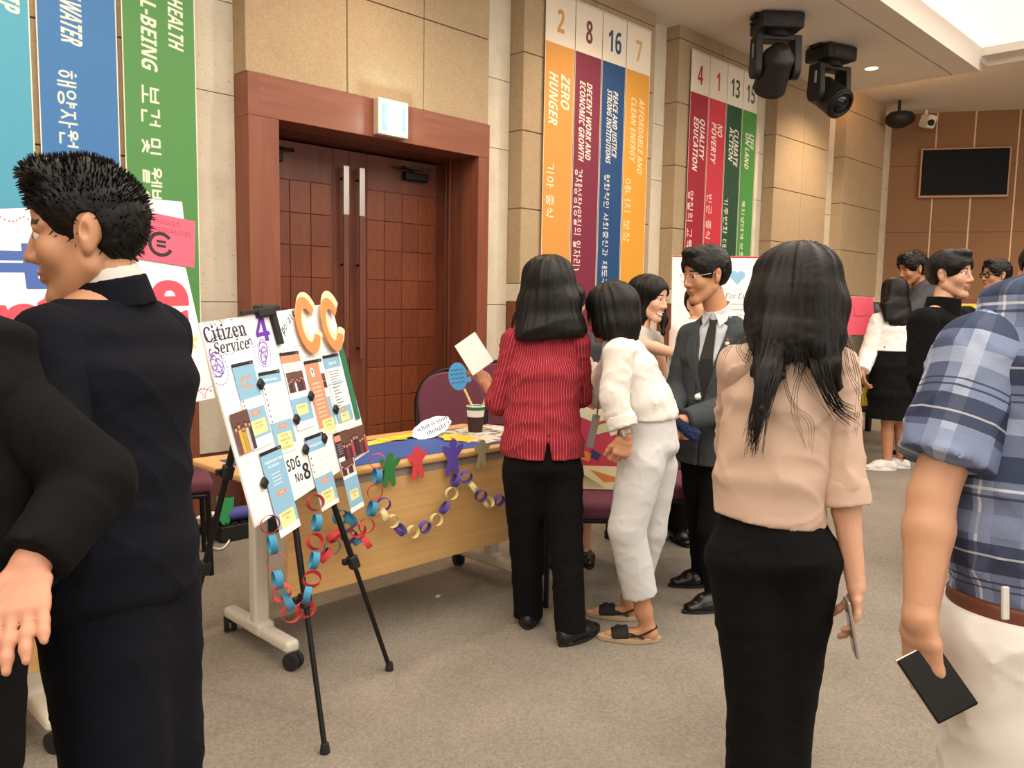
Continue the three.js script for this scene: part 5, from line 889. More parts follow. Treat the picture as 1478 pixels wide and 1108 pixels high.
// ---------------------------------------------------------------- boards behind the visitors
{
  const d = 3.9, p = W(856, 655, d), pk = thing('sticker_board', 'pink board covered in stickers propped on a purple chair', 'poster board', V3(p.x, 0.485, p.z)); pk.quaternion.copy(frameQuat(dirOf(1, -0.05), dirOf(0, -1).addScaledVector(UP, 0.16)));
  part('card', rbox(0.46, 0.5, 0.006, 0.001), mat(0xc23a55, 0.75), pk, V3(0, 0.25, 0));
  const shapes = [[-0.03, 0.36, 0.08, 0xdfe3c0], [0.06, 0.37, 0.1, 0xe9dfb0], [0.075, 0.4, 0.04, 0xe5803a], [0.04, 0.29, 0.06, 0xc9d3a0], [0.1, 0.28, 0.05, 0xe8e0c8], [-0.04, 0.16, 0.06, 0xe58a3c], [0.01, 0.165, 0.05, 0x2d3a70], [0.09, 0.2, 0.04, 0xf0d0c8], [-0.15, 0.3, 0.08, 0xe8c060], [-0.12, 0.12, 0.07, 0x7fae6a]];
  for (const [x, y, w, c] of shapes) part('sticker', rbox(w, w * 0.7, 0.0015, 0.0006), mat(c, 0.7), pk, V3(x, y, 0.0042), [0, 0, rr(-0.5, 0.5)]);
  const dt = canvasTex(256, 128, (g) => { g.fillStyle = '#efe7b8'; g.fillRect(0, 0, 256, 128); g.strokeStyle = '#6a5a3a'; g.lineWidth = 2; for (let i = 0; i < 14; i++) { g.beginPath(); g.moveTo(20, 12); g.lineTo(20 + i * 10, 120); g.stroke(); } g.fillStyle = '#e58a4a'; g.beginPath(); g.moveTo(90, 20); g.lineTo(250, 80); g.lineTo(150, 90); g.fill(); });
  part('drawing', rbox(0.3, 0.11, 0.0015, 0.0005), mat(0xffffff, 0.75, { map: dt }), pk, V3(0.03, 0.058, 0.005));
  const bp = W(1052, 405, 5.5), wb = thing('display_board', 'white display board with a blue heart behind the grey suit', 'poster board', V3(bp.x, 0.735, bp.z)); wb.quaternion.copy(frameQuat(dirOf(1, 0.05), dirOf(0, -1).addScaledVector(UP, 0.08)));
  const ht = canvasTex(512, 640, (g) => { g.fillStyle = '#fafaf8'; g.fillRect(0, 0, 512, 640); g.fillStyle = '#8fc4e2'; g.beginPath(); g.arc(292, 86, 20, 0, 7); g.arc(326, 86, 20, 0, 7); g.fill(); g.beginPath(); g.moveTo(273, 92); g.lineTo(345, 92); g.lineTo(309, 130); g.fill(); g.fillStyle = '#55534e'; g.font = 'italic 32px serif'; g.fillText('For Everyone', 250, 190); g.fillStyle = '#b0ada6'; for (let i = 0; i < 4; i++) g.fillRect(260 + i * 12, 214 + i * 24, 160 - i * 18, 4); g.strokeStyle = '#f0d64a'; g.lineWidth = 14; g.beginPath(); g.arc(420, 420, 110, 3.6, 5.2); g.stroke(); g.fillStyle = '#c23a45'; g.fillRect(0, 330, 220, 310); g.fillRect(0, 480, 512, 160); g.fillRect(0, 0, 512, 8); g.strokeStyle = '#f2e6e2'; g.lineWidth = 10; g.strokeRect(12, 350, 110, 160); });
  part('card', rbox(0.73, 0.96, 0.006, 0.001), M.white, wb, V3(0, 0.48, 0)); part('printed_face', new THREE.BoxGeometry(0.728, 0.958, 0.001), mat(0xffffff, 0.65, { map: ht }), wb, V3(0, 0.48, 0.0037));
  const bx = W(956, 572, 5.3), b = thing('carton', 'small white printed box standing behind the leaning woman', 'box', V3(bx.x, TT, bx.z)); part('body', rbox(0.13, 0.14, 0.1, 0.004), M.white, b, V3(0, 0.07, 0), [0, 0.7, 0]); part('print', rbox(0.05, 0.025, 0.002, 0.0005), mat(0xb8505a, 0.7), b, V3(0.0355, 0.095, 0.0345).multiplyScalar(1), [0, 0.7, 0]);
  const hp = W(1234, 456, 7.15), pp = thing('pink_poster', 'bright pink poster sheet with fold lines held by grey jacketed man', 'poster', hp); pp.quaternion.copy(frameQuat(dirOf(1, 0.1), dirOf(0, -1).addScaledVector(UP, 0.3)));
  for (const [x, y] of [[-0.085, 0.085], [0.085, 0.085], [-0.085, -0.085], [0.085, -0.085]]) part('sheet_quarter', rbox(0.168, 0.168, 0.004, 0.001), mat(0xd9526a, 0.75), pp, V3(x, y, 0), [rr(-0.06, 0.06), rr(-0.06, 0.06), 0]);
  const yp = W(1247, 572, 7.12); solo('yellow_paper', rbox(0.22, 0.16, 0.004, 0.001), mat(0xe8cf3a, 0.75), 'yellow paper leaning on the purple chair beside white-shirted woman', 'paper', yp).quaternion.copy(camera.quaternion);
  const y2 = W(1402, 453, 8.0), yb = thing('yellow_poster', 'yellow poster with brown top edge standing before far wall', 'poster', V3(y2.x, 0.0, y2.z)); yb.quaternion.copy(frameQuat(dirOf(1, 0), dirOf(0, -1))); part('sheet', rbox(0.5, 0.6, 0.01, 0.002), mat(0xe6d040, 0.75), yb, V3(0, y2.y - 0.2, 0)); part('top_edge', rbox(0.5, 0.05, 0.014, 0.002), mat(0x7a3f2a, 0.6), yb, V3(0, y2.y + 0.125, 0)); part('stand', merged([rod(V3(-0.2, 0, 0), V3(-0.2, y2.y - 0.4, 0), 0.015), rod(V3(0.2, 0, 0), V3(0.2, y2.y - 0.4, 0), 0.015)]), M.blackMetal, yb);
  // grand piano with its lid up, far off
  const pn = atFloor(1222, 500, 8.6), pi = thing('grand_piano', 'black grand piano with raised lid beyond the pink poster', 'piano', pn, 0.6), gl = mat(0x0b0a0a, 0.2); pi.scale.setScalar(0.82); const bs = new THREE.Shape(); bs.moveTo(-0.7, -0.6); bs.lineTo(0.7, -0.6); bs.lineTo(0.7, 0.1); bs.quadraticCurveTo(0.5, 0.5, 0.15, 0.7); bs.quadraticCurveTo(-0.2, 1.2, -0.6, 0.9); bs.quadraticCurveTo(-0.7, 0.6, -0.7, -0.6);
  part('case', extrude(bs, 0.3, 0.01).rotateX(-Math.PI / 2), gl, pi, V3(0, 0.65, 0)); const lid = part('lid', extrude(bs, 0.02, 0.004).rotateX(-Math.PI / 2).translate(0.7, 0, 0), gl, pi, V3(-0.7, 0.97, 0), [0, 0, 0.55]); part('lid_prop', rod(V3(0.5, 0.95, 0.2), V3(0.35, 1.5, 0.1), 0.012), gl, pi);
  for (const [x, z] of [[-0.55, 0.45], [0.55, 0.45], [-0.3, -0.7]]) part('leg', rod(V3(x, 0, z), V3(x, 0.65, z), 0.04, 0.06), gl, pi); part('keyboard', rbox(1.22, 0.03, 0.14, 0.004), M.white, pi, V3(0, 0.72, 0.63));
}
// ---------------------------------------------------------------- by the wall on the left
{
  const g0 = thing('floor_vent', 'black slatted floor vent box along the wall base', 'vent', V3(2.55, 0, -4.36)); part('body', rbox(0.95, 0.09, 0.22, 0.006), M.blackPlastic, g0, V3(0, 0.045, 0)); for (let i = 0; i < 18; i++) part('slat', rbox(0.03, 0.012, 0.19, 0.003), M.blackMetal, g0, V3(-0.44 + i * 0.052, 0.094, 0), [0, 0, 0.4]);
  const rp = V3(2.52, 0.135, -4.3), rl = thing('paper_roll', 'long roll of blue, red and yellow paper on the vent', 'paper roll', rp, -0.1); [['0x4a4f9c', 0.3], ['0xc03a48', 0.12], ['0xc8a23e', 0.12], ['0xc0405a', 0.2], ['0x4a4f9c', 0.1]].reduce((x, [c, l]) => { part('wrap', rod(V3(x, 0, 0), V3(x + l - 0.002, 0, 0), 0.038, 0.038, 20), mat(Number(c), 0.7), rl); return x + l; }, -0.42);
  const gp = onZ(322, 738, -4.28), gs = new THREE.Shape(); gs.moveTo(-0.06, 0.1); gs.quadraticCurveTo(0.05, 0.06, 0.1, 0.06); gs.quadraticCurveTo(0.09, -0.06, 0.03, -0.09); gs.quadraticCurveTo(-0.06, -0.07, -0.06, 0.1); solo('green_card', extrude(gs, 0.003, 0.0006), mat(0x2fa05a, 0.75), 'green leaf-shaped card leaning on the vent box', 'card', gp, [0, 0.5, 0]);
  const wp = [[296, 782], [304, 789], [318, 792], [332, 777], [330, 764], [324, 760]].map(([u, v]) => { const p = onY(u, v, 0.012); return p; }); solo('cable', tube(wp, 0.005, 40, 6), M.white, 'white looped cable on the carpet beside the vent', 'cable');
  const ps = onY(300, 765), st = thing('power_strip', 'black power strip with white plug on the carpet', 'power strip', ps, 0.4); part('body', rbox(0.24, 0.05, 0.07, 0.01), M.blackPlastic, st, V3(0, 0.027, 0)); for (const x of [-0.06, 0.04]) part('plug', rbox(0.04, 0.05, 0.04, 0.01), M.white, st, V3(x, 0.075, 0), [0, 0.3, 0.2]);
  const sc = onY(632, 861); solo('paper_scrap', rbox(0.035, 0.002, 0.018, 0.0005), M.white, 'tiny scrap of white paper on the carpet', 'paper', sc.setY(0.003), [0, 0.5, 0]);
}
// ---------------------------------------------------------------- people
const cloth = (color, o = {}) => new THREE.MeshPhysicalMaterial({ color, roughness: 0.92, specularIntensity: 0.35, bumpMap: weaveAt(10), bumpScale: 0.0008, ...o });
const blackCloth = cloth(0x0b0b0c), navyCloth = cloth(0x0d0f18), greyCloth = cloth(0x3f4448), whiteCloth = cloth(0xdfdcd6);
const leather = mat(0x0e0d0d, 0.3), atY = (p, y) => V3(p.x, y, p.z);
const stripeTex = canvasTex(256, 256, (g) => { g.fillStyle = '#902634'; g.fillRect(0, 0, 256, 256); for (let i = 0; i < 8; i++) { g.fillStyle = '#d8807e'; g.fillRect(i * 32 + 14, 0, 3, 256); g.fillStyle = '#87222f'; g.fillRect(i * 32 + 22, 0, 2, 256); } });
stripeTex.wrapS = stripeTex.wrapT = THREE.RepeatWrapping; stripeTex.repeat.set(9.5, 4);
const plaidTex = canvasTex(512, 512, (g) => {
  g.fillStyle = '#7a88a8'; g.fillRect(0, 0, 512, 512); g.globalAlpha = 0.66;
  const V = [[40, 60, '#2b3350'], [120, 26, '#e8e6e2'], [158, 10, '#dfe3ec'], [230, 70, '#5c6885'], [330, 8, '#e8e6e2'], [352, 60, '#39435f'], [440, 30, '#b9c6de']];
  const Hh = [[30, 70, '#1f2740'], [118, 8, '#e9edf5'], [140, 8, '#2a2f45'], [190, 60, '#7f8fb0'], [270, 80, '#1d2439'], [300, 6, '#e2e2e6'], [372, 6, '#20263c'], [392, 5, '#20263c'], [440, 44, '#aab9d6']];
  for (const [x, w, c] of V) { g.fillStyle = c; g.fillRect(x, 0, w, 512); } for (const [y, h, c] of Hh) { g.fillStyle = c; g.fillRect(0, y, 512, h); }
  g.globalAlpha = 0.05; for (let i = 0; i < 512; i += 2) { g.fillStyle = i % 4 ? '#ffffff' : '#101830'; g.fillRect(i, 0, 1, 512); g.fillRect(0, i, 512, 1); }
});
plaidTex.wrapS = plaidTex.wrapT = THREE.RepeatWrapping; plaidTex.repeat.set(3.4, 3.4);
const hemDown = (p) => [p, V3(0, -1, 0)];
const spineRow = (J, w) => [[mix(J.pelvis, J.waist, -0.45), w[0], w[1]], [J.pelvis, w[2], w[3]], [J.waist, w[4], w[5]], [J.chest, w[6], w[7]], [mix(J.chest, J.neck, 0.62), w[8], w[9]], [mix(J.chest, J.neck, 0.95), 0.07, 0.062]];
const jacketProfile = (k = 1) => (J) => spineRow(J, [0.178 * k, 0.135 * k, 0.172 * k, 0.132 * k, 0.158 * k, 0.125 * k, 0.176 * k, 0.13 * k, 0.172 * k, 0.088 * k]);
const jacket = (m, o = {}) => top({ name: 'jacket', profile: jacketProfile(o.fit || 1), arm: [0.074, 0.064, 0.048], cuff: 0.96, shR: 0.056, hem: (J) => hemDown(mix(J.pelvis, J.waist, o.hemT ?? -0.5)), mat: m, disp: wrinkles(0.0035, 9, 7, o.seed || 0), neck: (J) => [mix(J.neck, J.head, 0.06), V3(0, 1, 0)], ...o });
const pants = (m, o = {}) => trousers({ mat: m, disp: wrinkles(0.003, 10, 6, 3), ...o });
const collar = (m, o = {}) => (c) => {   // upright shirt or jacket collar round the neck
  const { J } = c, F = new Field(0.01), L = J.head.distanceTo(J.neck), up = UP.clone().lerp(J.head.clone().sub(J.neck).normalize(), o.lean ?? 0.5).normalize(), a = J.neck.clone().addScaledVector(up, L * (o.from ?? -0.02)), b = J.neck.clone().addScaledVector(up, L * (o.to ?? 0.34)), r = (o.r || 0.066) * c.s;
  F.seg(a, b, [r * 1.06, r * 1.12], [r * 0.96, r], c.latS, 0.3); const ax = (o.ax || b.clone().sub(a)).clone().normalize(); F.cut(b, o.slope ? ax.clone().addScaledVector(c.chestF, o.slope) : ax); F.cut(a, ax.clone().negate());
  F.carve((x, y, z) => { const px = x - a.x, py = y - a.y, pz = z - a.z, t = px * ax.x + py * ax.y + pz * ax.z; return Math.sqrt(Math.max(0, px * px + py * py + pz * pz - t * t)) - r * 0.86; }, 0.002);
  c.put(o.name || 'collar', F.mesh(o.cell || 0.005), m);
};

// -- man in the navy suit
{
  const d = 1.46, J = { head: W(127, 343, 1.45), neck: W(160, 437, 1.48), chest: W(158, 545, 1.49), waist: W(156, 680, 1.48), pelvis: W(160, 790, 1.48), shL: W(82, 500, 1.37), shR: W(222, 490, 1.6), elL: W(66, 640, 1.3), wrL: W(10, 740, 1.45), elR: W(226, 615, 1.68), wrR: W(150, 720, 1.8), hipL: W(140, 830, 1.43), hipR: W(200, 830, 1.54), knL: W(168, 1090, 1.43), knR: W(226, 1080, 1.56) };
  J.anL = atY(W(165, 1300, 1.43), 0.06); J.anR = atY(W(236, 1280, 1.56), 0.06);
  person({ label: 'man in a dark navy suit with spiky black hair, standing in front of white poster', h: 1.7, f: dirOf(-0.85, 0.5), pos: atY(W(170, 800, 1.48), 0), J, cell: 0.007, fine: 0.003, hs: 1.0, skin: new THREE.Color(0xc4916f), hz: 0.9, headF: dirOf(-1, -0.38).addScaledVector(UP, -0.12), eyes: true, neckR: 1.05,
    hands: { L: { dir: V3(-0.3, -0.9, 0.1), palm: V3(0, 0, -1) }, R: { dir: V3(-0.5, -0.8, 0), palm: V3(0, 0, 1) } },
    wear: [jacket(navyCloth, { fit: 1.0, hemT: -0.62, seed: 1, arm: [0.07, 0.06, 0.048] }), collar(whiteCloth, { name: 'shirt_collar', from: 0, to: 0.52, r: 0.0625, lean: 0.75 }), collar(navyCloth, { name: 'jacket_collar', from: -0.1, to: 0.36, r: 0.07, lean: 0.7 }), pants(navyCloth, { r: [0.108, 0.085, 0.08, 0.074] }), shoes({ mat: leather }), hairShort({ th: 0.004, top: 0.044, topZ: 0.012, spikes: 3200, spikeL: 0.011, spikeY: 0.05, nape: -0.05, rough: 0.003, quiff: true, face: faceCarve(-0.03, 0.094, 0.078, 0.1, 0.088) })] });
}
// -- person at the edge with the arm behind the back
{
  const J = { head: W(-165, 310, 1.2), neck: W(-130, 450, 1.2), chest: W(-110, 580, 1.2), waist: W(-95, 700, 1.2), pelvis: W(-90, 800, 1.2), shR: W(-18, 572, 1.2), shL: W(-220, 560, 1.17), elR: W(138, 692, 1.24), wrR: W(44, 815, 1.12), hipR: W(-62, 850, 1.2), hipL: W(-130, 850, 1.2), knR: W(-58, 1090, 1.2), elL: W(-230, 700, 1.2), wrL: W(-200, 800, 1.3) };
  J.anR = atY(W(-58, 1300, 1.2), 0.06);
  person({ label: 'person in a black suit with an arm folded behind the back, beside navy suit', h: 1.7, f: dirOf(0.1, 1), pos: atY(W(-95, 800, 1.2), 0), J, cell: 0.008, fine: 0.003, headCell: 0.009, skin: new THREE.Color(0xc28a70),
    hands: { R: { dir: camU.clone().multiplyScalar(-0.62).addScaledVector(camF, -0.6).addScaledVector(camR, 0.2), palm: camU.clone().multiplyScalar(0.75).addScaledVector(camF, -0.62), curl: [-0.12, -0.14, -0.12, -0.08], spread: 0.07, s: 0.86, thumb: [0.35, 0.3] } },
    wear: [jacket(blackCloth, { seed: 4, fit: 0.9, arm: [0.066, 0.057, 0.046], hemT: -0.5 }), pants(blackCloth, { r: [0.095, 0.08, 0.075, 0.07], hip: 0.15 }), shoes({ mat: leather }), hairShort({})] });
}
// -- woman in the red pinstriped blouse
{
  const d = 3.42, J = { head: W(791, 418, d), neck: W(788, 478, d), chest: W(785, 540, d), waist: W(782, 605, d), pelvis: W(783, 672, d), shL: W(745, 493, d), shR: W(831, 495, d), elL: W(722, 580, 3.45), wrL: W(705, 560, 3.62), elR: W(836, 570, 3.5), wrR: W(838, 530, 3.75), hipL: W(757, 690, d), hipR: W(810, 690, d), knL: W(759, 790, 3.48), knR: W(818, 795, 3.38), anL: W(763, 882, 3.52), anR: W(824, 905, 3.34), footL: dirOf(0.1, 1), footR: dirOf(0.7, 0.75) };
  person({ label: 'woman in a red pinstriped blouse and black trousers reading a paper', h: 1.58, f: camF0, pos: atY(W(786, 800, 3.42), 0), J, cell: 0.008, fine: 0.004, skin: SKIN.c, headF: dirOf(0.12, 1),
    hands: { L: { dir: camR.clone().multiplyScalar(-0.45).addScaledVector(camU, 0.75).addScaledVector(camF, 0.2), palm: camR.clone().multiplyScalar(-0.7).addScaledVector(camF, 0.6).addScaledVector(camU, -0.2), curl: [0.5, 0.55, 0.6, 0.65] } },
    wear: [pants(blackCloth, { r: [0.098, 0.072, 0.07, 0.068], hip: 0.17, hipD: 0.135, waist: 0.16, waistD: 0.12 }),
      top({ name: 'blouse', profile: (J) => [[mix(J.pelvis, J.waist, -0.1), 0.196, 0.15], [mix(J.pelvis, J.waist, 0.5), 0.178, 0.14], [J.waist, 0.166, 0.13], [J.chest, 0.17, 0.125], [mix(J.chest, J.neck, 0.62), 0.15, 0.085], [mix(J.chest, J.neck, 0.98), 0.07, 0.065]], hem: (J) => hemDown(W(783, 656, d)), arm: [0.064, 0.06, 0.05], cuff: 0.3, mat: cloth(0xffffff, { map: stripeTex }), disp: wrinkles(0.006, 8, 12, 2),
        carves: (J, c) => [(x, y, z) => { const q = V3(x, y, z).sub(W(789, 656, d)), t = q.dot(camR), v = q.y; return Math.max(Math.abs(t) - Math.max(0, 0.016 - v * 0.16), -0.4 * q.dot(camF) * -1 - 0.02, q.dot(camF)); }] }),
      shoes({ mat: mat(0x121112, 0.4), high: 0.05 }),
      hairLong({ falls: [[[W(791, 395, d + 0.02), 0.105, 0.1], [W(792, 440, d - 0.02), 0.128, 0.1], [W(794, 478, d - 0.06), 0.142, 0.07], [W(797, 487, d - 0.07), 0.138, 0.05]]], end: [W(795, 488, d), V3(0, -1, 0).addScaledVector(camR0, 0.06)], lat: camR0, groove: 0.004,
        strands: Array.from({ length: 90 }, () => { const u = rr(738, 843), v = rr(478, 487), u2 = u + rr(-4, 4); return { p: [W(lerp(791, u, 0.8), 440, d - 0.1 + Math.abs(u - 791) * 0.0012), W(u, v - 20, d - 0.11 + Math.abs(u - 791) * 0.0016), W(u2, v + rr(0, 7), d - 0.1 + Math.abs(u - 791) * 0.0016)], r0: 0.004, r1: 0.0008 }; }) })] });
  const pp = W(684, 510, 3.6); const sheet = solo('paper_sheet', new THREE.BoxGeometry(0.11, 0.165, 0.001), M.white, 'white paper sheet held up by woman in red blouse', 'paper', pp);
  sheet.quaternion.copy(frameQuat(camR.clone().multiplyScalar(0.85).addScaledVector(camU, 0.5).addScaledVector(camF, 0.1).normalize(), camF.clone().negate().addScaledVector(camR, -0.3).addScaledVector(camU, 0.25)));
}
// -- woman in white leaning over the display
{
  const J = { head: W(882, 452, 3.42), neck: W(893, 492, 3.43), chest: W(908, 535, 3.43), waist: W(930, 592, 3.43), pelvis: W(936, 645, 3.43), shL: W(893, 512, 3.27), shR: W(895, 505, 3.58), elL: W(886, 575, 3.23), wrL: W(903, 628, 3.21), elR: W(862, 570, 3.62), wrR: W(848, 520, 3.72), hipL: W(925, 672, 3.35), hipR: W(945, 672, 3.5), knL: W(905, 765, 3.33), knR: W(936, 765, 3.52), anL: W(929, 882, 3.36), anR: W(908, 862, 3.6), footL: dirOf(-1, 0.05), footR: dirOf(-1, 0.12) };
  const hd = dirOf(-0.95, 0.25).addScaledVector(UP, -0.2);
  const c = person({ label: 'woman in a white blouse and pale trousers leaning forward, wearing black sandals', h: 1.58, f: dirOf(-1, 0.1), pos: atY(W(920, 800, 3.43), 0), J, cell: 0.008, fine: 0.0036, skin: new THREE.Color(0xc08a66), headF: hd,
    hands: { L: { dir: camU.clone().multiplyScalar(-1).addScaledVector(camR, -0.2), palm: camF.clone().addScaledVector(camR, -0.3), curl: [0.9, 0.95, 1, 1], thumb: [0.1, 0.6] } },
    wear: [trousers({ mat: cloth(0xc9c9ca), r: [0.102, 0.082, 0.082, 0.076], crop: 0.8, hip: 0.155, hipD: 0.135, waist: 0.135, waistD: 0.122, disp: wrinkles(0.003, 12, 12, 5), waistP: W(932, 598, 3.43) }),
      top({ name: 'blouse', profile: (J) => [[W(936, 606, 3.43), 0.15, 0.135], [W(926, 580, 3.43), 0.155, 0.13], [J.chest, 0.155, 0.118], [mix(J.chest, J.neck, 0.62), 0.135, 0.09], [mix(J.chest, J.neck, 0.98), 0.07, 0.065]], hem: (J) => [W(936, 602, 3.43), V3(0, -1, 0).addScaledVector(camR0, 0.05)], arm: [0.066, 0.062, 0.054], cuff: 0.78, mat: whiteCloth, disp: wrinkles(0.006, 11, 11, 7) }),
      (c) => { const a = mix(J.elL, J.wrL, 0.62), b = mix(J.elL, J.wrL, 0.8), F = new Field(0.01); F.coneCut(a, b, 0.057, 0.055); F.disp = wrinkles(0.004, 18, 18, 1); c.put('rolled_cuff', F.mesh(0.006), whiteCloth); },
      hairLong({ falls: [[[c0(884, 440), 0.1, 0.1], [c0(888, 468), 0.102, 0.102], [c0(890, 490), 0.09, 0.09]]], end: [W(888, 494, 3.42), V3(0, -1, 0).addScaledVector(camR0, -0.25)], lat: camF0, groove: 0.003, face: faceCarve(-0.055, 0.09, 0.06, 0.105, 0.075) })] });
  function c0(u, v) { return W(u, v, 3.42); }
  // watch, glasses, sandals
  const wd = J.wrL.clone().sub(J.elL).normalize(), wq = new THREE.Quaternion().setFromUnitVectors(UP, wd), wp = mix(J.elL, J.wrL, 0.93).sub(c.base);
  const band = part('watch', new THREE.CylinderGeometry(0.031, 0.03, 0.018, 24, 1, true), mat(0x8d8780, 0.3, { metalness: 0.8, side: THREE.DoubleSide }), c.g, wp); band.quaternion.copy(wq);
  part('watch_face', rbox(0.024, 0.03, 0.008, 0.003), M.chrome, band, V3(0, 0, 0).add(camF.clone().multiplyScalar(-0.031).addScaledVector(camR, -0.008).applyQuaternion(wq.clone().invert())));
  glasses(c, mat(0x101010, 0.3), 0.0028);
  const tg = part('lanyard_tag', rbox(0.032, 0.14, 0.003, 0.001), mat(0x7c7770, 0.7), c.g, W(856, 622, 3.42).sub(c.base)); tg.quaternion.copy(camera.quaternion); tg.rotateZ(-0.22); part('lanyard', rod(W(861, 604, 3.42).sub(c.base), W(872, 520, 3.4).sub(c.base), 0.003), mat(0x55524e, 0.8), c.g);
  for (const sd of ['L', 'R']) {
    const ft = J['foot' + sd], an = J['an' + sd], side = UP.clone().cross(ft), P = (a, y, b) => V3(an.x, y, an.z).addScaledVector(ft, a).addScaledVector(side, b).sub(c.base);
    const sp = new THREE.Shape(); for (let i = 0; i <= 28; i++) { const t = i / 28 * Math.PI * 2, L = Math.cos(t), w = 0.034 + 0.012 * Math.max(0, Math.sin((L + 1) * 1.7)); const x = 0.055 + L * 0.128, y = Math.sin(t) * w; i ? sp.lineTo(x, y) : sp.moveTo(x, y); }
    const so = part('sandal', extrude(sp, 0.016, 0.002, 4).applyMatrix4(new THREE.Matrix4().makeBasis(ft, side, UP)).translate(...P(0, 0.003, 0).toArray()), mat(0xb09a7c, 0.9), c.g);
    const st = []; for (const [a, y0, ww] of [[0.1, 0.05, 0.05]]) { const F = new Field(0.01); F.seg(P(0.065, 0.026, 0), P(0.125, 0.024, 0), [0.046, 0.036], [0.044, 0.024], side, 0.2); F.cut(P(0, 0.018, 0), V3(0, -1, 0)); st.push(F.mesh(0.005)); }
    st.push(tube([P(0.06, 0.03, -0.04), P(0.02, 0.035, -0.042), P(-0.03, 0.055, -0.03), P(-0.055, 0.06, 0), P(-0.03, 0.055, 0.03), P(0.02, 0.035, 0.042), P(0.06, 0.03, 0.04)], 0.0045, 30, 6), tube([P(0.06, 0.045, 0.042), P(0.0, 0.025, 0.044)], 0.004, 6, 6), tube([P(0.11, 0.052, 0.01), P(0.095, 0.058, 0.0), P(0.11, 0.052, -0.01)], 0.007, 10, 6));
    part('sandal_straps', merged(st), mat(0x131212, 0.8), so);
  }
}
function glasses(c, m, r = 0.0016) {
  const g = []; for (const s of [-1, 1]) {
    const pts = []; for (let i = 0; i < 20; i++) { const t = i / 20 * Math.PI * 2; pts.push(c.hp(s * 0.034 + Math.cos(t) * 0.0235, 0.004 + Math.sin(t) * 0.019, 0.1 - Math.abs(s * 0.034 + Math.cos(t) * 0.0235) * 0.12)); }
    g.push(new THREE.TubeGeometry(new THREE.CatmullRomCurve3(pts, true), 40, r, 6, true)); g.push(tube([c.hp(s * 0.057, 0.01, 0.094), c.hp(s * 0.078, 0.012, 0.05), c.hp(s * 0.082, 0.016, -0.01)], r, 10, 6));
  }
  g.push(tube([c.hp(-0.011, 0.008, 0.1), c.hp(0, 0.012, 0.104), c.hp(0.011, 0.008, 0.1)], r, 8, 6)); c.put('glasses', merged(g), m);
}
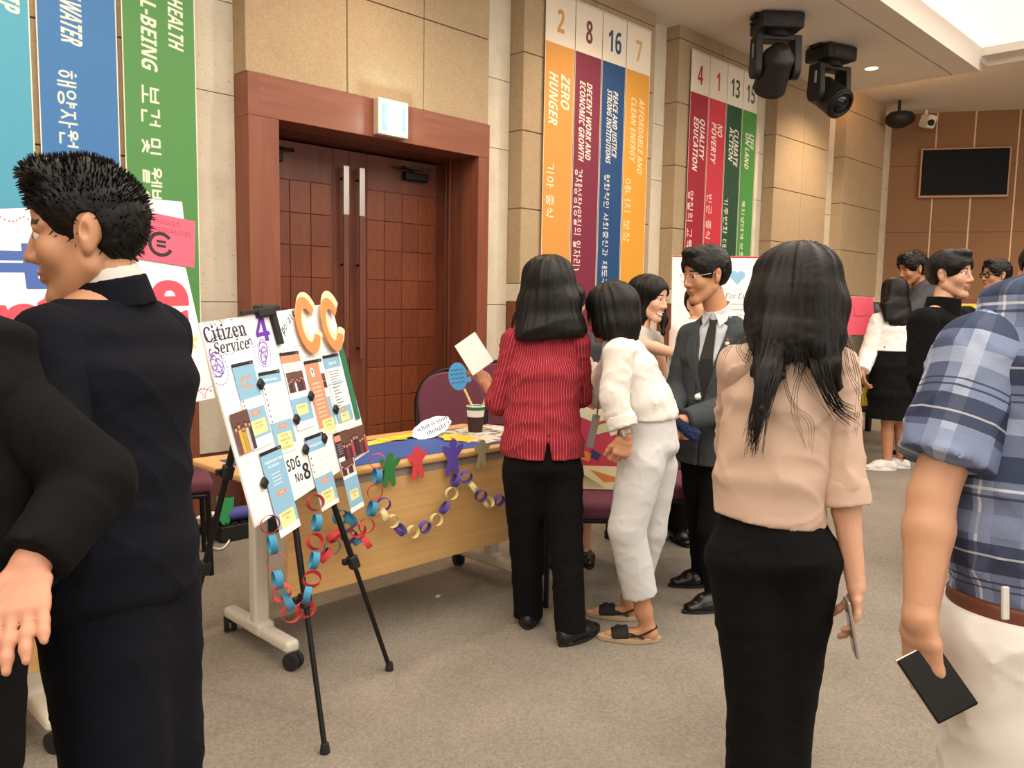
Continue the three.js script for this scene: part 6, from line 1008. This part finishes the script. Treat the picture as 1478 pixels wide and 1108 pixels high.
// -- man in the grey suit
{
  const d = 3.9, J = { head: W(1018, 398, 3.88), neck: W(1038, 458, 3.92), chest: W(1034, 520, 3.92), waist: W(1028, 585, 3.92), pelvis: W(1026, 645, 3.92), shL: W(1083, 490, 3.84), shR: W(1000, 487, 4.0), elL: W(1062, 585, 3.78), wrL: W(985, 607, 3.62), elR: W(978, 565, 4.0), wrR: W(968, 598, 3.72), hipL: W(1046, 665, 3.88), hipR: W(1012, 665, 3.96), knL: W(1030, 765, 3.78), knR: W(1014, 755, 4.0), anL: W(1040, 858, 3.74), anR: W(1020, 828, 4.05), footL: dirOf(-0.9, -0.35), footR: dirOf(-0.95, -0.2) };
  const c = person({ label: 'man in a grey suit and thin glasses with clasped hands, facing the display', h: 1.69, f: dirOf(-0.85, -0.5), pos: atY(W(1030, 800, 3.9), 0), J, cell: 0.008, fine: 0.0034, hs: 1.06, skin: new THREE.Color(0xc48d6a), headF: dirOf(-0.9, -0.38).addScaledVector(UP, -0.16), eyes: true,
    hands: { L: { dir: camR.clone().multiplyScalar(-0.6).addScaledVector(camU, -0.7), palm: camF.clone(), curl: [0.6, 0.7, 0.7, 0.8] }, R: { dir: camU.clone().multiplyScalar(-0.9).addScaledVector(camR, 0.3), palm: camF.clone().multiplyScalar(0.6).addScaledVector(camR, 0.6), curl: [0.7, 0.7, 0.7, 0.8] } },
    wear: [top({ name: 'shirt', sleeves: ['L', 'R'], cuff: 0.02, arm: [0.05, 0.045, 0.04], profile: (J) => spineRow(J, [0.15, 0.11, 0.15, 0.11, 0.14, 0.108, 0.155, 0.112, 0.13, 0.075]), hem: (J) => hemDown(J.pelvis), mat: cloth(0xc9ced6) }), collar(cloth(0xc9ced6), { name: 'shirt_collar', from: -0.1, to: 0.3, r: 0.067, slope: 0.5, lean: 0.6 }),
      jacket(greyCloth, { seed: 9, hemT: -0.35, fit: 1.02, carves: (J, c) => { const n = c.chestF, t = c.latS, a = mix(J.waist, J.chest, 0.15), top = J.neck.y + 0.03, h = top - a.y; return [(x, y, z) => { const qx = x - a.x, qz = z - a.z, lat = qx * t.x + qz * t.z, fw = qx * n.x + qz * n.z, v = (y - a.y) / h; return Math.max(Math.abs(lat) - Math.max(0, v) * 0.085 - 0.003, -fw + 0.02, -v - 0.9); }]; } }),
      pants(blackCloth), shoes({ mat: leather }), hairShort({ th: 0.014, top: 0.034, topZ: 0.012, nape: -0.05, rough: 0.003, quiff: true, face: faceCarve(-0.03, 0.086, 0.071, 0.1, 0.085) }),
      (c) => { // tie, lapels, pin, lanyard laid on the chest
        const n = c.chestF, t = c.latS, surf = (F, lat, y, off) => { let lo = 0, hi = 0.25; const o = V3().copy(J.chest).setY(y).addScaledVector(t, lat); for (let i = 0; i < 22; i++) { const m = (lo + hi) / 2, p = o.clone().addScaledVector(n, m); if (F.at(p.x, p.y, p.z) < 0) lo = m; else hi = m; } return o.addScaledVector(n, lo + off); };
        const sheetOn = (rows2, off, thick) => { const pos = [], idx = [], nr = rows2.length; rows2.forEach(([y, a, b]) => { for (let i = 0; i <= 4; i++) { const p = surf(c.topF, lerp(a, b, i / 4), y, off); pos.push(p.clone().addScaledVector(n, thick), p); } }); const P = []; for (let r = 0; r < nr - 1; r++) for (let i = 0; i < 4; i++) { const k = (r * 5 + i) * 2, e = k + 10; P.push([k, k + 2, e + 2, e]); P.push([k + 1, e + 1, e + 3, k + 3]); } for (let r = 0; r < nr - 1; r++) for (const i of [0, 4]) { const k = (r * 5 + i) * 2, e = k + 10; P.push([k, e, e + 1, k + 1]); } for (const q of P) idx.push(q[0], q[1], q[2], q[0], q[2], q[3]); const g = new THREE.BufferGeometry(); g.setAttribute('position', new THREE.Float32BufferAttribute(pos.flatMap((p) => p.toArray()), 3)); g.setIndex(idx); g.computeVertexNormals(); return g; };
        const yc = J.chest.y, yn = J.neck.y; const JF = c.topF; const dark = mat(0x0e0e10, 0.6, { side: THREE.DoubleSide });
        // tie in the opening, measured against the shirt depth
        const tieP = [[yn - 0.005, 0.022], [yn - 0.045, 0.017], [yn - 0.06, 0.02], [yc, 0.032], [yc - 0.1, 0.04], [yc - 0.19, 0.045]]; const tg = []; for (let i = 0; i < tieP.length - 1; i++) { const [y0, w0] = tieP[i], [y1, w1] = tieP[i + 1], dz = (y) => 0.116 * c.s - Math.max(0, (y - yc)) * 0.28 + (y < yc ? 0.002 : 0); const q = (y, w) => V3().copy(mix(J.waist, J.neck, (y - J.waist.y) / (J.neck.y - J.waist.y))).setY(y).addScaledVector(t, w).addScaledVector(n, dz(y) + 0.006); const g = new THREE.BufferGeometry().setFromPoints([q(y0, -w0), q(y0, w0), q(y1, w1), q(y0, -w0), q(y1, w1), q(y1, -w1)]); g.computeVertexNormals(); tg.push(g); }
        c.put('tie', merged(tg), dark);
        for (const sd of [-1, 1]) { const N = J.neck, v = [[0.004 * sd, 0.074, 0.02], [0.066 * sd, 0.03, 0.035], [0.062 * sd, 0.062, -0.02], [0.04 * sd, 0.095, -0.05]].map(([a, b, e]) => N.clone().addScaledVector(t, a * c.s).addScaledVector(n, b * c.s).addScaledVector(UP, e * c.s)); const g = new THREE.BufferGeometry().setFromPoints([v[0], v[1], v[2], v[0], v[2], v[3]]); g.computeVertexNormals(); c.put('collar_flap', g, cloth(0xc9ced6, { side: THREE.DoubleSide })); }
        const lm = cloth(0x3f4448, { side: THREE.DoubleSide });
        for (const sd of [-1, 1]) c.put('lapel', sheetOn([[yn - 0.015, sd * 0.07, sd * 0.09], [yc + 0.09, sd * 0.064, sd * 0.115], [yc + 0.02, sd * 0.052, sd * 0.105], [yc - 0.06, sd * 0.03, sd * 0.07], [yc - 0.15, sd * 0.008, sd * 0.022]], 0.002, 0.004), lm);
        const pin = surf(JF, 0.085, yc + 0.075, 0.012); c.put('lapel_pin', new THREE.SphereGeometry(0.011, 12, 8).translate(pin.x, pin.y, pin.z), mat(0xe7d6d0, 0.3)); c.put('lapel_pin', new THREE.SphereGeometry(0.007, 10, 8).translate(pin.x, pin.y + 0.016, pin.z), mat(0xb23038, 0.3));
        const ln = [[0.04, yn - 0.05], [0.03, yc], [-0.004, yc - 0.1], [-0.02, yc - 0.17]].map(([a, y]) => surf(JF, a, y, 0.008)); c.put('lanyard', tube(ln, 0.005, 20, 6), mat(0xb9bcc4, 0.5)); const bd = surf(JF, -0.02, yc - 0.18, 0.012); c.put('lanyard_reel', new THREE.SphereGeometry(0.016, 12, 8).translate(bd.x, bd.y, bd.z), M.white);
      }] });
  glasses(c, mat(0xd9cdb8, 0.25, { metalness: 0.7 }), 0.0013);
  const cl = new Field(0.01); cl.seg(W(976, 608, 3.6), W(1004, 630, 3.6), [0.02, 0.014], [0.03, 0.018], camU, 0.8); cl.disp = wrinkles(0.008, 40, 40, 3); solo('folded_cloth', cl.mesh(0.005), cloth(0x232f4e), 'small dark blue folded cloth held by the man in grey suit', 'cloth');
}
// -- woman in the beige blouse
{
  const d = 2.3, q = (u, v, k = 0) => W(u, v, d + k);
  const J = { head: q(1152, 421), neck: q(1146, 492), chest: q(1126, 585), waist: q(1113, 695), pelvis: q(1115, 800), shL: q(1067, 530), shR: q(1205, 530), elL: q(1062, 640, 0.2), wrL: q(1090, 690, 0.42), elR: q(1216, 695, -0.03), wrR: q(1236, 848, -0.06), hipL: q(1076, 815), hipR: q(1158, 815), knL: q(1090, 1000, 0), knR: q(1138, 1005, 0.02) };
  J.anL = atY(q(1090, 1130), 0.06); J.anR = atY(q(1125, 1130, 0.03), 0.06);
  const c = person({ label: 'woman with long black hair in a beige blouse holding a phone at her side', h: 1.58, f: dirOf(0.1, 1), pos: atY(q(1110, 800), 0), J, cell: 0.007, fine: 0.0034, skin: new THREE.Color(0xd3a184), headF: dirOf(0.15, 1), armR: 1.05,
    hands: { R: { dir: camU.clone().multiplyScalar(-1).addScaledVector(camR, 0.02), palm: camR.clone().multiplyScalar(-1).addScaledVector(camF, 0.35), curl: [0.34, 0.4, 0.45, 0.5], thumb: [-0.1, 0.9], spread: 0.02 } },
    wear: [pants(blackCloth, { r: [0.112, 0.085, 0.082, 0.085], hip: 0.193, hipD: 0.145, waist: 0.148, waistD: 0.118, waistP: q(1113, 738) }),
      top({ name: 'blouse', profile: (J) => [[q(1111, 752), 0.164, 0.13], [q(1111, 690), 0.164, 0.13], [J.chest, 0.168, 0.125], [mix(J.chest, J.neck, 0.55), 0.16, 0.1], [mix(J.chest, J.neck, 0.95), 0.075, 0.065]], hem: (J) => [q(1111, 748), V3(0, -1, 0).addScaledVector(camR0, -0.12)], arm: [0.066, 0.066, 0.07], armDisp: wrinkles(0.006, 10, 9, 4), cuff: 0.22, mat: cloth(0xc6ab99), disp: (x, y, z) => wrinkles(0.005, 7, 7, 3)(x, y, z) + 0.006 * Math.sin((y * 0.8 + (x + z) * 0.55) * 34 + 3 * noise3(x * 4, y * 4, z * 4)) * Math.max(0, noise3(x * 3 + 5, y * 3, z * 3) + 0.35) }),
      (c) => { for (const sd of ['R', 'L']) { const F = new Field(0.01); F.coneCut(mix(J['el' + sd], J['wr' + sd], 0.06), mix(J['el' + sd], J['wr' + sd], 0.225), 0.0675, 0.07); F.disp = wrinkles(0.002, 14, 14, 2); c.put('sleeve_cuff', F.mesh(0.006), cloth(0xc6ab99)); } },
      shoes({ mat: leather, high: 0.05 }),
      hairLong({ mat: hairBrown, lat: camR0, groove: 0.0045, ragged: 1.28, falls: [
        [[q(1151, 395), 0.118, 0.11], [q(1150, 440, -0.02), 0.134, 0.11], [q(1148, 480, -0.05), 0.132, 0.085], [q(1146, 500, -0.08), 0.115, 0.06]],
        [[q(1118, 485, -0.07), 0.055, 0.05], [q(1108, 540, -0.12), 0.036, 0.026], [q(1096, 590, -0.15), 0.016, 0.012], [q(1087, 640, -0.16), 0.007, 0.006]],
        [[q(1180, 490, -0.06), 0.05, 0.045], [q(1196, 530, -0.11), 0.03, 0.02], [q(1212, 560, -0.12), 0.012, 0.009]]],
        strands: [...Array.from({ length: 130 }, () => { const a = rr(-1, 1); return { p: [q(1148 + a * 56, 440, -0.06 + a * a * 0.06), q(1147 + a * 62, 492, -0.125 + a * a * 0.08), q(1146 + a * 60 + rr(-14, 14), rr(508, 545), -0.13 + a * a * 0.06)], r0: 0.004, r1: 0.0005 }; }),
          ...Array.from({ length: 60 }, () => { const k = rr(-1, 1), w = rr(-10, 10); return { p: [q(1117 + k * 20, 462, -0.05), q(1113 + k * 20, 500, -0.1), q(1108 + k * 18, 545, -0.16), q(1094 + k * 14 + w * 0.4, 600, -0.165), q(1086 + k * 9 + w, rr(620, 662), -0.16)], r0: 0.0028, r1: 0.0005 }; }),
          ...Array.from({ length: 46 }, () => { const k = rr(-1, 1), e = rr(0, 1); return { p: [q(1176 + k * 16, 462, -0.04), q(1180 + k * 16, 500, -0.09), q(1186 + k * 14, 535 + e * 10, -0.15), q(1205 + k * 10, 575 + e * 18, -0.14), q(1222 + k * 14 + e * 8, 585 + e * 30, -0.1)], r0: 0.0026, r1: 0.0005 }; }),
          ...[[1090, 478, 1060, 488, 1042, 512, 1040, 520], [1092, 482, 1062, 500, 1075, 522, 1100, 535], [1100, 470, 1070, 480, 1055, 495, 1042, 505], [1170, 470, 1150, 520, 1165, 560, 1198, 598], [1176, 500, 1150, 545, 1142, 590, 1160, 640], [1125, 520, 1140, 580, 1165, 610, 1168, 645], [1215, 480, 1224, 540, 1238, 570, 1244, 590], [1214, 470, 1230, 520, 1236, 560, 1232, 620]].flatMap((a) => [0, 1, 2].map((k) => ({ p: [q(a[0] + k * 2, a[1], -0.1), q(a[2] + k * 3, a[3] + k, -0.14), q(a[4] + k * 4, a[5] - k * 2, -0.15), q(a[6] + k * 2, a[7] + k * 5, -0.13)], r0: 0.0011, r1: 0.0003 })))] })] });
  const ph = thing('phone', 'slim silver phone held edge-on by woman in beige blouse', 'phone', W(1229, 905, 2.2)); ph.quaternion.copy(frameQuat(camF.clone().addScaledVector(camR, 0.2), camR.clone().multiplyScalar(-1).addScaledVector(camF, 0.25)));
  ph.rotateZ(0.0); ph.rotateX(-0.16); part('case', rbox(0.072, 0.15, 0.009, 0.004, 3), mat(0xa9a39c, 0.3, { metalness: 0.6 }), ph); part('screen', rbox(0.066, 0.142, 0.001, 0.0004), mat(0x08080a, 0.1), ph, V3(0, 0, 0.005));
}
// -- man in the plaid shirt
{
  const d = 1.35, q = (u, v, k = 0) => W(u, v, d + k);
  const J = { head: q(1625, 260), neck: q(1592, 395), chest: q(1540, 560), waist: q(1515, 760), pelvis: q(1515, 905), shL: q(1418, 515), shR: q(1680, 515), elL: q(1345, 715, -0.03), wrL: q(1328, 893, -0.07), hipL: q(1452, 930), hipR: q(1580, 930), knL: q(1450, 1190), knR: q(1570, 1190) };
  J.anL = atY(q(1450, 1400), 0.06); J.anR = atY(q(1570, 1400), 0.06); J.elR = q(1720, 720); J.wrR = q(1730, 880, 0.1);
  const shirt = cloth(0xffffff, { map: plaidTex });
  const c = person({ label: 'man in a blue plaid short-sleeved shirt and white trousers holding a black phone', h: 1.7, f: dirOf(-0.05, 1), pos: atY(q(1512, 900), 0), J, cell: 0.007, fine: 0.003, headCell: 0.009, skin: new THREE.Color(0xbf8f70), armR: 0.98,
    hands: { L: { dir: camU.clone().multiplyScalar(-0.9).addScaledVector(camR, 0.12).addScaledVector(camF, 0.1), palm: camR.clone().addScaledVector(camF, 0.25), curl: [0.34, 0.38, 0.42, 0.5], thumb: [-0.05, 0.8], s: 1.06, spread: 0.03 } },
    wear: [trousers({ mat: cloth(0xd9d7d2), r: [0.112, 0.09, 0.085, 0.08], hip: 0.178, hipD: 0.135, waist: 0.152, waistD: 0.12, waistP: q(1515, 862), top: () => [q(1515, 872), V3(0, 1, 0)], disp: wrinkles(0.005, 8, 10, 8) }),
      top({ name: 'shirt', profile: (J) => [[q(1515, 880), 0.146, 0.114], [q(1515, 800), 0.152, 0.12], [J.waist, 0.152, 0.12], [J.chest, 0.172, 0.128], [mix(J.chest, J.neck, 0.55), 0.17, 0.098], [mix(J.chest, J.neck, 0.95), 0.075, 0.065]], hem: () => hemDown(q(1515, 872)), arm: [0.076, 0.072, 0.06], cuff: -0.24, mat: shirt, disp: wrinkles(0.006, 8, 9, 11), shR: 0.05 }),
      collar(shirt, { r: 0.07 }), shoes({ mat: leather }), hairShort({}),
      (c) => { const F = new Field(0.005), a = q(1515, 853), b = q(1515, 886); F.seg(a, b, [0.156, 0.125], [0.161, 0.128], c.latH, 0.1); F.cut(a, V3(0, 1, 0)); F.cut(b, V3(0, -1, 0)); c.put('belt', F.mesh(0.006), mat(0x5e2f1e, 0.5)); const lp = [1451, 1530].map((u) => { const p = q(u, 870, -0.127 + Math.abs(u - 1515) * 0.0002); return rbox(0.011, 0.05, 0.006, 0.002).applyQuaternion(camera.quaternion).translate(p.x, p.y, p.z); }); for (const g of lp) c.put('belt_loop', g, cloth(0xd9d7d2)); }] });
  const ph = thing('phone', 'black phone with a pale metal rim held by man in plaid shirt', 'phone', q(1352, 984, -0.1)); ph.quaternion.copy(frameQuat(camR.clone().addScaledVector(camU, 0.42).addScaledVector(camF, 0.15), camF.clone().negate().addScaledVector(camU, 0.45).addScaledVector(camR, -0.35)));
  part('back_cover', rbox(0.066, 0.1, 0.006, 0.003, 3), new THREE.MeshPhysicalMaterial({ color: 0x060606, roughness: 0.4, specularIntensity: 0.4 }), ph); part('rim', rbox(0.068, 0.102, 0.004, 0.002, 3), mat(0xcbbfae, 0.3, { metalness: 0.8 }), ph, V3(0, 0.0012, -0.003));
}
// -- smiling woman behind the display
{
  const d = 4.84, J = { head: W(937, 432, d), neck: W(922, 478, d + 0.02), chest: W(918, 525, d), waist: W(912, 590, d), pelvis: W(908, 640, d), shR: W(902, 485, d - 0.15), shL: W(945, 490, d + 0.14), elR: W(930, 498, d - 0.26), wrR: W(982, 512, d - 0.16), elL: W(960, 560, d + 0.2), wrL: W(985, 540, d) };
  person({ label: 'laughing woman with long black hair reaching out her bare arm behind the display', h: 1.6, f: dirOf(0.85, -0.4), pos: atY(W(906, 700, d), 0), J, cell: 0.01, fine: 0.0036, skin: new THREE.Color(0xe0b195), headF: dirOf(0.78, -0.62).addScaledVector(UP, -0.12), hs: 1.1, headUp: UP.clone().addScaledVector(camR0, 0.12), eyes: true, face: { smile: 0.9, jaw: 0.97 }, lips: 0.6,
    wear: [top({ name: 'blouse', profile: (J) => spineRow(J, [0.16, 0.11, 0.16, 0.11, 0.13, 0.1, 0.145, 0.11, 0.12, 0.075]), arm: [0.055, 0.05, 0.045], cuff: -0.75, hem: (J) => hemDown(J.pelvis), mat: cloth(0xd7d4cf) }), pants(blackCloth), shoes({ mat: leather }),
      hairLong({ falls: [[[W(928, 415, d), 0.085, 0.09], [W(920, 450, d + 0.02), 0.07, 0.08], [W(915, 485, d + 0.02), 0.06, 0.06], [W(914, 520, d), 0.04, 0.04]], [[W(953, 440, d + 0.05), 0.03, 0.03], [W(958, 462, d + 0.04), 0.022, 0.022], [W(957, 482, d), 0.01, 0.01]]], lat: camR0, face: faceCarve(-0.03, 0.098, 0.06, 0.1, 0.09) })] });
}
// -- far group at the right
person({ label: 'young woman in a white shirt, black skirt and white sneakers, seen from behind', h: 1.69, f: dirOf(-0.15, 1), pos: onY(1288, 676), cell: 0.011, fine: 0.006, skin: new THREE.Color(0xbd8767), J: (() => { const d = 6.95; return { head: W(1291, 425, d), neck: W(1292, 450, d), elL: W(1254, 510, d), wrL: W(1244, 538, d - 0.1), shL: W(1268, 463, d), anL: W(1281, 668, d), anR: W(1300, 666, d + 0.1), hipL: W(1279, 540, d), hipR: W(1301, 540, d), knL: W(1281, 608, d), knR: W(1301, 608, d), footL: dirOf(-1, 0.1), footR: dirOf(-0.9, 0.3), pelvis: W(1288, 535, d), waist: W(1290, 508, d), chest: W(1292, 478, d), shR: W(1317, 463, d) }; })(),
  hands: { L: { dir: V3(0.1, -0.8, 0.2), palm: camR.clone(), curl: [0.5, 0.5, 0.5, 0.5] } },
  wear: [top({ name: 'shirt', profile: (J) => [[W(1290, 512, 6.95), 0.17, 0.13], [J.waist, 0.175, 0.13], [J.chest, 0.172, 0.125], [mix(J.chest, J.neck, 0.6), 0.15, 0.09], [mix(J.chest, J.neck, 0.95), 0.07, 0.065]], hem: () => hemDown(W(1290, 506, 6.95)), arm: [0.072, 0.07, 0.055], cuff: 0.9, mat: cloth(0xf1efec), disp: wrinkles(0.008, 9, 9, 3) }),
    (c) => { const F = new Field(0.03), d = 6.95; const rows2 = [[500, 0.15, 0.12], [530, 0.185, 0.15], [570, 0.2, 0.165], [595, 0.195, 0.16], [606, 0.215, 0.175]]; for (let i = 0; i < 4; i++) F.seg(W(1288, rows2[i][0], d), W(1288, rows2[i + 1][0], d), rows2[i].slice(1), rows2[i + 1].slice(1), camR0, 0.3); F.cut(W(1288, 603, d), V3(0, -1, 0)); F.disp = wrinkles(0.006, 12, 4, 2); c.put('skirt', F.mesh(0.011), blackCloth); },
    shoes({ mat: mat(0xe2e1de, 0.6), soleMat: mat(0xf0efec, 0.6), sole: 0.022 }),
    hairLong({ falls: [[[W(1291, 412, 6.93), 0.1, 0.09], [W(1292, 440, 6.9), 0.12, 0.08], [W(1298, 458, 6.86), 0.11, 0.05], [W(1305, 466, 6.85), 0.06, 0.035]], [[W(1278, 440, 6.86), 0.04, 0.04], [W(1279, 462, 6.84), 0.015, 0.015]]], lat: camR0, mat: hairBrown, cell: 0.008 })] });
{
  const pos = onY(1362, 812);
  const d = 4.45;
  const c = person({ label: 'smiling man in a black zipped jacket looking over his shoulder beside white-shirted woman', h: 1.73, f: dirOf(0.7, 0.7), pos, cell: 0.009, fine: 0.0036, hs: 1.04, skin: new THREE.Color(0xd0a083), headF: dirOf(0.6, -0.8).addScaledVector(UP, 0.03), eyes: true, gaze: 0.004, face: { jaw: 1.04 },
    J: { head: W(1372, 398, d), neck: W(1360, 446, d), chest: W(1358, 495, d), shL: W(1392, 462, d + 0.15), shR: W(1333, 466, d - 0.1), elR: W(1328, 540, d - 0.12), elL: W(1402, 540, d + 0.2), wrL: W(1400, 590, d + 0.25), wrR: W(1345, 600, d - 0.1) },
    wear: [jacket(blackCloth, { seed: 12, hemT: -0.3, fit: 1.0, arm: [0.078, 0.068, 0.055] }), collar(blackCloth, { name: 'jacket_collar', from: -0.3, to: 0.32, r: 0.084 }), pants(blackCloth), shoes({ mat: mat(0x242426, 0.6), soleMat: mat(0xb9b6b0, 0.7), sole: 0.02 }), hairShort({ th: 0.013, top: 0.03, topZ: 0.0, quiff: true, rough: 0.0025, nape: -0.045, face: faceCarve(-0.035, 0.088, 0.07, 0.102, 0.085) })] });
}
person({ label: 'man with wavy black hair in a grey jacket, looking down at pink poster', h: 1.9, f: dirOf(-0.9, 0.1), pos: atY(W(1330, 560, 7.5), 0), cell: 0.011, fine: 0.005, hs: 1.1, skin: new THREE.Color(0xb5805d), headF: dirOf(-0.9, -0.15).addScaledVector(UP, -0.25), J: { head: W(1317, 389, 7.5), neck: W(1330, 416, 7.55), wrR: W(1258, 476, 7.4), wrL: W(1256, 445, 7.3), elR: W(1290, 478, 7.6), elL: W(1300, 470, 7.35) },
  hands: { L: { dir: camR.clone().multiplyScalar(-0.8).addScaledVector(camU, 0.4), palm: V3(0, 0, -1) }, R: { dir: camR.clone().multiplyScalar(-1), palm: V3(0, -1, 0) } },
  wear: [jacket(cloth(0x5a5e62), { seed: 3 }), pants(blackCloth), shoes({ mat: leather }), hairShort({ th: 0.014, top: 0.03, topZ: 0.015, quiff: true, spikes: 300, spikeL: 0.022, rough: 0.007 })] });
{
  const c = person({ label: 'man in dark glasses and a black suit standing before the panelled wall', h: 1.77, f: dirOf(-0.95, -0.2), pos: atY(W(1447, 560, 6.8), 0), cell: 0.011, fine: 0.005, skin: new THREE.Color(0xb98a6a), headF: dirOf(-0.95, -0.1), J: { head: W(1437, 398, 6.8), neck: W(1447, 428, 6.83) }, wear: [jacket(blackCloth, { seed: 5 }), collar(whiteCloth, { to: 0.3 }), pants(blackCloth), shoes({ mat: leather }), hairShort({ th: 0.014, top: 0.028, rough: 0.005, quiff: true })] });
  glasses(c, mat(0x0d0d0d, 0.3), 0.0045);
}
person({ label: 'dark-haired person in a black suit with a white collar, behind plaid shirt', h: 1.7, f: dirOf(-0.1, 1), pos: atY(W(1508, 560, 4.0), 0), cell: 0.01, fine: 0.006, J: { head: W(1502, 390, 4.0), neck: W(1504, 430, 4.0), shL: W(1450, 446, 4.0), shR: W(1555, 446, 4.0) }, wear: [jacket(blackCloth, { seed: 6 }), collar(whiteCloth, { to: 0.3 }), pants(blackCloth), shoes({ mat: leather }), hairShort({ th: 0.014, top: 0.03 })] });
person({ label: 'dark-haired person far off by the panelled wall, behind man in dark glasses', h: 1.68, f: dirOf(-0.6, 0.8), pos: atY(W(1470, 560, 8.4), 0), cell: 0.013, fine: 0.008, wear: [jacket(blackCloth, { seed: 7 }), pants(blackCloth), shoes({ mat: leather }), hairShort({ th: 0.016, top: 0.03 })] });
// -- people mostly hidden by others
person({ label: 'person in a grey top standing behind pink sticker board', h: 1.55, f: dirOf(0.1, -1), pos: atY(W(822, 700, 4.35), 0), cell: 0.014, fine: 0.008, J: { head: W(822, 440, 4.35), neck: W(820, 482, 4.37), shL: W(852, 500, 4.35), elL: W(853, 560, 4.3), wrL: W(840, 590, 4.2) }, skin: SKIN.b, wear: [top({ name: 'shirt', profile: jacketProfile(0.95), arm: [0.075, 0.07, 0.06], cuff: 0.3, hem: (J) => hemDown(J.pelvis), mat: greyCloth }), pants(blackCloth, { crop: 0.6 }), shoes({ mat: leather, high: 0.04 }), hairShort({ th: 0.014 })] });
person({ label: 'person in a white shirt behind the man in the grey suit', h: 1.56, f: dirOf(0.2, -1), pos: atY(W(1003, 700, 4.78), 0), cell: 0.014, fine: 0.008, J: { head: W(1012, 440, 4.8), neck: W(1006, 470, 4.78), shR: W(984, 482, 4.72), elR: W(977, 540, 4.7), shL: W(1035, 482, 4.82), wrR: W(985, 590, 4.65) }, skin: SKIN.b, wear: [top({ name: 'shirt', profile: jacketProfile(0.95), arm: [0.075, 0.068, 0.055], cuff: 0.9, hem: (J) => hemDown(J.pelvis), mat: whiteCloth }), pants(blackCloth), shoes({ mat: leather }), hairShort({ th: 0.016 })] });
{
  const d = 4.05, q = (u, v, k = 0) => W(u, v, d + k);
  person({ label: 'seated person in a white shirt on a purple chair near the pillar', h: 1.65, f: dirOf(-1, 0.1), pos: atY(q(222, 740), 0), cell: 0.013, fine: 0.008, J: { pelvis: atY(q(215, 690), 0.52), waist: atY(q(213, 660), 0.68), chest: atY(q(210, 600), 0.85), neck: q(208, 525), head: q(205, 480), shR: q(238, 560), shL: q(180, 560), elR: q(244, 655, -0.05), wrR: q(252, 728, -0.1), elL: q(170, 640), wrL: q(180, 690, 0.2), hipR: atY(q(232, 700), 0.5), hipL: atY(q(200, 700), 0.5), knR: atY(q(125, 700, 0.1), 0.5), knL: atY(q(100, 700, 0.05), 0.5), anR: atY(q(122, 700, 0.12), 0.06), anL: atY(q(98, 700, 0.07), 0.06) },
    hands: { R: { dir: V3(0, -1, 0.1), palm: camR.clone().negate() } }, wear: [top({ name: 'shirt', profile: (J) => [[mix(J.pelvis, J.waist, 0.1), 0.16, 0.12], [J.waist, 0.15, 0.12], [J.chest, 0.165, 0.12], [mix(J.chest, J.neck, 0.6), 0.15, 0.09], [mix(J.chest, J.neck, 0.95), 0.07, 0.065]], arm: [0.07, 0.065, 0.055], cuff: 0.9, mat: whiteCloth, disp: wrinkles(0.007, 10, 12, 4) }), pants(blackCloth), shoes({ mat: leather }), hairShort({ th: 0.016 })] });
}
shade(scene);
renderer.render(scene, camera);
